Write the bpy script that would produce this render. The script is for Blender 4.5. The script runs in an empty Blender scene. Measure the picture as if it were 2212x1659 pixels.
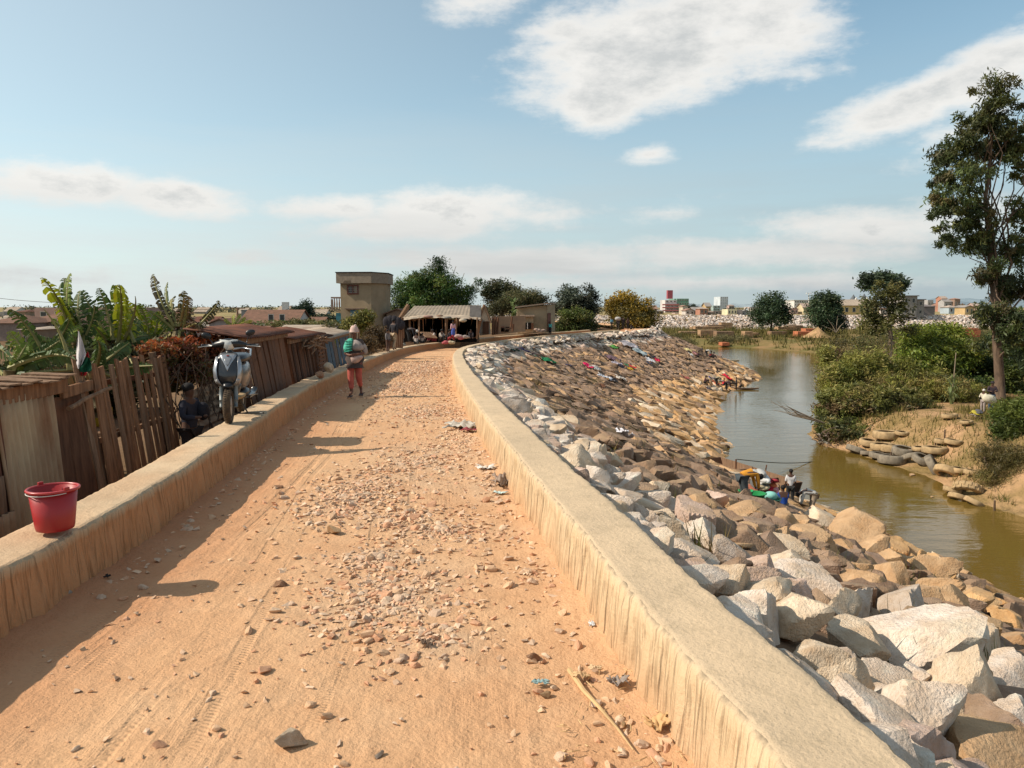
import bpy, math, random
import numpy as np
from mathutils import Vector, Matrix, Euler
rad = math.radians
random.seed(7)
RNG = np.random.default_rng(7)
scene = bpy.context.scene
C = scene.collection

# ---------------------------------------------------------------- camera
FPX, PITCH, CAMH = 769.0, math.atan(77/769), 2.0
cd = bpy.data.cameras.new('camera'); cam = bpy.data.objects.new('camera', cd); C.objects.link(cam)
cd.sensor_width = 36; cd.lens = FPX/1024*36; cd.clip_start = .05; cd.clip_end = 12000
cam.location = (0, 0, CAMH); cam.rotation_euler = (math.pi/2-PITCH, 0, 0)
scene.camera = cam
scene.view_settings.view_transform = 'Standard'; scene.view_settings.look = 'None'
scene.view_settings.exposure = 0.17; scene.view_settings.gamma = 1
scene.view_settings.use_curve_mapping = False
scene.cycles.max_bounces = 5; scene.cycles.transparent_max_bounces = 4
scene.cycles.diffuse_bounces = 3

# ---------------------------------------------------------------- sun and sky
SUN_EL, SUN_PHI = rad(39), rad(5)
sd = bpy.data.lights.new('sun', 'SUN'); so = bpy.data.objects.new('sun', sd); C.objects.link(so)
sd.energy = 5.0; sd.angle = rad(.5); sd.color = (1, .89, .74)
sdir = Vector((math.cos(SUN_EL)*math.cos(SUN_PHI), math.cos(SUN_EL)*math.sin(SUN_PHI), -math.sin(SUN_EL)))
so.rotation_euler = sdir.to_track_quat('-Z', 'Y').to_euler(); so.location = (-40, -5, 40)

def ray(vx, vy):
    """direction of the camera ray through a point of the 2212 x 1659 view of the photograph"""
    u = (vx*.462930-512)/FPX; v = (384-vy*.462930)/FPX
    return Vector((u, math.cos(PITCH)+v*math.sin(PITCH), -math.sin(PITCH)+v*math.cos(PITCH)))
def W(vx, vy, d):
    r = ray(vx, vy); return Vector((r.x*d/r.y, d, CAMH+r.z*d/r.y))
def G(vx, vy, z=0.0):
    r = ray(vx, vy); t = (z-CAMH)/r.z; return Vector((r.x*t, r.y*t, z))

world = bpy.data.worlds.new('World'); scene.world = world; world.use_nodes = True
wn, wl = world.node_tree.nodes, world.node_tree.links
wn.clear()
def wnode(t, **k):
    n = wn.new(t)
    for a, b in k.items(): setattr(n, a, b)
    return n
def wmath(op, a, b=None, c=None, clamp=False):
    n = wn.new('ShaderNodeMath'); n.operation = op; n.use_clamp = clamp
    for i, v in enumerate((a, b, c)):
        if v is None: continue
        if isinstance(v, (int, float)): n.inputs[i].default_value = v
        else: wl.new(v, n.inputs[i])
    return n.outputs[0]
wout = wnode('ShaderNodeOutputWorld'); wbg = wnode('ShaderNodeBackground')
sky = wnode('ShaderNodeTexSky'); sky.sky_type = 'NISHITA'; sky.sun_disc = False
sky.sun_elevation = SUN_EL; sky.sun_rotation = rad(-95); sky.air_density = 1.0; sky.dust_density = 1.2; sky.ozone_density = 1.5
sky.altitude = 1200
tc = wnode('ShaderNodeTexCoord')
nrm = wnode('ShaderNodeVectorMath', operation='NORMALIZE'); wl.new(tc.outputs['Generated'], nrm.inputs[0])
sep = wnode('ShaderNodeSeparateXYZ'); wl.new(nrm.outputs[0], sep.inputs[0])
AZ = wmath('ARCTAN2', sep.outputs[0], sep.outputs[1]); EL = wmath('ARCSINE', sep.outputs[2])
def wnoise(scale, sxyz, detail=5, rough=.55):
    mp = wnode('ShaderNodeMapping'); mp.inputs['Scale'].default_value = sxyz; wl.new(nrm.outputs[0], mp.inputs['Vector'])
    n = wnode('ShaderNodeTexNoise'); n.inputs['Scale'].default_value = scale; n.inputs['Detail'].default_value = detail
    n.inputs['Roughness'].default_value = rough; wl.new(mp.outputs[0], n.inputs['Vector']); return n.outputs['Fac']
n_big = wnoise(5, (1, 1, 2.6), 6, .55); n_fine = wnoise(20, (1, 1, 2.2), 8, .66); n_str = wnoise(3.2, (1, 1, 9), 6, .6)
# (view x, view y, half width, half height, slope, softness weight)
BL = [(1400, 110, 290, 125, -.15, 1.7), (1300, 225, 110, 60, 0, 1.5), (1640, 60, 210, 90, .12, 1.5), (1000, 5, 130, 35, 0, .7), (1230, 70, 100, 50, 0, .9),
      (1990, 215, 210, 52, -.32, 1.3), (2140, 150, 150, 64, -.35, 1.3), (2080, 280, 150, 40, -.4, .5), (1405, 333, 62, 24, -.1, .9),
      (130, 398, 200, 46, 0, 1.3), (385, 432, 165, 44, .05, 1.35), (700, 448, 170, 34, -.05, 1.0), (980, 458, 210, 62, 0, 1.3), (900, 495, 260, 34, 0, 1.0),
      (1440, 460, 110, 28, -.1, .65), (1180, 470, 160, 30, 0, .55), (1900, 490, 300, 50, .0, 1.1), (1600, 545, 420, 40, 0, 1.0), (1100, 565, 500, 40, 0, .9), (1500, 610, 700, 22, 0, .7), (80, 590, 300, 40, 0, .45), (560, 560, 200, 26, 0, .35)]
dens = None; pres = None
for vx, vy, hw, hh, sl, w in BL:
    r = ray(vx, vy).normalized(); a0 = math.atan2(r.x, r.y); e0 = math.asin(r.z)
    k = math.cos(e0); aw = hw*.463/FPX*.95; eh = hh*.463/FPX
    da = wmath('SUBTRACT', AZ, a0); de = wmath('SUBTRACT', EL, e0)
    de = wmath('MULTIPLY_ADD', da, sl, de)
    qa = wmath('POWER', wmath('DIVIDE', wmath('ABSOLUTE', da), aw), 2.0); qe = wmath('POWER', wmath('DIVIDE', wmath('ABSOLUTE', de), eh), 2.0)
    q = wmath('MULTIPLY', wmath('SUBTRACT', 1.15, wmath('SQRT', wmath('ADD', qa, qe))), w)
    dens = q if dens is None else wmath('MAXIMUM', dens, q)
# beyond the frame the same kind of broken cloud goes on
out1 = wmath('SUBTRACT', wmath('ABSOLUTE', AZ), .72); out2 = wmath('SUBTRACT', EL, .47)
outm = wmath('MULTIPLY', wmath('MAXIMUM', out1, out2), 8, clamp=True)
gen = wmath('MULTIPLY', wmath('SUBTRACT', n_big, .53), 6)
gen = wmath('ADD', wmath('MULTIPLY', gen, outm), wmath('MULTIPLY', wmath('SUBTRACT', 1, outm), -3))
dens = wmath('MAXIMUM', dens, gen)
d2 = wmath('ADD', dens, wmath('MULTIPLY', wmath('SUBTRACT', n_big, .5), 1.5))
d2 = wmath('ADD', d2, wmath('MULTIPLY', wmath('SUBTRACT', n_fine, .5), 1.35))
d2 = wmath('ADD', d2, wmath('MULTIPLY', wmath('SUBTRACT', n_str, .5), .9))
mr = wnode('ShaderNodeMapRange', interpolation_type='SMOOTHSTEP'); mr.inputs['From Min'].default_value = .02; mr.inputs['From Max'].default_value = .95
mr.inputs['To Max'].default_value = .93; wl.new(d2, mr.inputs['Value']); mask = mr.outputs[0]
# low veil towards the horizon
v1 = wnode('ShaderNodeMapRange', interpolation_type='SMOOTHSTEP'); v1.inputs['From Min'].default_value = .40; v1.inputs['From Max'].default_value = -.02
v1.inputs['To Max'].default_value = .92; wl.new(EL, v1.inputs['Value'])
veil = wmath('MULTIPLY', v1.outputs[0], wmath('MULTIPLY_ADD', n_str, .8, .6), clamp=True)
# thicker towards the sun's side of the sky
cosun = wmath('MULTIPLY_ADD', sep.outputs[0], -.50, .24, clamp=True)
veil = wmath('MAXIMUM', veil, wmath('MULTIPLY', cosun, .85), clamp=True)
skyg = wnode('ShaderNodeHueSaturation'); wl.new(sky.outputs[0], skyg.inputs['Color']); skyg.inputs['Saturation'].default_value = .82; skyg.inputs['Value'].default_value = 1.6
skyt = wnode('ShaderNodeMix', data_type='RGBA', blend_type='MULTIPLY'); skyt.inputs[0].default_value = 1
wl.new(skyg.outputs[0], skyt.inputs[6]); skyt.inputs[7].default_value = (.90, 1.10, 1.0, 1)
m1 = wnode('ShaderNodeMix', data_type='RGBA'); wl.new(veil, m1.inputs[0]); wl.new(skyt.outputs[2], m1.inputs[6])
vr = wnode('ShaderNodeMapRange'); wl.new(AZ, vr.inputs['Value']); vr.inputs['From Min'].default_value = -.6; vr.inputs['From Max'].default_value = .45
vc = wnode('ShaderNodeMix', data_type='RGBA'); wl.new(vr.outputs[0], vc.inputs[0]); vc.inputs[6].default_value = (7.7, 8.3, 8.3, 1); vc.inputs[7].default_value = (4.3, 5.1, 5.5, 1)
wl.new(vc.outputs[2], m1.inputs[7])
# clouds: lit tops, greyer thick undersides
cm = wnode('ShaderNodeMapRange', interpolation_type='SMOOTHSTEP'); wl.new(d2, cm.inputs['Value']); cm.inputs['From Min'].default_value = .3; cm.inputs['From Max'].default_value = 1.8
lowel = wnode('ShaderNodeMapRange'); wl.new(EL, lowel.inputs['Value']); lowel.inputs['From Min'].default_value = .17; lowel.inputs['From Max'].default_value = .05
cgrey = wmath('MAXIMUM', wmath('MULTIPLY', cm.outputs[0], wmath('MULTIPLY_ADD', n_fine, 2.4, -.55), clamp=True), wmath('MULTIPLY', lowel.outputs[0], wmath('MULTIPLY_ADD', n_str, 1.6, -.05), clamp=True), clamp=True)
cc = wnode('ShaderNodeMix', data_type='RGBA'); wl.new(cgrey, cc.inputs[0]); cc.inputs[6].default_value = (9.9, 9.6, 9.1, 1); cc.inputs[7].default_value = (6.4, 6.5, 6.4, 1)
m2 = wnode('ShaderNodeMix', data_type='RGBA'); wl.new(mask, m2.inputs[0]); wl.new(m1.outputs[2], m2.inputs[6]); wl.new(cc.outputs[2], m2.inputs[7])
wl.new(m2.outputs[2], wbg.inputs['Color']); wbg.inputs['Strength'].default_value = .088
wl.new(wbg.outputs[0], wout.inputs['Surface'])

# ---------------------------------------------------------------- helpers
def tag(o, label=None, cat=None, group=None, kind=None):
    if label: o['label'] = label
    if cat: o['category'] = cat
    if group: o['group'] = group
    if kind: o['kind'] = kind
    return o
def empty(name, loc, label=None, cat=None, group=None, rz=0):
    o = bpy.data.objects.new(name, None); C.objects.link(o); o.location = loc; o.rotation_euler = (0, 0, rz)
    o.empty_display_size = .2
    return tag(o, label, cat, group)
def fmesh(name, V, F, smooth=False, tint=None, uv=None):
    V = np.asarray(V, dtype=np.float32).reshape(-1, 3); F = np.asarray(F, dtype=np.int32)
    n, k = F.shape
    me = bpy.data.meshes.new(name)
    me.vertices.add(len(V)); me.vertices.foreach_set('co', V.ravel())
    me.loops.add(n*k); me.loops.foreach_set('vertex_index', F.ravel())
    me.polygons.add(n); me.polygons.foreach_set('loop_start', np.arange(0, n*k, k, dtype=np.int32))
    if smooth: me.polygons.foreach_set('use_smooth', np.ones(n, dtype=bool))
    else: me.polygons.foreach_set('use_smooth', np.zeros(n, dtype=bool))
    me.update(calc_edges=True)
    if tint is not None:
        t = np.ones((len(V), 4), dtype=np.float32); t[:, :3] = tint
        a = me.color_attributes.new('tint', 'FLOAT_COLOR', 'POINT'); a.data.foreach_set('color', t.ravel())
    if uv is not None:
        u = me.uv_layers.new(name='UVMap'); u.data.foreach_set('uv', np.asarray(uv, dtype=np.float32)[F.ravel()].ravel())
    return me
def link(name, me, mat, parent=None, loc=(0, 0, 0), rot=None, scale=None):
    o = bpy.data.objects.new(name, me); C.objects.link(o)
    if mat is not None and not me.materials: me.materials.append(mat)
    o.location = loc
    if rot is not None: o.rotation_euler = rot
    if scale is not None: o.scale = scale
    if parent is not None: o.parent = parent
    return o
class MB:
    """collects simple shapes in one mesh; build() makes ONE object"""
    def __init__(s): s.v = []; s.f = []
    def add(s, v, f):
        b = len(s.v); s.v += [tuple(p) for p in v]; s.f += [tuple(i+b for i in q) for q in f]; return s
    def box(s, c, d, rz=0, rx=0, ry=0, taper=1.0):
        R = Euler((rx, ry, rz)).to_matrix(); c = Vector(c); vs = []
        for z in (-.5, .5):
            t = taper if z > 0 else 1
            for x, y in ((-.5, -.5), (.5, -.5), (.5, .5), (-.5, .5)): vs.append(c+R@Vector((x*d[0]*t, y*d[1]*t, z*d[2])))
        return s.add(vs, [(3, 2, 1, 0), (4, 5, 6, 7), (0, 1, 5, 4), (1, 2, 6, 5), (2, 3, 7, 6), (3, 0, 4, 7)])
    def tube(s, pts, r, n=8, cap=True):
        pts = [Vector(p) for p in pts]; rr = r if isinstance(r, (list, tuple)) else [r]*len(pts); vs = []; fs = []
        for i, p in enumerate(pts):
            t = (pts[min(i+1, len(pts)-1)]-pts[max(i-1, 0)])
            if t.length < 1e-6: t = Vector((0, 0, 1))
            t.normalize(); a = t.cross(Vector((0, 0, 1)));
            if a.length < .05: a = t.cross(Vector((1, 0, 0)))
            a.normalize(); b = t.cross(a)
            for j in range(n):
                q = 2*math.pi*j/n; vs.append(p+(a*math.cos(q)+b*math.sin(q))*rr[i])
        for i in range(len(pts)-1):
            for j in range(n):
                k = (j+1) % n; fs.append((i*n+j, i*n+k, (i+1)*n+k, (i+1)*n+j))
        if cap: fs.append(tuple(range(n))); fs.append(tuple(reversed(range((len(pts)-1)*n, len(pts)*n))))
        return s.add(vs, fs)
    def lathe(s, prof, c=(0, 0, 0), n=24, M=None, close=False):
        vs = []; fs = []; c = Vector(c)
        for r, z in prof:
            for j in range(n):
                q = 2*math.pi*j/n; p = Vector((r*math.cos(q), r*math.sin(q), z))
                vs.append(c+(M@p if M else p))
        m = len(prof)
        for i in range(m if close else m-1):
            i2 = (i+1) % m
            for j in range(n):
                k = (j+1) % n; fs.append((i*n+j, i*n+k, i2*n+k, i2*n+j))
        return s.add(vs, fs)
    def quad(s, a, b, c, d): return s.add([a, b, c, d], [(0, 1, 2, 3)])
    def prism(s, poly, axis_vec):
        """extrude a planar polygon (list of points) by a vector"""
        n = len(poly); av = Vector(axis_vec); P = [Vector(p) for p in poly]; Q = [p+av for p in P]
        fs = [tuple(reversed(range(n))), tuple(range(n, 2*n))]
        for i in range(n): j = (i+1) % n; fs.append((i, j, n+j, n+i))
        return s.add(P+Q, fs)
    def ball(s, c, r, n=10, m=7, M=None):
        prof = [(max(1e-4, math.sin(math.pi*i/(m-1)))*1.0, -math.cos(math.pi*i/(m-1))) for i in range(m)]
        rr = r if isinstance(r, (tuple, list)) else (r, r, r)
        S = Matrix.Diagonal(rr).to_3x3()
        return s.lathe(prof, c, n, (M@S if M else S))
    def build(s, name, mat, parent=None, smooth=False, loc=None, rz=0, bevel=0, solid=0, sub=0):
        """vertices are in world space, or local to `parent` when the parent is a local root"""
        me = bpy.data.meshes.new(name); vs = s.v
        if parent is not None and not parent.get('_local'):
            L = Vector((0, 0, 0)); p = parent
            while p is not None: L += p.location; p = p.parent
            vs = [(a[0]-L.x, a[1]-L.y, a[2]-L.z) for a in vs]
        if parent is None and loc is None and vs:
            a = np.array(vs); c = a.mean(0); c[2] = a[:, 2].min(); vs = (a-c).tolist(); loc = tuple(c)
        me.from_pydata(vs, [], s.f); me.update()
        if smooth: me.polygons.foreach_set('use_smooth', [True]*len(me.polygons))
        if mat is not None: me.materials.append(mat)
        o = bpy.data.objects.new(name, me); C.objects.link(o)
        if loc is not None: o.location = loc; o.rotation_euler = (0, 0, rz)
        if parent is not None:
            o.parent = parent
            if parent.get('_local'): o['_local'] = 1
        if solid: m = o.modifiers.new('solid', 'SOLIDIFY'); m.thickness = solid
        if bevel: m = o.modifiers.new('bevel', 'BEVEL'); m.width = bevel; m.segments = 2; m.limit_method = 'ANGLE'
        if sub: m = o.modifiers.new('sub', 'SUBSURF'); m.levels = sub; m.render_levels = sub
        return o
def local_root(name, loc, label, cat, group=None, rz=0):
    o = empty(name, loc, label, cat, group, rz); o['_local'] = 1; return o
def copy_tree(o, parent=None):
    c = o.copy(); C.objects.link(c)
    if parent is not None: c.parent = parent
    for ch in list(o.children): copy_tree(ch, c)
    return c

# numpy value noise
_P = np.random.default_rng(3).random(65536).astype(np.float64)
def vn(x, y):
    xi = np.floor(x).astype(np.int64); yi = np.floor(y).astype(np.int64); fx = x-xi; fy = y-yi
    fx = fx*fx*(3-2*fx); fy = fy*fy*(3-2*fy)
    def h(a, b): return _P[((a*73856093) ^ (b*19349663)) & 65535]
    return (h(xi, yi)*(1-fx)+h(xi+1, yi)*fx)*(1-fy)+(h(xi, yi+1)*(1-fx)+h(xi+1, yi+1)*fx)*fy
def fbm(x, y, o=4, g=.5):
    x = np.asarray(x, float); y = np.asarray(y, float); s = 0; a = 1; t = 0
    for i in range(o): s = s+a*vn(x*2**i+i*17.3, y*2**i+i*9.1); t += a; a *= g
    return s/t-.5

# ---------------------------------------------------------------- materials
def mat(name, col, rough=.9, col2=None, scale=4.0, bump=.3, bscale=25.0, bdist=.01, spec=.3, metal=0, tint=False, stretch=(1, 1, 1), vary=.25, coord='Object', fac=(.35, .65), trans=0, coat=0):
    m = bpy.data.materials.new(name); m.use_nodes = True; nt = m.node_tree; N, L = nt.nodes, nt.links
    b = N['Principled BSDF']; b.inputs['Roughness'].default_value = rough; b.inputs['Specular IOR Level'].default_value = spec; b.inputs['Metallic'].default_value = metal
    if coat: b.inputs['Coat Weight'].default_value = coat; b.inputs['Coat Roughness'].default_value = .12
    t = N.new('ShaderNodeTexCoord'); mp = N.new('ShaderNodeMapping'); mp.inputs['Scale'].default_value = stretch
    L.new(t.outputs[coord], mp.inputs['Vector'])
    n = N.new('ShaderNodeTexNoise'); n.inputs['Scale'].default_value = scale; n.inputs['Detail'].default_value = 7; n.inputs['Roughness'].default_value = .62; L.new(mp.outputs[0], n.inputs['Vector'])
    r = N.new('ShaderNodeMapRange'); r.inputs['From Min'].default_value = fac[0]; r.inputs['From Max'].default_value = fac[1]; L.new(n.outputs['Fac'], r.inputs['Value'])
    mx = N.new('ShaderNodeMix'); mx.data_type = 'RGBA'; L.new(r.outputs[0], mx.inputs[0])
    c1 = tuple(col)+(1,)
    if col2 is None: col2 = tuple(c*(1-vary) for c in col)
    mx.inputs[6].default_value = c1; mx.inputs[7].default_value = tuple(col2)+(1,)
    outc = mx.outputs[2]
    if tint:
        a = N.new('ShaderNodeAttribute'); a.attribute_name = 'tint'; m3 = N.new('ShaderNodeMix'); m3.data_type = 'RGBA'; m3.blend_type = 'MULTIPLY'; m3.inputs[0].default_value = 1
        L.new(outc, m3.inputs[6]); L.new(a.outputs['Color'], m3.inputs[7]); outc = m3.outputs[2]
    L.new(outc, b.inputs['Base Color'])
    if bump:
        n2 = N.new('ShaderNodeTexNoise'); n2.inputs['Scale'].default_value = bscale; n2.inputs['Detail'].default_value = 8; n2.inputs['Roughness'].default_value = .6; L.new(mp.outputs[0], n2.inputs['Vector'])
        bp = N.new('ShaderNodeBump'); bp.inputs['Strength'].default_value = bump; bp.inputs['Distance'].default_value = bdist; L.new(n2.outputs['Fac'], bp.inputs['Height']); L.new(bp.outputs[0], b.inputs['Normal'])
    if trans:
        tr = N.new('ShaderNodeBsdfTranslucent'); L.new(outc, tr.inputs['Color']); ms = N.new('ShaderNodeMixShader'); ms.inputs[0].default_value = trans
        L.new(b.outputs[0], ms.inputs[1]); L.new(tr.outputs[0], ms.inputs[2]); L.new(ms.outputs[0], N['Material Output'].inputs['Surface'])
    return m
M = {}
M['leaf'] = mat('leaf', (1, 1, 1), .55, tint=True, bump=0, spec=.35, trans=.3, scale=1.5, vary=.35)
M['leaf_matte'] = mat('leaf_matte', (1, 1, 1), .8, tint=True, bump=0, spec=.15, trans=.25, scale=.8, vary=.4)
M['stone'] = mat('stone', (1, 1, 1), .93, (.80, .71, .62), tint=True, scale=2.2, bump=.8, bscale=16, bdist=.045, spec=.2)
M['stone_far'] = mat('stone_far', (1, 1, 1), .93, (.74, .66, .58), tint=True, scale=1.1, bump=.7, bscale=9, bdist=.06, spec=.15)
M['pebble'] = mat('pebble', (1, 1, 1), .95, (.80, .72, .65), tint=True, scale=9, bump=.4, bscale=60, bdist=.006, spec=.1)
M['wood'] = mat('weathered_wood', (.17, .08, .045), .88, (.085, .04, .024), scale=3, stretch=(6, 6, .6), bump=.6, bscale=20, bdist=.006, spec=.15)
M['wood_pale'] = mat('pale_wood', (.28, .17, .105), .88, (.15, .09, .055), scale=3, stretch=(6, 6, .6), bump=.5, bscale=20, bdist=.006, spec=.15)
M['wood_dark'] = mat('dark_wood', (.085, .045, .03), .9, (.045, .026, .018), scale=3, stretch=(6, 6, .6), bump=.5, bscale=20, spec=.1)
M['bark'] = mat('bark', (.17, .115, .08), .92, (.085, .06, .045), scale=3, stretch=(2, 2, .5), bump=.8, bscale=9, bdist=.03, spec=.1)
M['bark_pale'] = mat('pale_bark', (.33, .26, .19), .9, (.20, .15, .10), scale=3, stretch=(2, 2, .5), bump=.5, bscale=9, spec=.1)
M['rust'] = mat('rusty_sheet', (.17, .065, .035), .85, (.08, .035, .025), scale=2.2, stretch=(1, 1, .45), bump=.4, bscale=16, spec=.25)
M['tin'] = mat('dull_sheet', (.47, .345, .215), .8, (.25, .125, .065), scale=1.6, stretch=(1.4, 1.4, .35), bump=.35, bscale=14, spec=.3, fac=(.42, .68))
M['tin_roof'] = mat('old_roof_sheet', (.42, .35, .27), .75, (.25, .17, .12), scale=1.1, bump=.3, bscale=10, spec=.3)
M['plaster'] = mat('brown_plaster', (.34, .26, .17), .95, (.25, .19, .12), scale=.7, bump=.4, bscale=9, spec=.1)
M['clay'] = mat('clay_wall', (.38, .24, .15), .95, (.27, .17, .11), scale=1.0, bump=.5, bscale=8, spec=.1)
M['dark'] = mat('dark_opening', (.02, .016, .014), .95, bump=0, spec=.05)
M['tile'] = mat('old_roof_tile', (.22, .12, .085), .9, (.14, .085, .06), scale=1.5, bump=.5, bscale=7, spec=.1)
M['white'] = mat('white_cloth', (.66, .64, .60), .9, bump=.3, bscale=18, spec=.1)
M['rope'] = mat('rope', (.12, .10, .07), .9, bump=0)
for k_, amt in (('stone', .5), ('stone_far', .22)):
    nt = M[k_].node_tree; bs = nt.nodes['Principled BSDF']; src = bs.inputs['Base Color'].links[0].from_socket
    ge = nt.nodes.new('ShaderNodeNewGeometry'); sx_ = nt.nodes.new('ShaderNodeSeparateXYZ'); nt.links.new(ge.outputs['True Normal'], sx_.inputs[0])
    no = nt.nodes.new('ShaderNodeTexNoise'); no.inputs['Scale'].default_value = 1.7; no.inputs['Detail'].default_value = 6; nt.links.new(ge.outputs['Position'], no.inputs['Vector'])
    r1 = nt.nodes.new('ShaderNodeMapRange'); r1.inputs['From Min'].default_value = .35; r1.inputs['From Max'].default_value = .95; nt.links.new(sx_.outputs[2], r1.inputs['Value'])
    r2_ = nt.nodes.new('ShaderNodeMapRange'); r2_.inputs['From Min'].default_value = .42; r2_.inputs['From Max'].default_value = .62; r2_.inputs['To Max'].default_value = amt; nt.links.new(no.outputs['Fac'], r2_.inputs['Value'])
    mu_ = nt.nodes.new('ShaderNodeMath'); mu_.operation = 'MULTIPLY'; nt.links.new(r1.outputs[0], mu_.inputs[0]); nt.links.new(r2_.outputs[0], mu_.inputs[1])
    mi_ = nt.nodes.new('ShaderNodeMix'); mi_.data_type = 'RGBA'; nt.links.new(mu_.outputs[0], mi_.inputs[0]); nt.links.new(src, mi_.inputs[6]); mi_.inputs[7].default_value = (.50, .34, .20, 1)
    no2 = nt.nodes.new('ShaderNodeTexNoise'); no2.inputs['Scale'].default_value = 5.5; no2.inputs['Detail'].default_value = 7; nt.links.new(ge.outputs['Position'], no2.inputs['Vector'])
    r3_ = nt.nodes.new('ShaderNodeMapRange'); r3_.inputs['From Min'].default_value = .55; r3_.inputs['From Max'].default_value = .72; r3_.inputs['To Max'].default_value = .35; nt.links.new(no2.outputs['Fac'], r3_.inputs['Value'])
    m4_ = nt.nodes.new('ShaderNodeMix'); m4_.data_type = 'RGBA'; nt.links.new(r3_.outputs[0], m4_.inputs[0]); nt.links.new(mi_.outputs[2], m4_.inputs[6]); m4_.inputs[7].default_value = (.30, .19, .12, 1)
    nt.links.new(m4_.outputs[2], bs.inputs['Base Color'])
def flat(name, col, rough=.85, vary=.3, **k):
    if name not in M: M[name] = mat(name, col, rough, vary=vary, **k)
    return M[name]
# ---------------------------------------------------------------- the lie of the land
def poly_eval(pts, ts):
    pts = np.array(pts, float); seg = np.hypot(*np.diff(pts, axis=0).T); cum = np.r_[0, np.cumsum(seg)]
    return np.c_[np.interp(ts, cum, pts[:, 0]), np.interp(ts, cum, pts[:, 1])], cum[-1]
def smooth_poly(pts, it=3):
    p = np.array(pts, float)
    for _ in range(it):
        q = np.empty((2*len(p)-2, 2)); q[0::2] = p[:-1]*.75+p[1:]*.25; q[1::2] = p[:-1]*.25+p[1:]*.75
        p = np.vstack([p[:1], q, p[-1:]])
    return p
RO = smooth_poly([(2.6, -4), (1.9, 0), (1.37, 2.5), (.66, 7), (.18, 10.3), (-.51, 15.8), (-1.09, 21.3), (-1.77, 28.9), (-2.4, 37), (-2.75, 44), (-2.6, 50), (-1.7, 57), (.3, 65), (3.5, 73.5), (8.5, 83), (13.5, 90), (17, 96), (19, 104), (20, 114), (19, 130), (15, 150), (5, 180)], 3)
LO = smooth_poly([(-3.1, -4), (-3.3, -1), (-3.45, 3), (-3.55, 6.5), (-3.83, 9), (-4.05, 10.8), (-4.5, 14), (-4.9, 17.5), (-5.2, 21.3), (-5.65, 26), (-6.3, 33), (-7.0, 41.5), (-7.0, 48.4), (-6.4, 54), (-5.0, 61), (-2.7, 68), (.8, 76), (5.5, 84.5), (9, 90), (13, 97), (15, 104), (15.8, 114), (15, 128), (11, 147), (1, 176)], 3)
_zk = [(-9, 0), (9, 0), (18, -.13), (28, -.4), (41, -.8), (60, -1.1), (80, -1.15), (98, -1.0), (400, -1.0)]
def zr(y): return np.interp(y, [a for a, b in _zk], [b for a, b in _zk])
def sdist(x, y, poly):
    """signed distance to an open polyline, positive to its right; and y of the foot point"""
    x = np.asarray(x, float).ravel(); y = np.asarray(y, float).ravel()
    best = np.full(x.shape, 1e9); sg = np.ones(x.shape); fy = np.zeros(x.shape)
    for (ax, ay), (bx, by) in zip(poly[:-1], poly[1:]):
        dx, dy = bx-ax, by-ay; l2 = dx*dx+dy*dy
        if l2 < 1e-9: continue
        t = np.clip(((x-ax)*dx+(y-ay)*dy)/l2, 0, 1); qx = x-ax-t*dx; qy = y-ay-t*dy; d = np.hypot(qx, qy)
        m = d < best; best[m] = d[m]; sg[m] = np.sign(dy*qx[m]-dx*qy[m]+1e-12); fy[m] = (ay+t*dy)[m]
    return best*sg, fy
RIVER = np.array([(26, -30), (24.5, 5), (23, 20), (21.8, 28), (20.5, 32), (20, 34), (20.3, 35.5), (21, 39), (20.4, 42), (20, 45.4), (18.9, 47), (20, 52), (23.7, 60), (27.5, 69), (36.6, 91), (49.5, 122.7), (57, 141), (50, 163), (38.5, 171), (31, 176), (27, 168), (28, 145), (29.5, 128), (28.5, 115), (26, 100), (20, 88), (15, 75), (11, 60), (9, 40), (9, 20), (9, -30)])
def in_poly(x, y, P):
    r = np.zeros(x.shape, bool); n = len(P)
    for i in range(n):
        x1, y1 = P[i]; x2, y2 = P[(i+1) % n]
        c = ((y1 > y) != (y2 > y)) & (x < (x2-x1)*(y-y1)/(y2-y1+1e-12)+x1); r ^= c
    return r
WATER_Z = -6.6
def sm(a, b, x): t = np.clip((x-a)/(b-a), 0, 1); return t*t*(3-2*t)
ROs = RO[::3]; RIVc = np.vstack([RIVER, RIVER[:1]])
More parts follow.
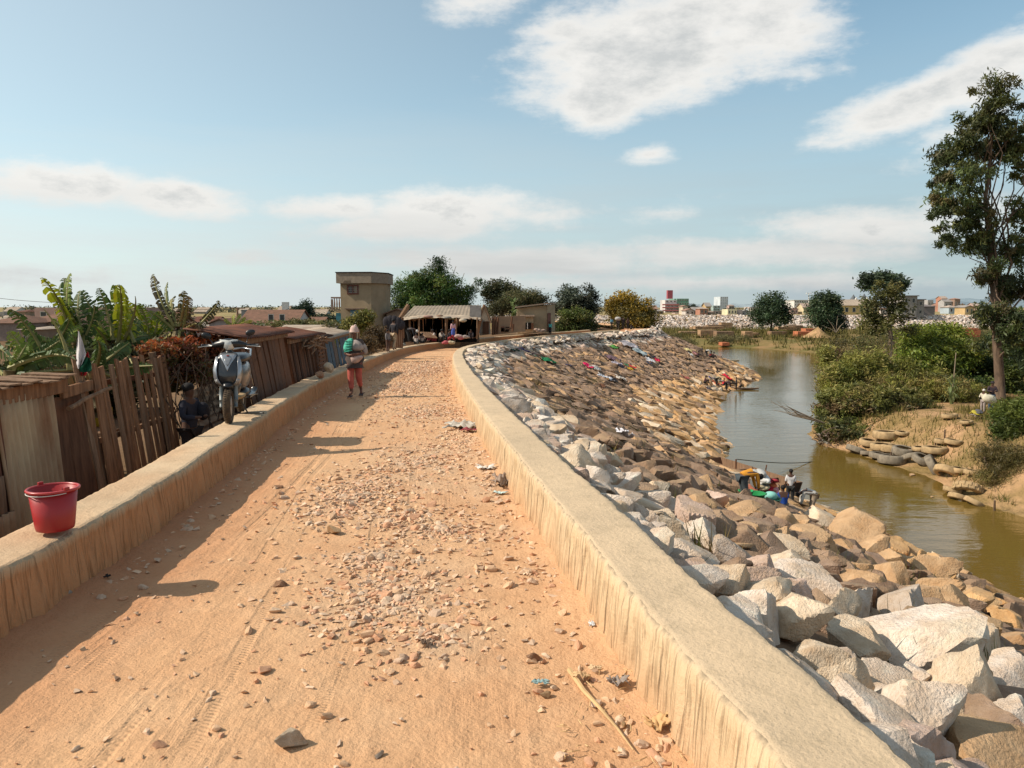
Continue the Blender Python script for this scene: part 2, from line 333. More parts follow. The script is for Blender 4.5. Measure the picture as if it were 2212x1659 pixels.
def land(x, y, rough=True):
    shp = np.shape(x); x = np.asarray(x, float).ravel(); y = np.asarray(y, float).ravel()
    s, fy = sdist(x, y, ROs)
    zc = zr(fy)-.06
    S = np.interp(fy, [0, 29.5, 32, 34.5, 37.5, 40.5, 43.5, 48, 70, 88, 200], [15.6, 15.4, 14.4, 12.6, 11.9, 12.6, 14.6, 15.8, 15.8, 13.0, 12.0])
    slope = zc+(WATER_Z-zc)*s/S
    ins = in_poly(x, y, RIVER)
    dr, _ = sdist(x, y, RIVc); dr = np.abs(dr)
    plain = np.interp(y, [0, 70, 120], [-4.1, -4.3, -5.2])+.5*fbm(x*.08, y*.08, 3)
    bw = np.interp(y, [0, 40, 60, 110], [5.0, 5.2, 4.0, 9.0])
    bank = WATER_Z-.03+(plain-WATER_Z)*sm(0, 1, dr/bw)
    other = np.where(ins, WATER_Z-.1-np.minimum(dr*.3, 1.0), bank)
    z = np.maximum(other, slope)
    # far embankment
    yc = 250+.05*np.abs(x-60)
    fe = -5.2+4.3*np.clip((y-(yc-9))/9, 0, 1); z = np.where(y > yc-9, np.maximum(z, fe), z)
    left = np.interp(s, [-60, -14, -5.5], [-1.9, -1.5, -.55])+zr(fy)*.8; left = np.maximum(left, -2.0)
    z = np.where(s <= 0, left, z)
    z = np.where((y > yc) , -.95, z)
    if rough: z = z+.18*fbm(x*.7, y*.7, 4)*np.where(s < 1, .3, 1)*(y < yc)
    return z.reshape(shp)
def landf(x, y): return float(land(np.array([x]), np.array([y]), False)[0])
def hit(vx, vy, lo=6.0, hi=400.0):
    """where the sight line meets the land"""
    r = ray(vx, vy); t = np.geomspace(lo, hi, 900); X = r.x*t; Y = r.y*t; Z = CAMH+r.z*t
    d = Z-land(X, Y, False)
    i = int(np.argmax(d < 0)); i = max(i, 1)
    if not (d < 0).any(): i = len(t)-1
    a = d[i-1]/(d[i-1]-d[i]+1e-9); k = t[i-1]+(t[i]-t[i-1])*a
    return Vector((r.x*k, r.y*k, CAMH+r.z*k))

def grid_mesh(name, xs, ys, zfun, mat_, kind='structure', smooth=True):
    X, Y = np.meshgrid(xs, ys); Z = zfun(X, Y); n, m = X.shape
    V = np.c_[X.ravel(), Y.ravel(), Z.ravel()]; i = np.arange(n*m).reshape(n, m)
    F = np.c_[i[:-1, :-1].ravel(), i[:-1, 1:].ravel(), i[1:, 1:].ravel(), i[1:, :-1].ravel()]
    o = link(name, fmesh(name, V, F, smooth), mat_); tag(o, kind=kind); return o
M['bank_soil'] = mat('bank_soil', (.44, .27, .145), .97, (.24, .165, .07), scale=.5, bump=1.0, bscale=2.2, bdist=.3, spec=.05, fac=(.4, .6))
M['far_soil'] = mat('far_soil', (.36, .25, .13), .97, (.20, .19, .08), scale=.09, bump=.5, bscale=1, bdist=.2, spec=.05, fac=(.4, .6))
M['yard_soil'] = mat('yard_soil', (.20, .115, .065), .97, (.11, .075, .04), scale=.3, bump=.7, bscale=3, bdist=.1, spec=.05)
def seg(a, b, n): return list(np.linspace(a, b, n, endpoint=False))
xs = seg(-70, -8, 32)+seg(-8, 60, 230)+seg(60, 190, 70)+[190]
ys = seg(-20, 0, 16)+seg(0, 60, 170)+seg(60, 130, 130)+seg(130, 240, 80)+seg(240, 262, 24)+[262]
def zland(X, Y):
    Z = land(X, Y)
    s, _ = sdist(X, Y, ROs); s = s.reshape(X.shape)
    s2, _ = sdist(X, Y, LO[::3]); s2 = s2.reshape(X.shape)
    # sink under the road and its two walls, which have their own meshes
    mid = (s < .0) & (s2 > -.05); Z = np.where(mid, zr(Y)-.5, Z)
    Z = np.where((s >= 0) & (s < .35), Z-.2, Z)
    return Z
terrain = grid_mesh('river_bank', np.array(xs), np.array(ys), zland, M['bank_soil'])
M['slope_soil'] = mat('slope_soil', (.21, .14, .09), .97, (.13, .085, .055), scale=1.2, bump=.7, bscale=5, bdist=.08, spec=.05)
terrain.data.materials.append(M['yard_soil']); terrain.data.materials.append(M['slope_soil']); M['flat_soil'] = mat('flat_soil', (.26, .165, .08), .97, (.14, .125, .045), scale=.16, bump=.9, bscale=1.2, bdist=.25, spec=.05, fac=(.38, .58)); terrain.data.materials.append(M['flat_soil'])
co = np.empty(len(terrain.data.vertices)*3); terrain.data.vertices.foreach_get('co', co); co = co.reshape(-1, 3); nx_ = len(xs); fc = (co.reshape(len(ys), nx_, 3)[:-1, :-1]+co.reshape(len(ys), nx_, 3)[1:, 1:])/2; fc = fc.reshape(-1, 3)
sq, _ = sdist(fc[:, 0], fc[:, 1], ROs); mi = np.where((sq < 0) & (fc[:, 1] < 140), 1, np.where((sq < 13.2) & (sq >= 0) & (fc[:, 1] < 130), 2, np.where(fc[:, 1]+8*fbm(fc[:, 0]*.1, fc[:, 1]*.1, 3) > 62, 3, 0))).astype(np.int32); terrain.data.polygons.foreach_set('material_index', mi)
# one far sheet to the horizon, below the detailed land
V = []; F = []
rings = [((-58, -8), (178, 252), -7, -7), ((-76, -26), (196, 268), -2.0, -.98), ((-420, -150), (470, 540), -1.8, -1.0), ((-2500, -1500), (2500, 3500), -1.8, -1.3), ((-9000, -6000), (9000, 9000), -1.8, -1.3)]
for (a, b), (c, d), z0, z1 in rings: V += [(a, b, z0), (c, b, z0), (c, d, z1), (a, d, z1)]
for k in range(4):
    for j in range(4): F.append((4*k+j, 4*k+(j+1) % 4, 4*k+4+(j+1) % 4, 4*k+4+j))
tag(link('ground', fmesh('ground', V, [tuple(reversed(f)) for f in F]), M['far_soil']), kind='structure')

# hills on the horizon
def hills(name, d, x0, x1, h, col, seed):
    n = 120; xs = np.linspace(x0, x1, n); hh = h*(.35+.9*np.clip(fbm(xs/(x1-x0)*7+seed, xs*0+seed, 4)+.45, 0, 1)); hh[0] = hh[-1] = 0
    rows = [(0, 0), (.3, .45), (.55, .8), (.8, 1), (1.4, .5), (1.8, 0)]; V = []; F = []
    for k, (dy, hz) in enumerate(rows):
        for i in range(n): V.append((xs[i], d+dy*500+40*math.sin(i*.7), -1.5+hh[i]*hz*(1+.15*math.sin(i*1.3+k))))
    for k in range(len(rows)-1):
        for i in range(n-1): F.append((k*n+i, k*n+i+1, (k+1)*n+i+1, (k+1)*n+i))
    tag(link(name, fmesh(name, V, F, True), flat('hill'+str(seed), col, scale=.01, bump=0)), kind='structure')
hills('hills', 3200, 1300, 4200, 42, (.20, .26, .30), 5)  # distance haze is put into the blue-grey colours, paler for the farther range
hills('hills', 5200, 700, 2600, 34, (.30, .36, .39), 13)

# ---------------------------------------------------------------- water
m = bpy.data.materials.new('muddy_water'); m.use_nodes = True; N, L = m.node_tree.nodes, m.node_tree.links; b = N['Principled BSDF']
b.inputs['Base Color'].default_value = (.145, .092, .020, 1); b.inputs['Roughness'].default_value = .05; b.inputs['IOR'].default_value = 1.45; b.inputs['Specular IOR Level'].default_value = .5
t = N.new('ShaderNodeTexCoord')
def wn_(sc, st, det=4):
    mp = N.new('ShaderNodeMapping'); mp.inputs['Scale'].default_value = st; L.new(t.outputs['Object'], mp.inputs['Vector'])
    n = N.new('ShaderNodeTexNoise'); n.inputs['Scale'].default_value = sc; n.inputs['Detail'].default_value = det; L.new(mp.outputs[0], n.inputs['Vector']); return n.outputs['Fac']
n1 = wn_(.9, (.5, 1.6, 1)); n2 = wn_(4.5, (.6, 1.4, 1), 3); n3 = wn_(.07, (1.2, .5, 1), 3)
mr_ = N.new('ShaderNodeMapRange'); mr_.inputs['From Min'].default_value = .42; mr_.inputs['From Max'].default_value = .62; L.new(n3, mr_.inputs['Value'])
mu = N.new('ShaderNodeMath'); mu.operation = 'MULTIPLY_ADD'; L.new(n2, mu.inputs[0]); mu.inputs[1].default_value = .35; L.new(n1, mu.inputs[2])
mu2 = N.new('ShaderNodeMath'); mu2.operation = 'MULTIPLY_ADD'; L.new(mr_.outputs[0], mu2.inputs[0]); mu2.inputs[1].default_value = .10; mu2.inputs[2].default_value = .045
bp = N.new('ShaderNodeBump'); L.new(mu.outputs[0], bp.inputs['Height']); L.new(mu2.outputs[0], bp.inputs['Strength']); bp.inputs['Distance'].default_value = .35
L.new(bp.outputs[0], b.inputs['Normal']); M['water'] = m
V = [(3, -25, WATER_Z), (62, -25, WATER_Z), (62, 182, WATER_Z), (3, 182, WATER_Z)]
tag(link('water', fmesh('water', V, [(0, 1, 2, 3)]), M['water']), kind='structure')

# ---------------------------------------------------------------- road
# shared parameter: the walls' edges, sampled together
def resample(poly, step_fn, y0, y1):
    p = np.array(poly); seg_ = np.hypot(*np.diff(p, axis=0).T); cum = np.r_[0, np.cumsum(seg_)]
    t = 0.0; T = []
    while t < cum[-1]:
        yy = np.interp(t, cum, p[:, 1])
        if yy > y1: break
        if yy >= y0: T.append(t)
        t += step_fn(yy)
    T = np.array(T); return np.c_[np.interp(T, cum, p[:, 0]), np.interp(T, cum, p[:, 1])], T
def normals(P):
    d = np.gradient(P, axis=0); d /= np.hypot(d[:, 0], d[:, 1])[:, None]; return np.c_[d[:, 1], -d[:, 0]]   # to the right
m = bpy.data.materials.new('road_dust'); m.use_nodes = True; N, L = m.node_tree.nodes, m.node_tree.links; b = N['Principled BSDF']
b.inputs['Roughness'].default_value = .97; b.inputs['Specular IOR Level'].default_value = .06
t = N.new('ShaderNodeTexCoord'); uvn = N.new('ShaderNodeUVMap')
def nz(sc, co, st=(1, 1, 1), det=6, ro=.6):
    mp = N.new('ShaderNodeMapping'); mp.inputs['Scale'].default_value = st; L.new(co, mp.inputs['Vector'])
    n = N.new('ShaderNodeTexNoise'); n.inputs['Scale'].default_value = sc; n.inputs['Detail'].default_value = det; n.inputs['Roughness'].default_value = ro; L.new(mp.outputs[0], n.inputs['Vector']); return n.outputs['Fac']
def mrn(v, a, b_, c=0, d=1):
    r = N.new('ShaderNodeMapRange'); r.inputs['From Min'].default_value = a; r.inputs['From Max'].default_value = b_; r.inputs['To Min'].default_value = c; r.inputs['To Max'].default_value = d; L.new(v, r.inputs['Value']); return r.outputs[0]
def mixc(f, a, b_):
    x = N.new('ShaderNodeMix'); x.data_type = 'RGBA'
    if isinstance(f, float): x.inputs[0].default_value = f
    else: L.new(f, x.inputs[0])
    for i, q in ((6, a), (7, b_)):
        if isinstance(q, tuple): x.inputs[i].default_value = q+(1,)
        else: L.new(q, x.inputs[i])
    return x.outputs[2]
def mth(op, a, b_):
    x = N.new('ShaderNodeMath'); x.operation = op
    for i, q in enumerate((a, b_)):
        if isinstance(q, (int, float)): x.inputs[i].default_value = q
        else: L.new(q, x.inputs[i])
    return x.outputs[0]
UV = uvn.outputs[0]; OB = t.outputs['Object']
big = mrn(nz(.45, OB), .35, .65); c = mixc(big, (.61, .37, .205), (.54, .30, .16))
c = mixc(mrn(nz(2.3, OB), .45, .75, 0, .6), c, (.63, .405, .24))
at = N.new('ShaderNodeAttribute'); at.attribute_name = 'tint'; sp = N.new('ShaderNodeSeparateColor'); L.new(at.outputs['Color'], sp.inputs[0])
c = mixc(mth('MULTIPLY', sp.outputs[0], mrn(nz(1.6, OB), .3, .6)), c, (.53, .375, .245))       # pale crushed stone dust
c = mixc(mth('MULTIPLY', sp.outputs[1], .75), c, (.43, .175, .085))                           # red earth at the left
c = mixc(mrn(nz(28, OB, det=3), .55, .8, 0, .35), c, (.30, .15, .08))
L.new(c, b.inputs['Base Color'])
trk = mth('MULTIPLY', nz(16, UV, (.09, 1.3, 1), 4), mrn(nz(1.6, UV, (.3, 1.4, 1), 3), .50, .62))  # tyre tracks run along the road
h = mth('ADD', mth('MULTIPLY', nz(9, OB, det=8, ro=.68), 1.1), mth('MULTIPLY', trk, .55))
h = mth('ADD', h, mth('MULTIPLY', nz(60, OB, det=4), .35)); h = mth('ADD', h, mth('MULTIPLY', nz(3.2, OB, det=4), 1.5))
sx = N.new('ShaderNodeSeparateXYZ'); L.new(UV, sx.inputs[0]); uu, vv = sx.outputs[0], sx.outputs[1]
for v0_, am, w0_, ph, wd_, pit in ((.75, .12, .55, 0, .045, 190), (1.15, .18, .4, 1.2, .05, 230), (1.42, .1, .7, 2.5, .035, 170), (1.9, .25, .33, .7, .05, 210), (2.35, .15, .6, 3.1, .04, 240), (.95, .3, .25, 4, .03, 260), (2.8, .12, .5, 5, .045, 200)):
    cen = mth('ADD', mth('MULTIPLY', mth('SINE', mth('ADD', mth('MULTIPLY', uu, w0_), ph), 0), am), v0_)
    msk = mrn(mth('ABSOLUTE', mth('SUBTRACT', vv, cen), 0), wd_*1.25, wd_*.8)
    rib = mth('SINE', mth('ADD', mth('MULTIPLY', uu, pit), mth('MULTIPLY', mth('ABSOLUTE', mth('SUBTRACT', vv, cen), 0), 60.)), 0)
    msk = mth('MULTIPLY', msk, mrn(nz(1.3, UV, (.6, 1, 1), 3), .47, .60)); h = mth('ADD', h, mth('MULTIPLY', msk, mth('SUBTRACT', mth('MULTIPLY', rib, .16), .32)))
bp = N.new('ShaderNodeBump'); bp.inputs['Strength'].default_value = .75; bp.inputs['Distance'].default_value = .03; L.new(h, bp.inputs['Height']); L.new(bp.outputs[0], b.inputs['Normal'])
M['road'] = m
def gravel_density(x, y):
    """1 where crushed stone covers the road"""
    d = np.zeros(np.shape(x))
    for cx, cy, rx, ry, w in GP:
        q = ((x-cx)/rx)**2+((y-cy)/ry)**2; d = np.maximum(d, .8*w*np.exp(-q*1.3))
    return np.clip(d*(1+2.2*fbm(np.asarray(x)*2.2, np.asarray(y)*1.6, 4)), 0, 1)
GP = []
for vx, vy, hw, hd, w in [(850, 1290, .62, .75, 1), (800, 1210, .35, .35, .8), (930, 1385, .35, .3, .8), (1150, 1240, .25, .35, .3), (760, 1075, .55, 1.0, .9), (900, 1000, .95, 2.0, .9), (1060, 1050, .3, 1.4, .9), (880, 1120, .5, .5, .5), (1010, 945, .4, 2.5, .9), (920, 880, .9, 2.2, .8), (880, 820, 1.0, 3.5, .9), (990, 900, .2, 4, .8), (900, 780, 1.2, 4, .7), (930, 760, 1.4, 6, .7), (960, 1150, .9, .6, .35)]:
    g = G(vx, vy, 0); GP.append((g.x, g.y, hw, hd, w))
lp, LT = resample(LO, lambda y: .05 if y < 9 else (.09 if y < 20 else (.25 if y < 45 else .8)), -3.0, 172)
rd, _ = sdist(lp[:, 0], lp[:, 1], ROs)
ln = normals(lp)
for _ in range(6): ln[1:-1] = (ln[:-2]+ln[1:-1]+ln[2:])/3
NX = 46; wv = np.linspace(0, 1, NX)
# width of the carriageway measured along the left wall's normal
rw = np.abs(rd); rw = np.convolve(np.pad(rw, 8, 'edge'), np.ones(17)/17, 'valid')
A = lp+ln*.28; B = lp+ln*(rw[:, None]-.22)
PX = A[:, None, 0]*(1-wv)+B[:, None, 0]*wv; PY = A[:, None, 1]*(1-wv)+B[:, None, 1]*wv
PZ = zr(PY)+.03*fbm(PX*1.2, PY*1.2, 3)+.022*fbm(PX*5, PY*5, 4)+.012*gravel_density(PX, PY)
PZ += .05*np.exp(-((wv[None, :]-1)*rw[:, None]/.28)**2)*(1+fbm(PX*3, PY*3, 2))+.05*np.exp(-((wv[None, :])*rw[:, None]/.3)**2)
n_, m_ = PX.shape; idx = np.arange(n_*m_).reshape(n_, m_)
F = np.c_[idx[:-1, :-1].ravel(), idx[:-1, 1:].ravel(), idx[1:, 1:].ravel(), idx[1:, :-1].ravel()]
tn = np.zeros((n_*m_, 3)); gd = gravel_density(PX, PY).ravel(); tn[:, 0] = np.clip(gd*1.1, 0, 1)
tn[:, 1] = np.clip(1.1-(wv[None, :]*rw[:, None])/1.2, 0, 1).ravel()
uv = np.c_[np.repeat(LT, m_), (wv[None, :]*rw[:, None]).ravel()]
road = link('road', fmesh('road', np.c_[PX.ravel(), PY.ravel(), PZ.ravel()], F, True, tn, uv), M['road']); tag(road, kind='structure')
def road_z(x, y): return float(zr(y))+.025

# ---------------------------------------------------------------- parapet walls
m = bpy.data.materials.new('parapet_mortar'); m.use_nodes = True; N, L = m.node_tree.nodes, m.node_tree.links; b = N['Principled BSDF']
b.inputs['Roughness'].default_value = .95; b.inputs['Specular IOR Level'].default_value = .1
t = N.new('ShaderNodeTexCoord'); uvn = N.new('ShaderNodeUVMap'); UV = uvn.outputs[0]; OB = t.outputs['Object']
at = N.new('ShaderNodeAttribute'); at.attribute_name = 'tint'
c = mixc(mrn(nz(1.3, OB), .35, .65), (.60, .455, .30), (.51, .39, .26))
c = mixc(mrn(nz(7, OB, det=8), .5, .72, 0, .5), c, (.36, .28, .18))
c = mixc(mrn(nz(90, OB, det=2), .62, .72, 0, .5), c, (.22, .15, .09))
sp = N.new('ShaderNodeSeparateColor'); L.new(at.outputs['Color'], sp.inputs[0])
side = mixc(mrn(nz(4, UV, (1.0, .35, 1)), .35, .65), (.60, .455, .29), (.50, .37, .225))
side = mixc(mrn(nz(9, UV, (1, .13, 1), 5), .62, .70, 0, .8), side, (.20, .105, .05))
c = mixc(sp.outputs[0], c, side)
c = mixc(mth('MULTIPLY', sp.outputs[1], .85), c, (.46, .215, .095))
L.new(c, b.inputs['Base Color'])
hs = mth('MULTIPLY', mrn(nz(10, UV, (1, .12, 1), 2.5), .40, .58), mth('MULTIPLY', sp.outputs[0], 1.6)); hh = mth('ADD', hs, mth('MULTIPLY', nz(30, OB, det=6, ro=.65), .40))
bp = N.new('ShaderNodeBump'); bp.inputs['Strength'].default_value = .9; bp.inputs['Distance'].default_value = .03; L.new(hh, bp.inputs['Height']); L.new(bp.outputs[0], b.inputs['Normal'])
M['parapet'] = m
def parapet(name, label, poly, y0, y1, inward, width, height, red, seed):
    P, T = resample(poly, lambda y: .03 if y < 9 else (.06 if y < 20 else (.15 if y < 45 else .5)), y0, y1); Nn = normals(P)*inward
    for _ in range(6): Nn[1:-1] = (Nn[:-2]+Nn[1:-1]+Nn[2:])/3
    zb = zr(P[:, 1]); n = len(P)
    # profile: (offset from the outer edge, height, side flag)
    prof = [(0, -.6, 1), (0, .1, 1), (0, height-.015, .6), (.02, height, 0)]
    for k in range(1, 9): prof.append((width*k/9, height, 0))
    prof += [(width-.02, height, 0), (width, height-.025, .7)]
    for k in range(1, 8): prof.append((width+.004*k, height-.025-(height+.05)*k/7, 1))
    V = []; tn = []; uv = []
    for off, z, side_ in prof:
        st = off > width-.03
        wob = .035*fbm(T*1.1+seed, T*0+off, 3)+.035*fbm(T*5+seed, T*0, 3)+.022*fbm(T*17+seed, T*0+1, 3)
        gro = np.zeros(n); zz = zb+z
        if side_ == 1 and st:
            g = fbm(T*9+seed, T*0+z*.7, 3); gro = -.040*np.clip(g, -.3, .3)+.035*fbm(T*23, z*2.5+T*0, 3)+.03*fbm(T*3, z*3+T*0, 3); gro = gro*(np.clip((height-.02-z)/.06, 0, 1))
            gro = gro + .02*(height-z)
        o_ = off+wob*(1 if off < .1 or st else 0)+gro
        if side_ < 1: zz = zz+.03*fbm(T*.9+seed, T*0+off*2, 3)+.008*fbm(T*7, T*0+off*14+seed, 3)
        Q = P+Nn*o_[:, None]; V.append(np.c_[Q, zz]); t_ = np.zeros((n, 3)); t_[:, 0] = side_
        t_[:, 1] = red*(1 if side_ == 1 else .35*np.clip(.5+2*fbm(T*1.3, T*0+off*3+seed, 3), 0, 1))
        t_[:, 1] = np.where(side_ == 1, np.clip(t_[:, 1]+.5*max(0, .25-z)/.3, 0, 1), t_[:, 1]); tn.append(t_); uv.append(np.c_[T, np.full(n, z+off)])
    m_ = len(prof); V = np.stack(V, 1).reshape(-1, 3); tn = np.stack(tn, 1).reshape(-1, 3); uv = np.stack(uv, 1).reshape(-1, 2)
    idx = np.arange(n*m_).reshape(n, m_); F = np.c_[idx[:-1, :-1].ravel(), idx[1:, :-1].ravel(), idx[1:, 1:].ravel(), idx[:-1, 1:].ravel()]
    if inward > 0: F = F[:, ::-1]
    o = link(name, fmesh(name, V, F, True, tn, uv), M['parapet']); return tag(o, label, 'wall', 'low parapet walls along the road')
parapet('parapet_wall', 'low plastered parapet between the road and the pale boulders, river side', RO, -3, 89, -1, .45, .43, .1, 3.1)
parapet('parapet_wall', 'low rough parapet on the shanty side carrying the red bucket and scooter', LO, -3, 90, 1, .42, .43, 1.0, 8.7)

# ---------------------------------------------------------------- stones
def poly_stone(seed, n=14, flatz=.62, lvl=3, rough=.05):
    """angular boulder: a sphere cut by random planes, then chipped"""
    r = np.random.default_rng(seed)
    import bmesh
    bm = bmesh.new(); bmesh.ops.create_icosphere(bm, subdivisions=lvl, radius=1); V = np.array([v.co[:] for v in bm.verts]); F = np.array([[v.index for v in f.verts] for f in bm.faces]); bm.free()
    pn = r.normal(size=(n, 3)); pn /= np.linalg.norm(pn, axis=1)[:, None]; pd = r.uniform(.50, .78, n)
    d = V@pn.T; rr = np.where(d > .05, pd[None, :]/np.maximum(d, .05), 9).min(1); rr = np.minimum(rr, 1.25)
    V = V*rr[:, None]
    if rough:
        q = V*3.1+seed; nz_ = fbm(q[:, 0]+q[:, 2]*.7, q[:, 1]-q[:, 2]*.6, 4); V = V*(1+rough*1.6*nz_[:, None])
        q = V*11+seed; nz_ = fbm(q[:, 0]+q[:, 2]*.7, q[:, 1]-q[:, 2]*.6, 3); V = V*(1+rough*.5*nz_[:, None])
    V = V*np.array([r.uniform(.95, 1.3), r.uniform(.75, 1.0), flatz*r.uniform(.8, 1.2)])
    V /= np.abs(V[:, :2]).max()
    return V, F
def hull_stone(seed, n=11, flatz=.55):
    import bmesh
    r = np.random.default_rng(seed); p = r.normal(size=(n, 3)); p /= np.linalg.norm(p, axis=1)[:, None]; p *= r.uniform(.8, 1.1, (n, 1)); p *= [1.15, .85, flatz]
    bm = bmesh.new(); vs = [bm.verts.new(q) for q in p]; res = bmesh.ops.convex_hull(bm, input=vs)
    bmesh.ops.delete(bm, geom=[v for v in bm.verts if not v.link_faces], context='VERTS'); bmesh.ops.recalc_face_normals(bm, faces=bm.faces)
    bm.verts.index_update(); V = np.array([v.co[:] for v in bm.verts]); F = np.array([[v.index for v in f.verts] for f in bm.faces if len(f.verts) == 3]); bm.free(); return V, F
COL = {'white': (.77, .67, .58), 'pink': (.60, .46, .39), 'grey': (.54, .47, .41), 'cream': (.70, .58, .44), 'tan': (.53, .35, .20), 'brown': (.26, .175, .12), 'ochre': (.59, .37, .18), 'rock': (.31, .22, .165), 'red': (.44, .25, .155)}
BIGV = {}
def big_stone_mesh(shape, colr):
    k = (shape, colr)
    if k not in BIGV:
        V, F = poly_stone(100+shape, n=9+shape % 4, flatz=.60+.07*(shape % 4), lvl=4, rough=.07)
        c = np.array(COL[colr]); q = V*2.2+shape; t_ = fbm(q[:, 0]+q[:, 2], q[:, 1]-q[:, 2], 4)[:, None]
        tint = c*(1+.5*t_)+np.array([.04, .0, -.03])*np.clip(-V[:, 2:3]*1.2, 0, 1)
        me = fmesh('boulder', V, F, False, np.clip(tint, .05, .8)); me.materials.append(M['stone'])
        # smooth the chipped faces but keep the arrises
        me.polygons.foreach_set('use_smooth', np.ones(len(me.polygons), bool)); me.set_sharp_from_angle(angle=rad(24))
        BIGV[k] = me
    return BIGV[k]
slope_root = None
def place_stone(p, w, colr, shape, rot, parent, flat_=1.0, name='stone', tilt=(0, 0)):
    o = link(name, big_stone_mesh(shape, colr), None, parent, p, (tilt[0], tilt[1], rot), (w/2, w/2, w/2*flat_)); return o
# (centre x, y in the 2212 view, width, height in view px, colour, turn, shape)
def zz(cx, cy, w, h, colr, *a): return (2600+cx*.662)/1.8372, (2000+cy*.662)/1.8372, w*.662/1.8372, h*.662/1.8372, colr
FORE = [zz(1540, 1340, 590, 380, 'white'), zz(1860, 1190, 380, 380, 'cream'), zz(1140, 1130, 260, 330, 'cream'), zz(1320, 1080, 280, 170, 'white'), zz(950, 930, 310, 300, 'cream'),
        zz(830, 730, 470, 330, 'cream'), zz(1560, 930, 600, 420, 'white'), zz(1190, 660, 260, 250, 'white'), zz(620, 590, 330, 280, 'cream'), zz(930, 520, 390, 230, 'white'),
        zz(2100, 1080, 360, 260, 'white'), zz(2130, 1390, 320, 260, 'white'), zz(400, 500, 270, 230, 'cream'), zz(210, 360, 280, 180, 'white'), zz(285, 200, 230, 230, 'white'), zz(85, 200, 200, 210, 'cream'),
        zz(1480, 690, 340, 170, 'grey'), zz(1950, 880, 320, 200, 'cream'), zz(1900, 1520, 640, 200, 'tan'), zz(690, 435, 180, 130, 'white'), zz(1230, 880, 330, 220, 'cream'), zz(1110, 700, 300, 160, 'cream'),
        zz(740, 300, 280, 120, 'cream'), zz(960, 265, 270, 140, 'tan'), zz(1160, 215, 350, 120, 'tan'), zz(1160, 160, 160, 90, 'cream'), zz(990, 120, 180, 120, 'cream'), zz(1300, 300, 230, 130, 'tan'), zz(1410, 360, 200, 130, 'tan'),
        zz(1400, 460, 210, 120, 'tan'), zz(1650, 440, 230, 130, 'tan'), zz(1220, 430, 180, 110, 'tan'), zz(1610, 550, 330, 110, 'tan'), zz(1900, 620, 250, 150, 'ochre'), zz(1930, 760, 250, 180, 'ochre'), zz(2100, 740, 160, 180, 'ochre'),
        zz(470, 100, 260, 110, 'tan'), zz(560, 200, 200, 130, 'tan'), zz(760, 130, 190, 100, 'tan'), zz(860, 150, 170, 100, 'tan'), zz(2180, 850, 180, 130, 'tan'), zz(450, 330, 260, 150, 'grey'), zz(330, 30, 260, 80, 'pink'), zz(800, 430, 260, 120, 'cream'), zz(1730, 640, 260, 120, 'tan')]
used = []   # (x, y, r) of hand placed stones
for k, (vx, vy, w, h, colr) in enumerate(FORE):
    # stones stand proud of the ground: aim for their foot
    q = hit(vx, vy+h*.22, 2.0); d = q.y
    ww = w*.463/FPX*math.hypot(d, CAMH-q.z)
    s_, fy_ = sdist([q.x], [q.y], ROs)
    fl = min(1.7, max(.85, 1.35*h/w+.3))
    if s_[0] < ww*.5: q.x += ww*.5-s_[0]
    z = landf(q.x, q.y)+ww*.25
    place_stone((q.x, q.y, z), ww*1.3, colr, k % 14, random.uniform(0, 6.28), terrain, fl, tilt=(random.uniform(-.25, .25), random.uniform(.05, .35)))
    used.append((q.x, q.y, ww*.5))
# the rest of the revetment, row by row down the slope
P_, T_ = resample(RO, lambda y: .34, -2.5, 170); NP = normals(P_)
for _ in range(5): NP[1:-1] = (NP[:-2]+NP[1:-1]+NP[2:])/3
cand = []
U = np.array(used)
for i in range(len(P_)):
    s_ = .22
    while s_ < 17.2:
        yy = P_[i, 1]
        crest = s_ < 1.25
        size = random.uniform(.40, .62) if crest else (.27+.55*random.random()**2.0 if s_ < 11 else .36+.75*random.random()**1.8)
        if yy > 100 and s_ > 3: size *= 1.3
        jx, jy = random.uniform(-.13, .13), random.uniform(-.17, .17)
        x = P_[i, 0]+NP[i, 0]*(s_+jx); y = P_[i, 1]+NP[i, 1]*(s_+jx)+jy
        keep = random.random() < (.75 if crest else (.62 if s_ < 11 else .42))
        if keep and y > -3 and abs(x) < y*.74+2.5 and ((U[:, 0]-x)**2+(U[:, 1]-y)**2 > (U[:, 2]*.80+size*.32)**2).all():
            cand.append((x, y, s_, size))
        s_ += size*(.55 if crest else .56)
cand = np.array(cand)
cz = land(cand[:, 0], cand[:, 1], False); ok = cz > WATER_Z-.25
s2, _f = sdist(cand[:, 0], cand[:, 1], ROs); ok &= s2 > cand[:, 3]*.40
for vx, vy, rr_, dz_ in ((1608, 1080, .8, .5), (1640, 1083, 1.0, .4), (1672, 1088, .9, .3), (1700, 1090, .9, .1), (1752, 1105, .8, .1), (1622, 1042, 1.6, 0), (1640, 1055, 1.4, 0), (1612, 1022, 1.2, 0), (1612, 842, 1, 0)):
    q_ = G(vx, vy, WATER_Z+dz_); ok &= (cand[:, 0]-q_.x)**2+(cand[:, 1]-q_.y)**2 > rr_**2
cand = cand[ok]; cz = cz[ok]; s2 = s2[ok]
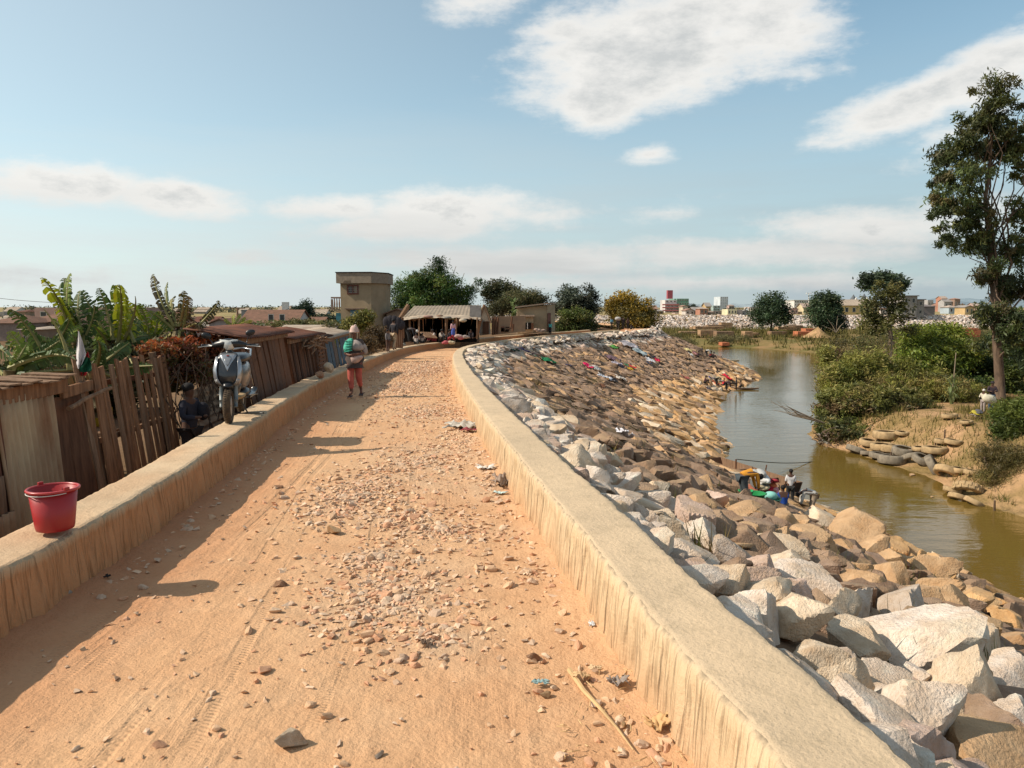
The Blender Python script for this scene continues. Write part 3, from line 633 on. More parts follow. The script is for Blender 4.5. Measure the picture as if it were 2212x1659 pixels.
# where the bank beyond the tip is soil, no stones
def ang(x, y, z): return None
dist = np.sqrt(cand[:, 0]**2+cand[:, 1]**2+(CAMH-cz)**2)
inview = (np.abs(cand[:, 0]) < cand[:, 1]*.665+.2) & (cand[:, 1] > 2.2)
big = np.where(inview, cand[:, 3]/dist, 0); order = np.argsort(-big); single = set(order[:300-len(FORE)-2].tolist())
def stone_colour(s, y, r):
    if s < 1.6: return r.choice(['white', 'white', 'cream', 'pink', 'white', 'grey'])
    if s < 2.4: return r.choice(['cream', 'pink', 'pink', 'rock', 'white', 'cream'])
    if s < 10.5: return r.choice(['rock', 'brown', 'rock', 'tan', 'brown', 'rock'])
    return r.choice(['tan', 'ochre', 'tan', 'brown', 'ochre', 'cream'])
R2 = random.Random(11)
ii = np.argmin((cand[:, None, 0]-P_[None, ::6, 0])**2+(cand[:, None, 1]-P_[None, ::6, 1])**2, 1); DN = np.arctan2(NP[::6][ii, 1], NP[::6][ii, 0])
HV = [hull_stone(s, 10+s % 4, .42+.07*(s % 3)) for s in range(26)]
SV, SF, ST = [], [], []; base = 0
for i in range(len(cand)):
    x, y, s_, size = cand[i]; sd_ = s2[i]; colr = stone_colour(sd_, y, R2)
    lift = size*.12+(.10+.08*R2.random() if sd_ < 1.2 and y > 9 else 0)
    if sd_ < 1.3 and y > 30: lift += .18
    if i in single:
        place_stone((x, y, cz[i]+lift), size*1.2, colr, R2.randrange(14), R2.uniform(0, 6.28), terrain, R2.uniform(.85, 1.25), tilt=(R2.uniform(-.35, .35), R2.uniform(.1, .55)))
    else:
        V, F = HV[R2.randrange(26)]; slab = sd_ > 1.3
        dn = DN[i]+R2.gauss(0, .5) if slab else R2.uniform(0, 6.28)
        e = Euler((R2.uniform(-.4, .4), R2.uniform(.15, .62) if slab else R2.uniform(-.3, .4), dn)).to_matrix()
        Q = (V*(np.array([size*.90, size*.52, size*.60]) if slab else np.array([size*.68, size*.62, size*.68])))@np.array(e).T+[x, y, cz[i]+lift]
        SV.append(Q); SF.append(F+base); base += len(V)
        c = np.array(COL[colr])*R2.uniform(.82, 1.12); ST.append(np.repeat(c[None], len(V), 0)*(1+.05*RNG.standard_normal((len(V), 1))))
o = link('stone_pitching', fmesh('stone_pitching', np.vstack(SV), np.vstack(SF), False, np.clip(np.vstack(ST), .04, .8)), M['stone_far'], terrain); tag(o, kind='stuff')
print('stones', len(cand))
# stones of the far embankment, seen as one pale mass, and scattered on it
def rubble(name, n, fx, fy, fz, smin, smax, cols, parent=None, seed=1, flat_=.8):
    r = np.random.default_rng(seed); SV, SF, ST = [], [], []; base = 0; rr = random.Random(seed)
    for i in range(n):
        x, y = fx(r), fy(r); z = fz(x, y); size = r.uniform(smin, smax); V, F = HV[rr.randrange(26)]
        e = np.array(Euler((rr.uniform(-.5, .5), rr.uniform(-.5, .5), rr.uniform(0, 6.28))).to_matrix())
        SV.append((V*size*.6*[1, 1, flat_*1.3])@e.T+[x, y, z]); SF.append(F+base); base += len(V)
        c = np.array(cols[rr.randrange(len(cols))])*rr.uniform(.85, 1.12); ST.append(np.repeat(c[None], len(V), 0))
    o = link(name, fmesh(name, np.vstack(SV), np.vstack(SF), False, np.clip(np.vstack(ST), .03, .85)), M['stone_far'], parent); tag(o, kind='stuff'); return o
yc = lambda x: 250+.05*abs(x-60)
far_slope = lambda r: None
pts = []
r = np.random.default_rng(5); NS = 9000
X = r.uniform(-15, 190, NS); Tt = r.uniform(0, 1.05, NS); Y = yc(0)+.05*np.abs(X-60)-250+250-9.4+9.6*Tt-.0; Y = np.array([yc(a) for a in X])-9.3+9.5*Tt
Zf = -5.2+4.3*np.clip(Tt*1.02, 0, 1)+.1
it = iter(range(NS)); cur = [0]
def fx(r_): cur[0] += 1; return X[cur[0]-1]
rubble('stone_pitching', NS, fx, lambda r_: Y[cur[0]-1], lambda x, y: Zf[cur[0]-1], .55, 1.35, [(.66, .60, .56), (.58, .53, .50), (.62, .50, .42), (.50, .42, .35), (.70, .66, .63)], terrain, 3)

# loose stones lying on the road
rs = random.Random(21); cnt = 0; gv = []
def small_mesh(k):
    if ('s', k) not in BIGV:
        V, F = poly_stone(300+k, n=12, flatz=.62, lvl=2, rough=.05); c = np.array([(.62, .42, .27), (.62, .47, .34), (.56, .41, .30), (.60, .35, .22)][k % 4])
        me = fmesh('pebble', V, F, False, np.clip(c*(1+.4*fbm(V[:, 0]*3+k, V[:, 1]*3, 2)[:, None]), .05, .8)); me.materials.append(M['pebble']); BIGV[('s', k)] = me
    return BIGV[('s', k)]
gr = []
for cx, cy, rx, ry, w in GP:
    n = int(min(5200, (3600 if cy < 8 else 900)*rx*ry*w))
    for _ in range(n):
        a = rs.uniform(0, 6.28); q = abs(rs.gauss(0, .62)); x = cx+rx*q*math.cos(a); y = cy+ry*q*math.sin(a)
        gr.append((x, y, (.009+.027*rs.random()**2)*(1+.6*(rs.random() < .10))*(1+.02*cy)))
for _ in range(1500):
    y = 2.6+30*rs.random()**1.7; x = rs.uniform(-3.1, 1.0); gr.append((x, y, rs.uniform(.008, .03)))
for _ in range(520):     # along the foot of the river side wall
    y = 3+26*rs.random()**1.4; gr.append((np.interp(y, RO[:, 1], RO[:, 0])-.52-abs(rs.gauss(0, .22)), y, rs.uniform(.010, .045)))
for _ in range(350):
    y = 5+20*rs.random(); gr.append((np.interp(y, LO[:, 1], LO[:, 0])+.55+abs(rs.gauss(0, .15)), y, rs.uniform(.012, .05)))
gr = np.array(gr); e1, _ = sdist(gr[:, 0], gr[:, 1], ROs); e2, _ = sdist(gr[:, 0], gr[:, 1], LO[::3]); k_ = (e1 < -.5) & (e2 > .5) & (np.abs(gr[:, 0]) < gr[:, 1]*.7); gr = gr[k_]
app = gr[:, 2]/gr[:, 1]; o_ = np.argsort(-app)
SV, SF, ST = [], [], []; base = 0
SMALL = [hull_stone(600+s, 8, .5) for s in range(14)]
for rank, i in enumerate(o_):
    x, y, s_ = gr[i]; z = float(zr(y))+.004+s_*.12+.03*float(fbm(x*1.2, y*1.2, 3))+.022*float(fbm(x*5, y*5, 4))
    if rank < 262:
        link('stone', small_mesh(rs.randrange(10)), None, road, (x, y, z), (rs.uniform(-.5, .5), rs.uniform(-.5, .5), rs.uniform(0, 6.28)), (s_, s_*rs.uniform(.7, 1), s_*rs.uniform(.7, 1.1)))
    else:
        V, F = SMALL[rs.randrange(14)]; e = np.array(Euler((rs.uniform(-.4, .4), rs.uniform(-.4, .4), rs.uniform(0, 6.28))).to_matrix())
        SV.append((V*s_)@e.T+[x, y, z]); SF.append(F+base); base += len(V); c = np.array(rs.choice([(.64, .43, .28), (.64, .48, .35), (.58, .42, .30), (.62, .36, .23), (.66, .46, .30)]))*rs.uniform(.85, 1.15); ST.append(np.repeat(c[None], len(V), 0))
tag(link('gravel', fmesh('gravel', np.vstack(SV), np.vstack(SF), False, np.vstack(ST)), M['pebble'], road), kind='stuff')
print('gravel', len(gr))
# stones worth a name of their own
def rock(vx, vy, w_view, colr, shape, label, z=None, rot=0., fl=1.):
    q = G(vx, vy, 0 if z is None else z); w = w_view*.463/FPX*q.length
    V, F = poly_stone(700+shape, n=11, flatz=.72, lvl=4, rough=.06); c = np.array(COL[colr]); tq = fbm(V[:, 0]*3+shape, V[:, 1]*3, 3)[:, None]
    me = fmesh('loose_rock', V, F, False, np.clip(c*(1+.4*tq), .05, .8)); me.polygons.foreach_set('use_smooth', np.ones(len(F), bool)); me.set_sharp_from_angle(angle=rad(24))
    o = link('loose_rock', me, M['stone'], None, (q.x, q.y, (z or 0)+w*.22*fl), (.05, .1, rot), (w/2, w/2*.8, w/2*fl)); tag(o, label, 'rock'); return o
rock(630, 1612, 75, 'cream', 1, 'fist-sized grey brown rock on the bare dust at the bottom edge', rot=.3)
rock(818, 1640, 32, 'grey', 2, 'small grey rock right of the fist-sized rock at the bottom edge', rot=1.2, fl=1.3)
rock(137, 1293, 30, 'grey', 3, 'small grey rock in the shadow below the red bucket', rot=.2)
rock(608, 1266, 34, 'red', 4, 'flat reddish stone alone on the dust left of the gravel', rot=.5, fl=.7)
rock(722, 1153, 44, 'tan', 5, 'ochre wedge of stone at the left edge of the gravel', rot=2, fl=.9)
rock(1181, 1507, 38, 'tan', 6, 'pale tan stone just below the blue scrap of plastic', rot=.6, fl=.8)
rock(1348, 1570, 30, 'ochre', 7, 'tan stone by the end of the dry leaf stalk', rot=1.6)
rock(1150, 1425, 44, 'red', 8, 'reddish lump of earth and stone above the blue scrap', rot=.4, fl=.9)
rock(600, 1055, 24, 'red', 9, 'dark red stone on the sunlit left half of the road', rot=.4, fl=.6)
rock(708, 803, 26, 'cream', 10, 'pale pointed stone on the shanty side wall behind the walker', z=.36, rot=.4, fl=1.2)
rock(690, 812, 30, 'red', 11, 'brown flat stone on the shanty side wall beside the pointed one', z=.36, rot=.9, fl=.7)

# weeds and blown straw caught between the stones
r = np.random.default_rng(19); cl_ = r.uniform([-.5, 3], [14, 60], (150, 2)); n = 150*26; x = np.repeat(cl_[:, 0], 26)+r.normal(size=n)*.16; y = np.repeat(cl_[:, 1], 26)+r.normal(size=n)*.16; s_, _ = sdist(x, y, ROs); z = land(x, y, False)
k = (s_ > .8) & (z > WATER_Z+.1); x, y, z = x[k], y[k], z[k]; n = len(x); hh = r.uniform(.2, .5, n); a = r.uniform(0, 6.28, n); ln_ = r.normal(size=(n, 2))*.12
V = np.stack([np.c_[x-np.cos(a)*.012, y-np.sin(a)*.012, z], np.c_[x+np.cos(a)*.012, y+np.sin(a)*.012, z], np.c_[x+ln_[:, 0], y+ln_[:, 1], z+hh]], 1).reshape(-1, 3); tc_ = np.array([(.14, .13, .035), (.28, .20, .08), (.10, .11, .03)])[r.integers(0, 3, n)]
tag(link('weeds', fmesh('weeds', V, np.arange(3*n).reshape(n, 3), False, np.repeat(tc_, 3, 0)), M['leaf_matte']), kind='stuff')
# ================================================================ plants
def leaf_quads(cen, size, aspect, droop, r, up=0.0, tint=None, flatn=None):
    """one small rhombic leaf per centre"""
    n = len(cen); size = np.broadcast_to(size, (n,))
    d = r.normal(size=(n, 3)); d[:, 2] = d[:, 2]*.7-droop+up; d /= np.linalg.norm(d, axis=1)[:, None]
    q = r.normal(size=(n, 3)); s_ = np.cross(d, q); s_ /= np.linalg.norm(s_, axis=1)[:, None]
    L = d*size[:, None]*.5; Wd = s_*(size/aspect)[:, None]*.5
    V = np.stack([cen-L, cen+Wd, cen+L, cen-Wd], 1).reshape(-1, 3); F = np.arange(4*n).reshape(n, 4)
    T = None if tint is None else np.repeat(tint, 4, axis=0)
    return V, F, T
def crown_pts(blobs, n_cl, per, cl_r, r, shell=.55, squash=.8):
    """clump centres spread through ellipsoids, leaves spread round each clump"""
    bl = np.array(blobs, float); vol = bl[:, 3]*bl[:, 4]*bl[:, 5]; pr = vol**.8/np.sum(vol**.8); k = r.choice(len(bl), n_cl, p=pr)
    u = r.normal(size=(n_cl, 3)); u /= np.linalg.norm(u, axis=1)[:, None]; rad_ = shell+(1-shell)*r.random(n_cl)**.7; rad_ = np.where(r.random(n_cl) < .25, r.random(n_cl), rad_)
    cc = bl[k, :3]+u*rad_[:, None]*bl[k, 3:6]
    cr = cl_r*r.uniform(.55, 1.3, n_cl)
    pts = np.repeat(cc, per, 0)+np.clip(r.normal(size=(n_cl*per, 3)), -1.7, 1.7)*np.repeat(cr, per)[:, None]*.5*np.array([1, 1, squash])
    return cc, pts, np.repeat(np.arange(n_cl), per)
def crown(name, blobs, n_cl, per, cl_r, leaf, cols, parent, seed, aspect=2.4, droop=.3, shell=.55, material='leaf', squash=.8, up=0.0, topcol=None):
    r = np.random.default_rng(seed); cc, pts, cid = crown_pts(blobs, n_cl, per, cl_r, r, shell, squash)
    cols = np.array(cols); ci = r.integers(0, len(cols), n_cl); t = cols[ci][cid]*(r.uniform(.75, 1.25, (n_cl, 1))*(1+1.3*fbm(cc[:, 0]*.45+seed, cc[:, 2]*.6, 2)[:, None]))[cid]*r.uniform(.8, 1.2, (len(pts), 1))
    if topcol is not None:
        z = cc[:, 2]; k = np.clip((z-np.percentile(z, 55))/(z.max()-np.percentile(z, 55)+1e-6), 0, 1)[cid][:, None]*r.random((len(pts), 1)); t = t*(1-k)+np.array(topcol)*k
    V, F, T = leaf_quads(pts, leaf*r.uniform(.6, 1.3, len(pts)), aspect, droop, r, up, np.clip(t, .005, .8))
    L = Vector((0, 0, 0)) if parent is None else parent.location
    o = link(name, fmesh(name, V-np.array(L), F, False, T), M[material], parent); return o, cc
def limb(a, b, r0, r1, wob=.06, n=6, seed=0):
    rr = random.Random(seed); a, b = Vector(a), Vector(b); d = b-a; out = []
    for i in range(n+1):
        t = i/n; w = math.sin(t*math.pi)*d.length*wob; out.append(a+d*t+Vector((rr.uniform(-w, w), rr.uniform(-w, w), rr.uniform(-w, w)*.4+w*.5)))
    return out, [r0+(r1-r0)*i/n for i in range(n+1)]
def tree(name, label, cat, base, trunk_top, r0, blobs, n_cl, per, cl_r, leaf, cols, seed, bark='bark', nb=10, trunk_pts=None, group=None, **k):
    root = empty(name, base, label, cat, group); base = Vector(base)
    mb = MB(); tp = [base]+[Vector(p) for p in (trunk_pts or [])]+[Vector(trunk_top)]
    full = []
    for a, b in zip(tp[:-1], tp[1:]): full += limb(a, b, 1, 1, .03, 4, seed)[0][:-1]
    full.append(tp[-1]); nn = len(full); mb.tube(full, [r0*(1.25 if i == 0 else 1)*(1-.8*i/(nn-1)) for i in range(nn)], 9)
    c, cc = crown('crown', blobs, n_cl, per, cl_r, leaf, cols, root, seed, **k)
    rr = random.Random(seed)
    for i in range(nb):
        t = cc[rr.randrange(len(cc))]; j = min(nn-1, max(1, int(nn*(.3+.65*rr.random())))); s_ = full[j]
        if t[2] < s_.z-.3: s_ = full[max(1, j//2)]
        p, q = limb(s_, t, r0*.32*(1-.5*j/nn), r0*.05, .1, 5, seed+i); mb.tube(p, q, 5, False)
    mb.build('trunk', M[bark], root, smooth=True)
    return root
def vb(vx, vy, d, hw, hh, dd=None):
    """crown lobe: centre and half sizes given in view px at depth d"""
    p = W(vx, vy, d); k = .463/FPX*d; return (p.x, p.y, p.z, hw*k, (dd or hw*k*.9), hh*k)
def at(vx, vy, d): return tuple(W(vx, vy, d))

# tall gum tree on the far bank
g_base = at(2158, 862, 51.5)
EU = [(2140, 195, 45, 40), (2165, 245, 52, 55), (2110, 250, 42, 45), (2085, 315, 50, 50), (2150, 320, 50, 50), (2192, 320, 26, 60), (2040, 350, 42, 42), (2085, 385, 55, 45), (2020, 385, 30, 35), (2210, 390, 28, 50),
      (2030, 440, 38, 34), (2070, 455, 55, 38), (2120, 470, 34, 30), (2000, 425, 18, 14), (2200, 470, 34, 40), (2040, 505, 42, 32), (2090, 510, 50, 32), (2130, 530, 40, 28), (2190, 540, 50, 40), (2145, 590, 45, 36), (2190, 620, 55, 40), 
      (2160, 680, 60, 34), (2200, 720, 45, 40), (2150, 745, 44, 28), (2215, 790, 22, 28), (2250, 300, 40, 70), (2255, 560, 45, 90)]
tree('gum_tree', 'very tall gum tree with a bare lower trunk at the right edge', 'tree', g_base, at(2150, 205, 51.5), .32,
     [vb(a, b, 51.5+random.uniform(-2, 2), c, d) for a, b, c, d in EU], 520, 84, .50, .36, [(.085, .115, .035), (.065, .09, .032), (.13, .14, .04), (.05, .07, .028), (.12, .10, .042)], 41, nb=46, aspect=4.0, droop=.9, shell=.3, trunk_pts=[at(2152, 700, 51.5), at(2140, 560, 51.7), at(2128, 430, 51.5)], topcol=(.11, .12, .03))
# trees along the far bank
tree('pale_tree', 'slender pale-trunked tree with sparse olive leaves on the far bank among the bushes', 'tree', at(1937, 835, 56), at(1900, 640, 56), .085,
     [vb(1908, 625, 56, 32, 26), vb(1885, 660, 56, 32, 30), vb(1935, 662, 56, 34, 34), vb(1905, 695, 56, 50, 24), vb(1965, 705, 56, 24, 16)], 80, 52, .5, .28, [(.19, .18, .05), (.14, .145, .045), (.24, .21, .07), (.10, .11, .035)], 42, bark='bark_pale', nb=16, aspect=2.5, shell=.3)
tree('dark_tree', 'tall rounded dark tree rising behind the slender pale-trunked one', 'tree', at(1925, 745, 120), at(1915, 610, 120), .35,
     [vb(1905, 606, 120, 40, 17), vb(1878, 616, 120, 20, 14), vb(1938, 614, 120, 20, 16)], 80, 50, 1.3, .6, [(.06, .095, .045), (.08, .115, .055), (.05, .075, .04)], 43, nb=10, shell=.5)
def roundtree(label, vx, vtop, vbase, hw, d, seed, cols, **k):
    cy = (vtop+vbase-12)/2; hh = (vbase-12-vtop)/2
    bl = [vb(vx, cy-hh*.35, d, hw*.68, hh*.62), vb(vx-hw*.38, cy+hh*.22, d, hw*.56, hh*.6), vb(vx+hw*.4, cy+hh*.2, d, hw*.55, hh*.6), vb(vx, cy+hh*.3, d-2, hw*.7, hh*.6)]
    r9 = random.Random(seed); bl += [vb(vx+r9.uniform(-.95, .95)*hw*.8, cy+r9.uniform(-.7, .8)*hh, d, hw*.32, hh*.3) for _ in range(7)]
    return tree(k.pop('name', 'shade_tree'), label, 'tree', at(vx, vbase, d), at(vx, cy-hh*.3, d), .004*d*.4, bl, k.pop('n', 230), k.pop('per', 46), k.pop('cr', .0085*d), k.pop('leaf', .0032*d), cols, seed, nb=8, shell=.6, **k)
DG = [(.05, .09, .04), (.07, .12, .05), (.035, .06, .027), (.09, .12, .045)]
roundtree('round dark green tree on the brick-making flats, left of the orange brick pile', 1665, 629, 722, 43, 192, 51, DG)
roundtree('round dark green tree on the brick-making flats, right of the orange brick pile', 1778, 630, 720, 36, 185, 52, DG)
crown_root = empty('dark_bush', at(1805, 716, 183), 'low dark bush with a dead forked branch beside the round tree on the flats', 'bush')
crown('foliage', [vb(1795, 700, 183, 26, 15), vb(1815, 695, 183, 18, 15)], 70, 40, 1.4, .55, [(.02, .035, .018), (.03, .045, .02)], crown_root, 53)
mb = MB(); b0 = W(1806, 718, 180)
for dx, dz in ((-2.2, 3.2), (.2, 3.8), (2.4, 3.0), (-3.4, 1.7)): mb.tube([b0, b0+Vector((dx*.4, 0, dz*.5)), b0+Vector((dx, 0, dz))], [.14, .09, .03], 5)
mb.build('dead_branch', M['bark_pale'], crown_root)
tree('yellow_tree', 'broad tree with golden yellow crown beside the far end of the road', 'tree', at(1362, 712, 112), at(1360, 660, 112), .4,
     [vb(1345, 662, 112, 34, 30), vb(1375, 672, 112, 36, 30), vb(1330, 668, 112, 20, 24), vb(1395, 690, 112, 24, 24), vb(1360, 690, 110, 42, 20), vb(1405, 705, 112, 14, 12)], 330, 60, 1.0, .36, [(.30, .20, .03), (.20, .15, .025), (.12, .11, .03), (.38, .25, .035)], 44, nb=10, shell=.6, topcol=(.62, .38, .03))
tree('grey_green_tree', 'rounded grey-green tree with sky showing through, behind the turquoise-clad person', 'tree', at(1246, 712, 118), at(1250, 655, 118), .4,
     [vb(1247, 645, 118, 40, 34), vb(1222, 655, 118, 30, 32), vb(1275, 655, 118, 26, 34), vb(1250, 668, 118, 44, 22)], 330, 44, .75, .42, [(.07, .09, .06), (.10, .12, .08), (.045, .06, .04), (.13, .14, .09)], 45, nb=14, shell=.35, aspect=3)
o = empty('roadside_bush', at(1245, 716, 92), 'light green bush thicket between the flat-roofed hut and the yellow tree', 'bush')
crown('foliage', [vb(1225, 694, 92, 26, 26), vb(1250, 690, 92, 30, 24), vb(1270, 702, 94, 24, 18), vb(1212, 708, 92, 14, 14), vb(1240, 712, 92, 40, 10)], 330, 50, .55, .26, [(.13, .17, .04), (.09, .12, .03), (.17, .15, .05), (.06, .08, .025)], o, 46, topcol=(.20, .26, .05))
tree('acacia_tree', 'flat-topped dark tree with a red-flowered tip behind the clay wall', 'tree', at(1085, 712, 112), at(1085, 630, 112), .4,
     [vb(1080, 622, 112, 32, 14), vb(1062, 634, 112, 20, 14), vb(1105, 634, 112, 22, 14), vb(1085, 645, 112, 30, 14)], 190, 50, .9, .36, [(.035, .05, .02), (.055, .065, .025), (.08, .07, .03)], 47, nb=10, shell=.4)
tree('olive_tree', 'wispy olive and straw coloured trees standing behind the clay wall and flat-roofed hut', 'tree', at(1130, 712, 106), at(1130, 650, 106), .3,
     [vb(1115, 655, 106, 46, 28), vb(1150, 650, 106, 30, 26), vb(1165, 645, 107, 18, 20), vb(1075, 668, 106, 32, 22), vb(1190, 668, 107, 16, 22)], 330, 46, .9, .38, [(.13, .12, .045), (.10, .11, .04), (.18, .14, .06), (.07, .08, .03)], 48, nb=14, shell=.3, aspect=4, up=.5)
o = empty('bamboo_clump', at(935, 700, 98), 'tall feathery green bamboo clump behind the long tin-roofed house', 'bamboo')
crown('foliage', [vb(950, 585, 98, 12, 26), vb(925, 600, 98, 20, 20), vb(895, 612, 98, 28, 18), vb(905, 625, 98, 34, 24), vb(955, 625, 98, 36, 36), vb(880, 640, 98, 30, 26), vb(925, 655, 98, 54, 26), vb(985, 645, 98, 30, 22), vb(1010, 630, 98, 24, 9), vb(860, 622, 98, 14, 12), vb(870, 660, 98, 26, 16), vb(1000, 670, 98, 26, 14), vb(948, 568, 98, 7, 9), vb(1034, 612, 98, 12, 5), vb(862, 606, 98, 12, 6), vb(900, 596, 98, 10, 7), vb(985, 606, 98, 12, 10), vb(844, 632, 98, 9, 7)], 620, 60, 1.0, .42, [(.07, .15, .03), (.05, .11, .028), (.12, .20, .035), (.035, .075, .025), (.19, .22, .05)], o, 49, aspect=4.5, droop=.7, shell=.5)
mb = MB()
for a, b, c, d in ((940, 690, 949, 562), (925, 690, 905, 600), (960, 690, 985, 575), (975, 690, 1003, 590), (985, 690, 1032, 600), (900, 690, 862, 610), (950, 690, 940, 610)):
    p, q = limb(W(a, b, 98), W(c, d, 98), .09, .03, .05, 6, a); mb.tube(p, q, 5)
mb.build('cane', M['bark_pale'], o)
tree('distant_tree', 'dark tree with a narrow top between the grey block and the tower house', 'tree', at(655, 705, 150), at(657, 668, 150), .3,
     [vb(655, 680, 150, 24, 18), vb(660, 665, 150, 12, 12), vb(640, 688, 150, 14, 10)], 120, 44, 1.2, .5, [(.03, .06, .035), (.045, .08, .04)], 61, nb=5)
tree('distant_tree', 'low dark tree touching the left side of the tower house', 'tree', at(705, 708, 165), at(705, 690, 165), .3,
     [vb(706, 692, 165, 24, 10), vb(690, 694, 165, 12, 8)], 90, 44, 1.2, .5, [(.03, .055, .035), (.05, .08, .045)], 62, nb=4)

def bush(label, blobs, n, per, cr, leaf, cols, seed, name='bush', cat='bush', base=None, **k):
    b = base or (blobs[0][0], blobs[0][1], min(q[2]-q[5] for q in blobs)); o = empty(name, b, label, cat); crown('foliage', blobs, n, per, cr, leaf, cols, o, seed, **k); return o
bush('yellow-green shrub in front of the tower house wall', [vb(765, 702, 38, 20, 14), vb(785, 690, 38, 16, 14), vb(755, 718, 38, 14, 12), vb(735, 730, 36, 12, 10)], 130, 46, .35, .16, [(.20, .19, .04), (.14, .15, .035), (.25, .22, .06)], 63, aspect=2)
bush('brown dry shrubs behind the person climbing off the wall', [vb(805, 722, 42, 22, 16), vb(820, 735, 42, 16, 14), vb(795, 745, 40, 14, 14)], 130, 40, .4, .2, [(.14, .09, .04), (.20, .13, .06), (.09, .06, .03)], 64, aspect=4)
# far bank vegetation
OG = [(.20, .21, .04), (.26, .25, .055), (.14, .155, .03), (.32, .27, .08)]
DK = [(.15, .17, .04), (.20, .20, .055), (.08, .09, .03), (.30, .24, .09), (.18, .12, .06)]
RD = [(.24, .18, .06), (.12, .10, .035), (.21, .16, .06), (.08, .075, .025), (.14, .07, .035)]
bush('large bright green bush between the slender pale tree and the gum tree', [vb(1990, 745, 58, 46, 42), vb(2040, 735, 60, 46, 36), vb(2020, 785, 56, 60, 36), vb(1970, 790, 55, 44, 36), vb(2075, 770, 57, 40, 34)], 560, 70, .62, .24, [(.17, .23, .03), (.22, .27, .035), (.12, .165, .027), (.25, .24, .04)], 65, topcol=(.28, .34, .04), shell=.5)
bush('reddish brown and olive reeds at the water edge, leftmost growth of the far bank', [vb(1810, 790, 60, 30, 36), vb(1840, 785, 62, 30, 30), vb(1868, 815, 57, 34, 28), vb(1800, 830, 56, 28, 28)], 430, 60, .55, .28, RD, 66, aspect=6, up=.6, droop=0, shell=.3)
bush('dense dark overhanging bushes at the water bend on the far bank', [vb(1800, 880, 50, 36, 42), vb(1850, 870, 49.5, 48, 44), vb(1910, 880, 48.5, 52, 44), vb(1965, 880, 49, 46, 38), vb(1830, 930, 48, 56, 26), vb(1790, 925, 48.5, 26, 24)], 720, 76, .42, .30, DK+[(.09, .10, .02)], 67, aspect=4, up=.25, droop=0, shell=.5, topcol=(.32, .30, .07))
bush('loose feathery olive thicket rising behind the dark overhanging bushes at the water edge', [vb(1805, 825, 53, 34, 44), vb(1850, 800, 54, 36, 44), vb(1900, 800, 54, 34, 44), vb(1955, 810, 54, 38, 40), vb(2010, 825, 53, 36, 34), vb(1785, 775, 56, 16, 30)], 430, 56, .55, .30, OG, 86, aspect=4, up=.3, droop=0, shell=.2, topcol=(.34, .33, .08))
bush('olive reeds behind the dark overhanging bushes', [vb(1900, 835, 53, 60, 30), vb(1970, 835, 53, 60, 30), vb(2040, 845, 52, 50, 30), vb(2090, 850, 51, 34, 28)], 520, 70, .5, .26, OG+RD[:2], 68, aspect=6, up=.6, droop=0, shell=.4)
bush('dark green thicket behind the gum tree trunk', [vb(2110, 790, 58, 36, 30), vb(2195, 815, 56, 34, 40), vb(2160, 830, 57, 36, 24), vb(2250, 740, 58, 50, 60), vb(2200, 760, 62, 40, 30), vb(2120, 840, 53, 30, 24)], 460, 66, .6, .26, [(.05, .085, .02), (.035, .06, .018), (.09, .12, .025), (.12, .15, .03)], 69)
bush('leafy green bush at the right edge in front of the gum tree', [vb(2185, 905, 39, 40, 40), vb(2230, 900, 38, 50, 50), vb(2170, 935, 38, 26, 22)], 330, 66, .38, .20, [(.09, .12, .02), (.06, .085, .016), (.13, .15, .03)], 70, aspect=3.5, topcol=(.17, .20, .04))
bush('grassy tuft hanging down the right end of the sand bank', [vb(2165, 985, 35.5, 50, 26), vb(2215, 1010, 34.5, 50, 40), vb(2150, 1030, 34.5, 40, 20)], 200, 60, .5, .24, [(.22, .17, .05), (.16, .14, .04), (.27, .20, .08)], 71, aspect=8, up=.7, droop=0)
bush('dry low scrub on the flats near the far end of our bank', [vb(1425, 728, 140, 22, 9), vb(1450, 735, 132, 24, 10), vb(1480, 742, 140, 26, 8)], 160, 44, .9, .4, [(.20, .16, .06), (.14, .13, .05)], 72, aspect=5, up=.5, droop=0)
bush('low scrub in front of the brick stacks on the flats', [vb(1560, 735, 172, 30, 8), vb(1600, 733, 172, 22, 7)], 90, 44, 1.1, .5, [(.20, .17, .07), (.15, .14, .06)], 73, aspect=5, up=.5, droop=0)
tree_l = bush('continuous low line of trees on the left horizon', [vb(-20+i*46, 670, 420, 26, 4) for i in range(31)], 300, 36, 3.0, 1.3, [(.08, .10, .055), (.10, .11, .06), (.13, .12, .07)], 85, cat='trees', name='tree_line')
bush('low brown scrub on the flats behind the slender tree', [vb(1850, 745, 95, 50, 14), vb(1900, 735, 105, 40, 14), vb(2080, 720, 130, 70, 10), vb(1960, 720, 130, 60, 12)], 200, 50, 1.1, .4, [(.19, .15, .06), (.13, .12, .045), (.10, .11, .03)], 74, aspect=4, up=.4, droop=0)
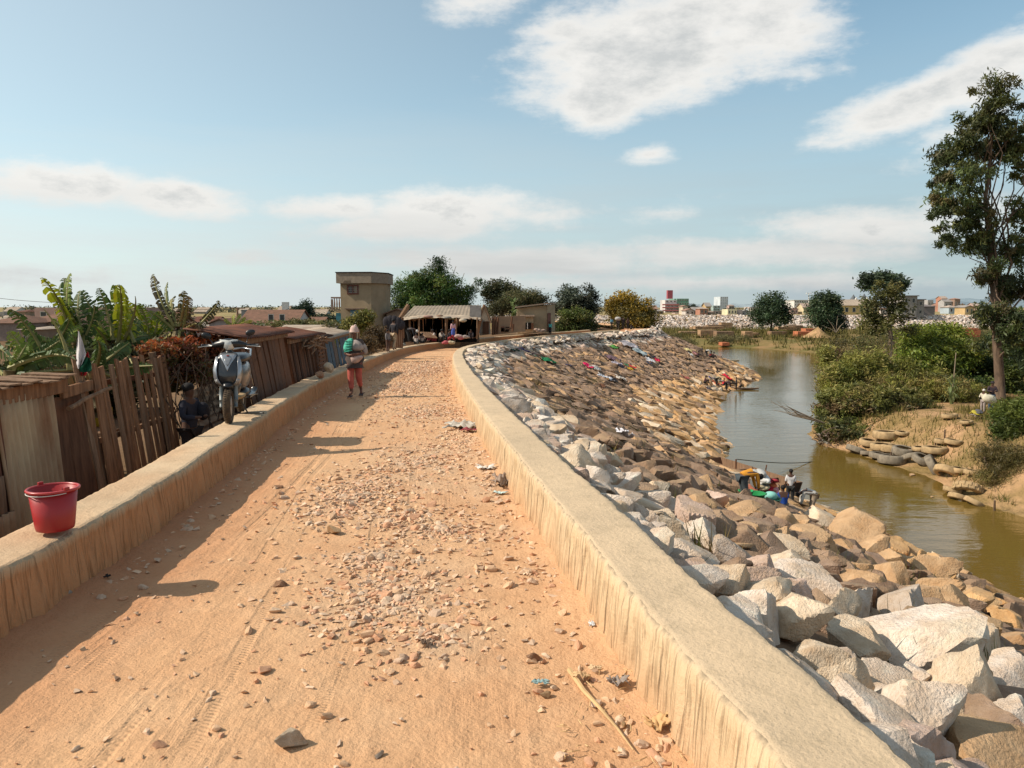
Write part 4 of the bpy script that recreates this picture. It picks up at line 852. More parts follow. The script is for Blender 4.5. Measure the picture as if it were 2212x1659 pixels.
# heap of roots and rubbish under the overhanging bush
o = empty('root_tangle', tuple(hit(1800, 965)), 'tangle of dead roots and washed-up rubbish under the overhanging bushes', 'roots'); mb = MB(); rr = random.Random(4)
for i in range(150):
    p = W(1770+rr.random()*110, 930+rr.random()*38, 47.5+rr.uniform(-.8, .8)); q = p+Vector((rr.uniform(-.7, .7), rr.uniform(-.6, .6), rr.uniform(-.4, .5))); mb.tube([p, (p+q)/2+Vector((0, 0, rr.uniform(-.1, .2))), q], [.035, .03, .012], 4, False)
mb.build('root', M['bark'], o)
V, F, T = leaf_quads(np.array([tuple(W(1768+RNG.random()*110, 935+RNG.random()*32, 47.4+RNG.random()*.8)) for _ in range(380)]), RNG.uniform(.08, .3, 380), 1.6, 0, RNG, 0, np.array([(.4, .36, .3), (.15, .1, .06), (.25, .2, .15), (.5, .48, .42)])[RNG.integers(0, 4, 380)])
tag(link('rubbish', fmesh('rubbish', V-np.array(o.location), F, False, T), M['leaf_matte'], o), kind='stuff')
mb = MB(); p0 = W(1785, 915, 48)
for i in range(14): mb.tube([p0, p0+Vector((-1.2-rr.random(), rr.uniform(-.5, .5), .35+rr.random()*.4)), p0+Vector((-2.2-rr.random()*1.3, rr.uniform(-.8, .8), .6+rr.random()*.9))], [.03, .02, .008], 4, False)
tag(mb.build('bare_twigs', M['bark_pale']), 'bare twigs reaching out over the water from the dark bush', 'twigs')

# reed grass plant with long arching blades
def blades(name, base, n, L, wdt, cols, parent, seed, spread=.6):
    r = np.random.default_rng(seed); VV = []; FF = []; TT = []; k = 0; rr = random.Random(seed)
    for i in range(n):
        a = rr.uniform(0, 6.28); l = L*rr.uniform(.6, 1.1); out = spread*rr.uniform(.5, 1.1); p0 = Vector(base)+Vector((rr.uniform(-.1, .1), rr.uniform(-.1, .1), rr.uniform(0, L*.7)))
        sx = Vector((-math.sin(a), math.cos(a), 0)); c = np.array(cols[rr.randrange(len(cols))])
        for j in range(6):
            t = j/5; q = p0+Vector((math.cos(a), math.sin(a), 0))*(l*out*t)+Vector((0, 0, l*(t*.9-t*t*.75))); w = wdt*(1-t)*.5+.002; VV += [q-sx*w, q+sx*w]; TT += [c, c]
        for j in range(5): FF.append((k+2*j, k+2*j+1, k+2*j+3, k+2*j+2))
        k += 12
    o = link(name, fmesh(name, np.array([tuple(v) for v in VV])-(np.array(parent.location) if parent else 0), FF, True, np.array(TT)), M['leaf'], parent); return o
o = empty('giant_reed', at(2055, 880, 50), 'pale green giant reed with long arching blades left of the gum tree', 'reed')
p = Vector(at(2055, 880, 50)); mb = MB(); mb.tube([p, p+Vector((.1, 0, 3.6))], [.05, .02], 6); mb.build('stem', M['bark_pale'], o)
blades('blade', p, 34, 2.6, .10, [(.20, .25, .10), (.26, .30, .13)], o, 8, .55)
# dry grass on the far bank slope and flats
def grass(name, n, region, h, cols, seed, w=.05, dens=None):
    r = np.random.default_rng(seed); x = r.uniform(region[0], region[1], n); y = r.uniform(region[2], region[3], n); z = land(x, y, False)
    k = (z > WATER_Z+.15) & (np.abs(x) < y*.68)
    s_, _ = sdist(x, y, ROs); k &= (s_ > 14) | (s_ < -5); k &= ~((x > 18) & (x < 26.5) & (y > 36) & (y < 47) & (r.random(n) < .72))
    k &= fbm(x*.35, y*.35, 3) > (-.02 if dens is None else dens)
    x, y, z = x[k], y[k], z[k]; n = len(x); hh = h*r.uniform(.4, 1.2, n)*(1+.01*y); a = r.uniform(0, 6.28, n); lean = r.normal(size=(n, 2))*.35*hh[:, None]; ww = w*(1+.02*y)
    b0 = np.c_[x-np.cos(a)*ww, y-np.sin(a)*ww, z-.03]; b1 = np.c_[x+np.cos(a)*ww, y+np.sin(a)*ww, z-.03]; t_ = np.c_[x+lean[:, 0], y+lean[:, 1], z+hh]
    V = np.stack([b0, b1, t_], 1).reshape(-1, 3); c = np.array(cols)[r.integers(0, len(cols), n)]*r.uniform(.8, 1.2, (n, 1))
    tag(link(name, fmesh(name, V, np.arange(3*n).reshape(n, 3), False, np.repeat(c, 3, 0)), M['leaf_matte']), kind='stuff')
grass('dry_grass', 90000, (19, 45, 28, 75), .32, [(.25, .19, .06), (.17, .15, .045), (.31, .23, .09), (.12, .12, .03)], 3, .014, -.08)
grass('dry_grass', 50000, (15, 130, 75, 240), .5, [(.22, .17, .06), (.16, .14, .045), (.13, .12, .035)], 4, .03, .0)

# ---------------------------------------------------------------- banana plants
def banana_leaf(name, p0, p1, wid, tint, parent, seed, torn=.5, sag=.25):
    """midrib curve with a torn blade of separate strips either side"""
    rr = random.Random(seed); p0, p1 = Vector(p0), Vector(p1); d = p1-p0; L = d.length; n = 34
    side = d.cross(Vector((rr.uniform(-.3, .3), rr.uniform(.4, 1), rr.uniform(-.2, .5)))).normalized(); upv = side.cross(d).normalized()
    if upv.z < 0: upv = -upv
    mid = [p0+d*t+upv*(L*sag*(t*(1-t)*1.6)) for t in [i/n for i in range(n+1)]]
    V, F, T = [], [], []
    for sgn in (-1, 1):
        i = 2
        while i < n:
            run = rr.randint(1, 2) if rr.random() < torn else rr.randint(2, 5); j = min(n, i+run); t0, t1 = i/n, j/n-.012
            f = lambda t: wid*min(1, (t*5)**.6)*min(1, ((1.02-t)*4.5)**.55)
            drop = rr.uniform(.15, .9); b = len(V)
            for k_, t in ((0, t0), (1, (t0+t1)/2), (2, t1)):
                m_ = p0+d*t+upv*(L*sag*(t*(1-t)*1.6)); w = f(t)*rr.uniform(.8, 1.05)*(1 if k_ == 1 else .93)
                a_ = m_+side*sgn*w*.55+upv*w*(.25-drop*.25)+d.normalized()*w*.15; e_ = m_+side*sgn*w*.95+Vector((0, 0, -1))*w*drop*.8+d.normalized()*w*.35
                V += [m_, a_, e_]; c = np.array(tint)*rr.uniform(.85, 1.15); cb = c*np.array([1.25, .9, .7]) if rr.random() < .4 else c; T += [c*1.15, c, cb]
            for q in (0, 1):
                for s_ in (0, 1): F.append((b+q*3+s_, b+(q+1)*3+s_, b+(q+1)*3+s_+1, b+q*3+s_+1))
            i = j
    o = link(name, fmesh(name, np.array([tuple(v) for v in V])-np.array(parent.location), F, False, np.clip(np.array(T), .01, .8)), M['leaf'], parent)
    mb = MB(); mb.tube(mid, [.035*(1-.85*i/n) for i in range(n+1)], 5, False); mb.build('midrib', flat('midrib', (.30, .27, .10), .6), o)
    return o
def banana(label, d, base, leaves, seed, trunk=True):
    b = W(base[0], base[1], d); o = empty('banana_plant', tuple(b), label, 'banana plant', 'banana plants behind the picket fence'); k = 0
    top = W(base[0]+(base[4] if len(base) > 4 else 0), base[2], d)
    mb = MB(); p, q = limb(b, top, .14, .09, .02, 5, seed); mb.tube(p, q, 9); mb.build('stem', flat('banana_stem', (.20, .15, .07), .7, .5, scale=3, stretch=(3, 3, .6)), o, smooth=True)
    for (x0, y0, x1, y1, w, tint) in leaves:
        k += 1; dd = d+random.Random(seed*31+k).uniform(-.9, .9)
        banana_leaf('leaf', W(x0, y0, d), W(x1, y1, dd), w*.72*.463/FPX*d, tint, o, seed*100+k, torn=.75)
    return o
YG, GG, DG2, BR, PB = (.34, .38, .025), (.19, .26, .03), (.075, .125, .032), (.13, .085, .035), (.30, .24, .15)
banana('banana plant with upright yellow-green leaves behind the tin shed, leftmost clump', 12.5, (168, 850, 740, 0), [(155, 745, 92, 600, 26, YG), (165, 745, 138, 600, 22, DG2), (170, 745, 152, 590, 24, GG), (175, 740, 150, 640, 26, YG), (178, 740, 118, 640, 24, DG2), (185, 745, 172, 628, 26, DG2), (180, 750, 110, 690, 26, GG), (165, 755, 60, 735, 30, DG2), (185, 755, 250, 760, 24, BR), (170, 750, 205, 660, 24, DG2), (170, 760, 235, 815, 22, PB), (160, 760, 118, 830, 22, BR)], 1)
banana('banana plant with broad leaves fanning in the middle of the banana clump', 13.2, (238, 850, 735, 0), [(235, 735, 175, 628, 26, DG2), (240, 735, 245, 615, 24, GG), (245, 735, 214, 622, 22, DG2), (255, 740, 258, 615, 24, YG), (270, 730, 292, 640, 0.1, YG), (290, 740, 252, 618, 26, YG), (262, 742, 300, 690, 26, DG2), (250, 745, 320, 725, 26, DG2), (240, 748, 210, 815, 24, BR), (250, 748, 285, 810, 24, PB), (235, 745, 195, 700, 24, GG), (255, 745, 330, 780, 22, BR)], 2)
banana('tattered brown banana plant with a leaf reaching right, beside the red hedge', 14.0, (385, 760, 705, -6), [(378, 708, 330, 592, 17, (.10, .085, .045)), (384, 706, 362, 610, 15, DG2), (388, 706, 398, 628, 18, (.12, .10, .04)), (395, 715, 408, 640, 16, BR), (376, 712, 322, 672, 15, DG2), (400, 730, 474, 650, 15, (.10, .09, .035)), (392, 716, 425, 700, 17, BR), (372, 720, 335, 745, 22, PB), (388, 715, 372, 780, 14, BR), (380, 700, 378, 640, 16, (.22, .18, .04)), (398, 722, 410, 770, 14, BR)], 3)
banana('low banana plant with large drooping leaves at the left edge', 10.0, (25, 880, 800, 0), [(30, 800, -40, 740, 34, DG2), (30, 800, 130, 735, 36, DG2), (20, 795, 165, 778, 34, DG2), (40, 810, 205, 800, 30, BR), (10, 810, -50, 790, 30, DG2), (30, 805, 60, 740, 30, GG), (30, 810, 100, 830, 26, DG2), (150, 800, 95, 668, 0.1, GG), (60, 790, 20, 715, 30, GG), (70, 800, 45, 860, 24, BR)], 4)
banana('dark low banana plant in the shade behind the flag', 11.0, (205, 900, 800, 0), [(200, 800, 120, 745, 26, DG2), (205, 800, 280, 740, 26, DG2), (210, 800, 150, 830, 24, BR), (210, 805, 270, 830, 22, PB), (205, 800, 210, 735, 26, DG2), (215, 800, 330, 790, 20, DG2)], 5)
banana('banana plant squeezed between the upright clump and the left edge, all dark arching leaves', 12.0, (95, 850, 760, 0), [(95, 765, 20, 668, 26, DG2), (95, 765, 175, 705, 26, GG), (95, 770, 40, 700, 26, GG), (98, 768, 150, 690, 24, DG2), (92, 770, 10, 745, 28, DG2), (98, 770, 180, 760, 28, DG2), (95, 775, 150, 815, 24, BR), (90, 775, 30, 820, 24, YG)], 7)
banana('banana plant with yellow-green leaves between the middle clump and the tattered plant', 14.5, (325, 850, 745, 0), [(322, 745, 262, 640, 22, YG), (325, 745, 300, 655, 22, GG), (328, 745, 345, 672, 20, YG), (325, 750, 270, 705, 22, DG2), (330, 750, 390, 725, 22, DG2), (325, 752, 350, 800, 18, PB), (320, 752, 285, 800, 20, BR), (328, 748, 372, 690, 20, GG)], 8)
banana('small banana plants peeping over the roofs left of the grey block', 70, (505, 712, 700, 0), [(500, 705, 485, 688, 6, GG), (505, 705, 505, 680, 6, YG), (510, 705, 530, 685, 6, GG), (510, 705, 545, 692, 6, YG), (503, 705, 520, 678, 5, GG)], 6)
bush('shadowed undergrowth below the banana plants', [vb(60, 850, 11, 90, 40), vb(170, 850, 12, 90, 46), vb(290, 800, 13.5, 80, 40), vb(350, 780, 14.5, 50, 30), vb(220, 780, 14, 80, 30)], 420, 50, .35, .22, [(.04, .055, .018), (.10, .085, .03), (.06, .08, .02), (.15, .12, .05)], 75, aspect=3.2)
# red creeper hedge
o = empty('creeper_hedge', (-5.1, 12.0, -.4), 'creeper hedge with orange-red leaves along its top, behind the scooter', 'hedge')
crown('foliage', [vb(342, 770, 12.2, 28, 20), vb(385, 764, 13.0, 34, 24), vb(430, 758, 14, 38, 26), vb(400, 800, 13, 40, 18), vb(475, 748, 14.8, 38, 18), vb(512, 742, 15.6, 20, 12), vb(445, 800, 13.8, 34, 16)], 620, 46, .17, .085, [(.16, .055, .03), (.11, .045, .028), (.20, .09, .03), (.12, .10, .03)], o, 76, aspect=2.2, up=.3, droop=0, topcol=(.85, .17, .045), shell=.6)
mb = MB(); rr = random.Random(9)
for i in range(60):
    p = Vector((rr.uniform(-5.3, -5.05), rr.uniform(11.8, 15.2), rr.uniform(-.3, .5))); mb.tube([p, p+Vector((rr.uniform(-.2, .1), rr.uniform(-.2, .2), .4)), p+Vector((rr.uniform(-.3, .3), rr.uniform(-.3, .3), .95))], [.012, .010, .004], 4, False)
mb.build('vine', M['bark'], o)
# ================================================================ shanty side
def corr_sheet(name, p0, p1, z0, z1, mat_, parent, period=.10, amp=.020, lean=(0, 0), label=None, horizontal=False, wavy=.02, seed=0, rag=.03):
    """corrugated sheet standing between two ground points; `lean` shifts the top edge"""
    p0, p1 = Vector((*p0[:2], 0)), Vector((*p1[:2], 0)); d = (p1-p0); L = d.length; d.normalize(); nr = Vector((d.y, -d.x, 0))
    H_ = z1-z0
    nu, nv = (max(8, int(L/period*6)), 8) if not horizontal else (10, max(8, int(H_/period*6)))
    u = np.linspace(0, L, nu); v = np.linspace(0, 1, nv); Uu, Vv = np.meshgrid(u, v)
    ph = Uu if not horizontal else Vv*H_
    off = amp*np.sin(ph/period*2*math.pi)+wavy*fbm(Uu*1.5+seed, Vv*2+seed, 3)*2
    zz_ = z0+Vv*H_+(Vv > .99)*rag*fbm(Uu*4+seed, Vv*0, 2)*2
    X = p0.x+d.x*Uu+nr.x*off+lean[0]*Vv; Y = p0.y+d.y*Uu+nr.y*off+lean[1]*Vv
    V = np.c_[X.ravel(), Y.ravel(), zz_.ravel()]; i = np.arange(nu*nv).reshape(nv, nu)
    F = np.c_[i[:-1, :-1].ravel(), i[:-1, 1:].ravel(), i[1:, 1:].ravel(), i[1:, :-1].ravel()]
    if parent is not None: V = V-np.array(parent.location)
    o = link(name, fmesh(name, V, F, True), mat_, parent); m = o.modifiers.new('solid', 'SOLIDIFY'); m.thickness = .003
    return tag(o, label)
def roof_sheet(name, corners, mat_, parent, period=.2, amp=.02, label=None, n=None, seed=0, thick=.01):
    """corrugated roof between four corners a b (lower edge) c d (upper edge, c above b); ridges run down the slope"""
    a, b, c, d = [Vector(q) for q in corners]; w = (b-a).length; nu = n or max(6, int(w/period*4)); nv = 5; nr = (b-a).cross(d-a).normalized()
    if nr.z < 0: nr = -nr
    V = []
    for j in range(nv):
        for i in range(nu+1):
            s_, t = i/nu, j/(nv-1); p = (a*(1-s_)+b*s_)*(1-t)+(d*(1-s_)+c*s_)*t; V.append(p+nr*(amp*math.sin(s_*w/period*2*math.pi)+.03*float(fbm(s_*w*.6+seed, t*3+seed, 2))))
    F = [(j*(nu+1)+i, j*(nu+1)+i+1, (j+1)*(nu+1)+i+1, (j+1)*(nu+1)+i) for j in range(nv-1) for i in range(nu)]
    V = np.array([tuple(v) for v in V])-(np.array(parent.location) if parent else 0)
    o = link(name, fmesh(name, V, F, True), mat_, parent); m = o.modifiers.new('solid', 'SOLIDIFY'); m.thickness = thick; return tag(o, label)
def plank(mb, x, y, z0, z1, w, th, rz, lx=0, ly=0, rr=random):
    """upright board whose top is shifted by (lx, ly)"""
    dx, dy = math.cos(rz)*w/2, math.sin(rz)*w/2; ex, ey = -math.sin(rz)*th/2, math.cos(rz)*th/2; j = rr.uniform(-.02, .02); k = rr.uniform(-.015, .015); vs = []
    for z, sx, sy, q in ((z0, 0, 0, 1), (z1, lx, ly, .94)):
        for a, b in ((-1, -1), (1, -1), (1, 1), (-1, 1)): vs.append((x+sx+a*dx*q+b*ex, y+sy+a*dy*q+b*ey, z+(a*j+k if z == z1 else 0)))
    mb.add(vs, [(3, 2, 1, 0), (4, 5, 6, 7), (0, 1, 5, 4), (1, 2, 6, 5), (2, 3, 7, 6), (3, 0, 4, 7)])
rr = random.Random(31)
M['wood_mid'] = mat('fence_wood', (.31, .16, .085), .88, (.14, .07, .038), scale=3, stretch=(6, 6, .6), bump=.6, bscale=20, bdist=.006, spec=.15)
# corrugated shed at the left edge
o = empty('tin_shed', (-5.4, 7.6, -.75), 'low shed patched from rusty corrugated sheets behind the red bucket', 'shed')
corr_sheet('corrugated_sheet', (-4.93, 5.6), (-4.97, 7.55), -.75, 1.10, M['rust'], o, lean=(-.08, -.04), seed=1, label='dark rusted corrugated sheet')
corr_sheet('corrugated_sheet', (-4.95, 7.50), (-5.0, 8.55), -.75, 1.09, M['tin'], o, lean=(-.09, -.09), seed=2, label='pale worn corrugated sheet')
corr_sheet('corrugated_sheet', (-4.90, 5.8), (-4.94, 7.4), -.75, .35, flat('rust2', (.26, .15, .09), .85, .5, scale=2.4, stretch=(1, 1, .4)), o, lean=(-.03, -.02), seed=3)
corr_sheet('corrugated_sheet', (-4.88, 6.8), (-4.93, 7.48), -.75, 0.0, M['tin'], o, lean=(0, 0), seed=4)
mb = MB(); mb.box((-5.07, 7.1, 1.11), (.06, 3.3, .16), rz=.02); mb.build('beam', M['wood_mid'], o, bevel=.01)
mb = MB(); mb.box((-5.12, 9.0, 1.04), (.05, .7, .13), rz=.05, rx=.04); mb.build('beam', M['wood_mid'], o, bevel=.01)
mb = MB()
for i in range(20):
    y0 = 5.5+i*.165; L_ = rr.uniform(.5, .8); mb.box((-5.05-L_/2+.1, y0, 1.215+rr.uniform(-.01, .02)+.012*(i % 2)), (L_, .2, .015), rz=rr.uniform(-.1, .1), ry=.05+rr.uniform(-.03, .03))
mb.build('roof_bark', M['wood_pale'], o)
roof_sheet('roof_sheet', [(-5.0, 5.0, 1.20), (-5.1, 8.8, 1.19), (-7.6, 8.8, 1.22), (-7.6, 5.0, 1.22)], M['rust'], o)
for k, (x, y, w_, top, lx) in enumerate([(-5.02, 8.72, .20, .98, -.12), (-5.0, 9.02, .34, 1.03, -.16), (-5.06, 9.32, .15, .9, -.05)]):
    mb = MB(); plank(mb, x, y, -.75, top, w_, .025, 1.50, lx, -.12, rr); mb.build('board', [M['wood'], M['wood'], M['wood_mid']][k], o)
mb = MB(); p, q = limb((-5.0, 8.6, .86), (-4.98, 9.5, 1.0), .028, .024, .03, 6, 3); mb.tube(p, q, 8); mb.build('pole', M['wood_pale'], o)
# picket fence
o = empty('picket_fence', (-5.2, 10.8, -.8), 'leaning picket fence of weathered boards between the tin shed and the red hedge', 'fence')
fa, fb = Vector((-4.98, 9.35, 0)), Vector((-5.30, 12.2, 0)); fd = fb-fa; frz = math.atan2(fd.y, fd.x); npk = 15
for i in range(npk):
    t = i/(npk-1)+rr.uniform(-.012, .012); p = fa+fd*t; mb = MB(); top = 1.30-.02*t+rr.uniform(-.05, .05)
    plank(mb, p.x+.02, p.y-.05, -.8, top-.02, rr.uniform(.11, .145), .024, frz+rr.uniform(-.06, .06), -.17+rr.uniform(-.05, .03), -.14+rr.uniform(-.04, .04), rr); mb.build('board', M['wood_mid'] if i % 4 else M['wood_pale'], o)
for z in (1.0, .30):
    mb = MB(); c = fa+fd*.5; mb.box((c.x-.16-.2*(z-.3)*.6, c.y-.04, z), (fd.length*1.03, .04, .07), rz=frz, ry=.03); mb.build('rail', M['wood_pale'] if z < 1 else M['wood'], o)
for t in (.06, .98):
    p = fa+fd*t; mb = MB(); mb.tube([(p.x-.05, p.y, -.8), (p.x-.30, p.y-.2, 1.42 if t < .5 else 1.30)], [.062, .055], 9); mb.build('post', M['wood_pale'], o)
# yard table behind the fence
o = empty('yard_table', (-6.3, 12.0, -.8), 'low pale plank table glimpsed through the gaps of the picket fence', 'table'); mb = MB()
mb.box((-6.1, 11.8, .25), (.8, 2.8, .05), rz=.1); mb.build('table_top', M['wood_pale'], o)
for a, b in ((-5.75, 10.6), (-5.95, 13.0), (-6.35, 10.6), (-6.5, 13.0)): mb = MB(); mb.box((a, b, -.25), (.07, .07, .98)); mb.build('leg', M['wood_dark'], o)
mb = MB(); mb.lathe([(.001, 0), (.12, 0), (.12, .26), (.05, .30), (.05, .34), (.001, .34)], (-5.95, 11.1, .28), 14); tag(mb.build('jerrycan', flat('yellow_plastic', (.55, .36, .03), .5), smooth=True), 'yellow plastic can on the plank table behind the picket fence', 'can')
# horizontal corrugated sheets under the hedge
o = empty('sheet_fence', (-4.5, 12.2, -.6), 'fence of corrugated sheets lying with their ridges level, under the red creeper', 'fence')
corr_sheet('corrugated_sheet', (-5.02, 12.2), (-5.15, 14.0), -.8, .62, flat('mud_sheet', (.40, .25, .155), .85, .45, scale=2.5), o, period=.13, amp=.028, lean=(-.25, 0), horizontal=True, seed=6)
corr_sheet('corrugated_sheet', (-5.12, 13.95), (-5.2, 15.6), -.8, .72, flat('mud_sheet2', (.24, .14, .085), .85, .45, scale=2.5), o, period=.13, amp=.028, lean=(-.25, 0), horizontal=True, seed=7)
# wooden sheds
def shed(label, a, b, ztop, zb, lean, n, mats, roofmat, seed, roof_over=.25, kind='board', dpt=.9):
    r2 = random.Random(seed); a, b = Vector((*a, 0)), Vector((*b, 0)); d = b-a; rz = math.atan2(d.y, d.x); L = d.length
    o = empty('plank_shed', (a.x-.5, (a.y+b.y)/2, zb), label, 'shed'); w = L/n
    for i in range(n):
        p = a+d*((i+.5)/n); mb = MB(); plank(mb, p.x, p.y, zb, ztop+r2.uniform(-.05, .03), w*r2.uniform(.80, .97), .022, rz+r2.uniform(-.03, .03), lean[0]+r2.uniform(-.03, .03), lean[1]+r2.uniform(-.03, .03), r2); mb.build(kind, mats[r2.randrange(len(mats))], o)
    nl = Vector((-d.y, d.x, 0)).normalized()
    if nl.x > 0: nl = -nl
    # end wall toward the viewer
    ne = 5
    for i in range(ne):
        p = a+nl*(dpt*(i+.6)/ne); mb = MB(); plank(mb, p.x, p.y, zb, ztop+.04, dpt/ne*.95, .022, math.atan2(nl.y, nl.x), lean[0], lean[1], r2); mb.build(kind, mats[r2.randrange(len(mats))], o)
    l3 = Vector((lean[0], lean[1], 0)); e = d.normalized()*roof_over; z1, z2 = ztop+.04, ztop+.22
    roof_sheet('roof_sheet', [a-e+l3-nl*.22+Vector((0, 0, z1)), b+e+l3-nl*.22+Vector((0, 0, z1)), b+e+l3+nl*dpt+Vector((0, 0, z2)), a-e+l3+nl*dpt+Vector((0, 0, z2))], roofmat, o, period=.16, amp=.018, seed=seed)
    mb = MB(); c = (a+b)/2+l3-nl*.05; mb.box((c.x, c.y, ztop-.02), (L+.3, .05, .12), rz=rz); mb.build('beam', M['wood_pale'], o)
    return o
RB = flat('reddish_board', (.185, .085, .045), .88, .4, scale=3, stretch=(6, 6, .5), bump=.5, bscale=18)
RB2 = flat('reddish_board2', (.15, .075, .045), .88, .4, scale=3, stretch=(6, 6, .5), bump=.5, bscale=18)
shed('shed of reddish upright boards right behind the scooter, leaning left', (-4.85, 14.7), (-5.12, 18.3), 1.40, -.65, (-.10, -.75), 11, [RB, RB, RB2], M['rust'], 1)
o2 = shed('shed clad with thin sticks and a slatted shutter, second beyond the scooter', (-5.18, 18.8), (-5.40, 22.4), 1.22, -.75, (-.10, -.7), 18, [RB2, M['wood'], M['wood_dark']], M['rust'], 2, kind='stick')
mb = MB()
for i in range(9): mb.box((-5.25, 21.2, .1+i*.11), (.03, .75, .07), rz=.07, ry=.5)
mb.build('shutter', RB, o2)
mb = MB(); rr = random.Random(2)
for i in range(22): mb.tube([(-5.15+rr.uniform(-.1, .1), 19.2+rr.uniform(0, 2.0), 1.0+rr.random()*.2), (-5.1+rr.uniform(-.15, .15), 18.9+rr.uniform(0, 2.4), .8+rr.random()*.5)], [.03, .02], 5)
mb.build('tied_bundle', M['wood_pale'], o2)
GB = flat('grey_board', (.16, .12, .10), .88, .4, scale=3, stretch=(6, 6, .5), bump=.4)
BL_ = flat('blue_board', (.07, .12, .17), .8, .5, scale=3, stretch=(6, 6, .5), bump=.4)
shed('shed with blue-grey leaning metal door panels, beyond the stick shed', (-5.60, 24.2), (-5.95, 29.0), 1.05, -.85, (-.05, -1.1), 7, [GB, BL_, GB, BL_], M['tin_roof'], 3)
o = shed('row of brown plank doors beside the blue-grey shed', (-5.48, 22.6), (-5.6, 24.0), 1.1, -.8, (-.1, -.5), 7, [M['wood'], RB2], M['wood_dark'], 4)
# low red brick wall and draped gate behind the walker
o = empty('garden_wall', (-6.6, 32, -1.0), 'low reddish wall of weathered bricks just left of the walker', 'wall')
bm_ = None; mb = MB(); mb.box((-6.7, 31.8, -.15), (.18, 4.4, 1.5), rz=.12); mb.build('wall_core', flat('mortar', (.20, .12, .08)), o)
brick_me = None; rr = random.Random(6)
for r_ in range(7):
    for c_ in range(13):
        if brick_me is None: mb = MB(); mb.box((0, 0, 0), (.22, .31, .17)); t_ = mb.build('brick', flat('old_brick', (.30, .15, .10), .9, .35), o); t_.location = Vector((0, 0, 0)); brick_me = t_.data; bpy.data.objects.remove(t_); brick_me.transform(Matrix.Identity(4)); a_ = np.array([v.co[:] for v in brick_me.vertices]); brick_me.transform(Matrix.Translation(-Vector(a_.mean(0))))
        y_ = -2.15+c_*.345+(.17 if r_ % 2 else 0); link('brick', brick_me, None, o, (-.1-y_*.12+rr.uniform(-.015, .015), y_, .15+r_*.2+.0), (0, 0, .12))
o = empty('draped_gate', (-7.2, 34.5, -1.0), 'gate hung with a pale worn sheet, behind the head of the walker', 'gate')
mb = MB()
for i in range(2): mb.tube([W(540+i*38, 790, 35), W(538+i*38, 712, 35)], [.07, .06], 7)
mb.build('post', M['wood_pale'], o)
V = []; nu, nv = 16, 10
for j in range(nv):
    for i in range(nu):
        p = W(741+i*30/(nu-1)*1.1, 715+j*7+(4*math.sin(i*.9) if j == 0 else 0), 35); V.append((p.x, p.y+.12*math.sin(i*1.6), p.z))
F = [(j*nu+i, (j+1)*nu+i, (j+1)*nu+i+1, j*nu+i+1) for j in range(nv-1) for i in range(nu-1)]
link('sheet', fmesh('sheet', np.array(V)-np.array(o.location), F, True), flat('old_sheet', (.42, .33, .23), .9), o)
mb = MB(); a, b = W(741, 716, 35), W(775, 716, 35); mb.tube([a, b], [.05, .05], 6); mb.build('rail', M['wood_pale'], o)
for vx in (741, 775): mb = MB(); mb.tube([W(vx, 800, 35), W(vx, 712, 35)], [.06, .05], 6); mb.build('post', M['wood_pale'], o)
# stick fence
o = empty('stick_fence', tuple(W(848, 750, 44)), 'tall fence of upright sticks with dark clothes thrown over it, left of the seated people', 'fence'); rr = random.Random(12)
for i in range(26):
    vx = 832+i*1.5+rr.uniform(-.4, .4); mb = MB(); mb.tube([W(vx+rr.uniform(-1, 1), 752, 44.5), W(vx, 690+rr.uniform(-4, 4)-(3 if i > 18 else 0), 44.5)], [.05, .04], 5); mb.build('stick', M['wood'] if i % 3 else M['wood_pale'], o)
mb = MB()
for i in range(16): mb.ball(W(835+rr.random()*32, 692+rr.random()*10, 44.2), (.24, .12, .30), 9, 6)
tag(mb.build('hung_clothes', flat('dark_cloth', (.035, .03, .035), .9), smooth=True), 'dark clothes heaped over the top of the stick fence', 'clothes')

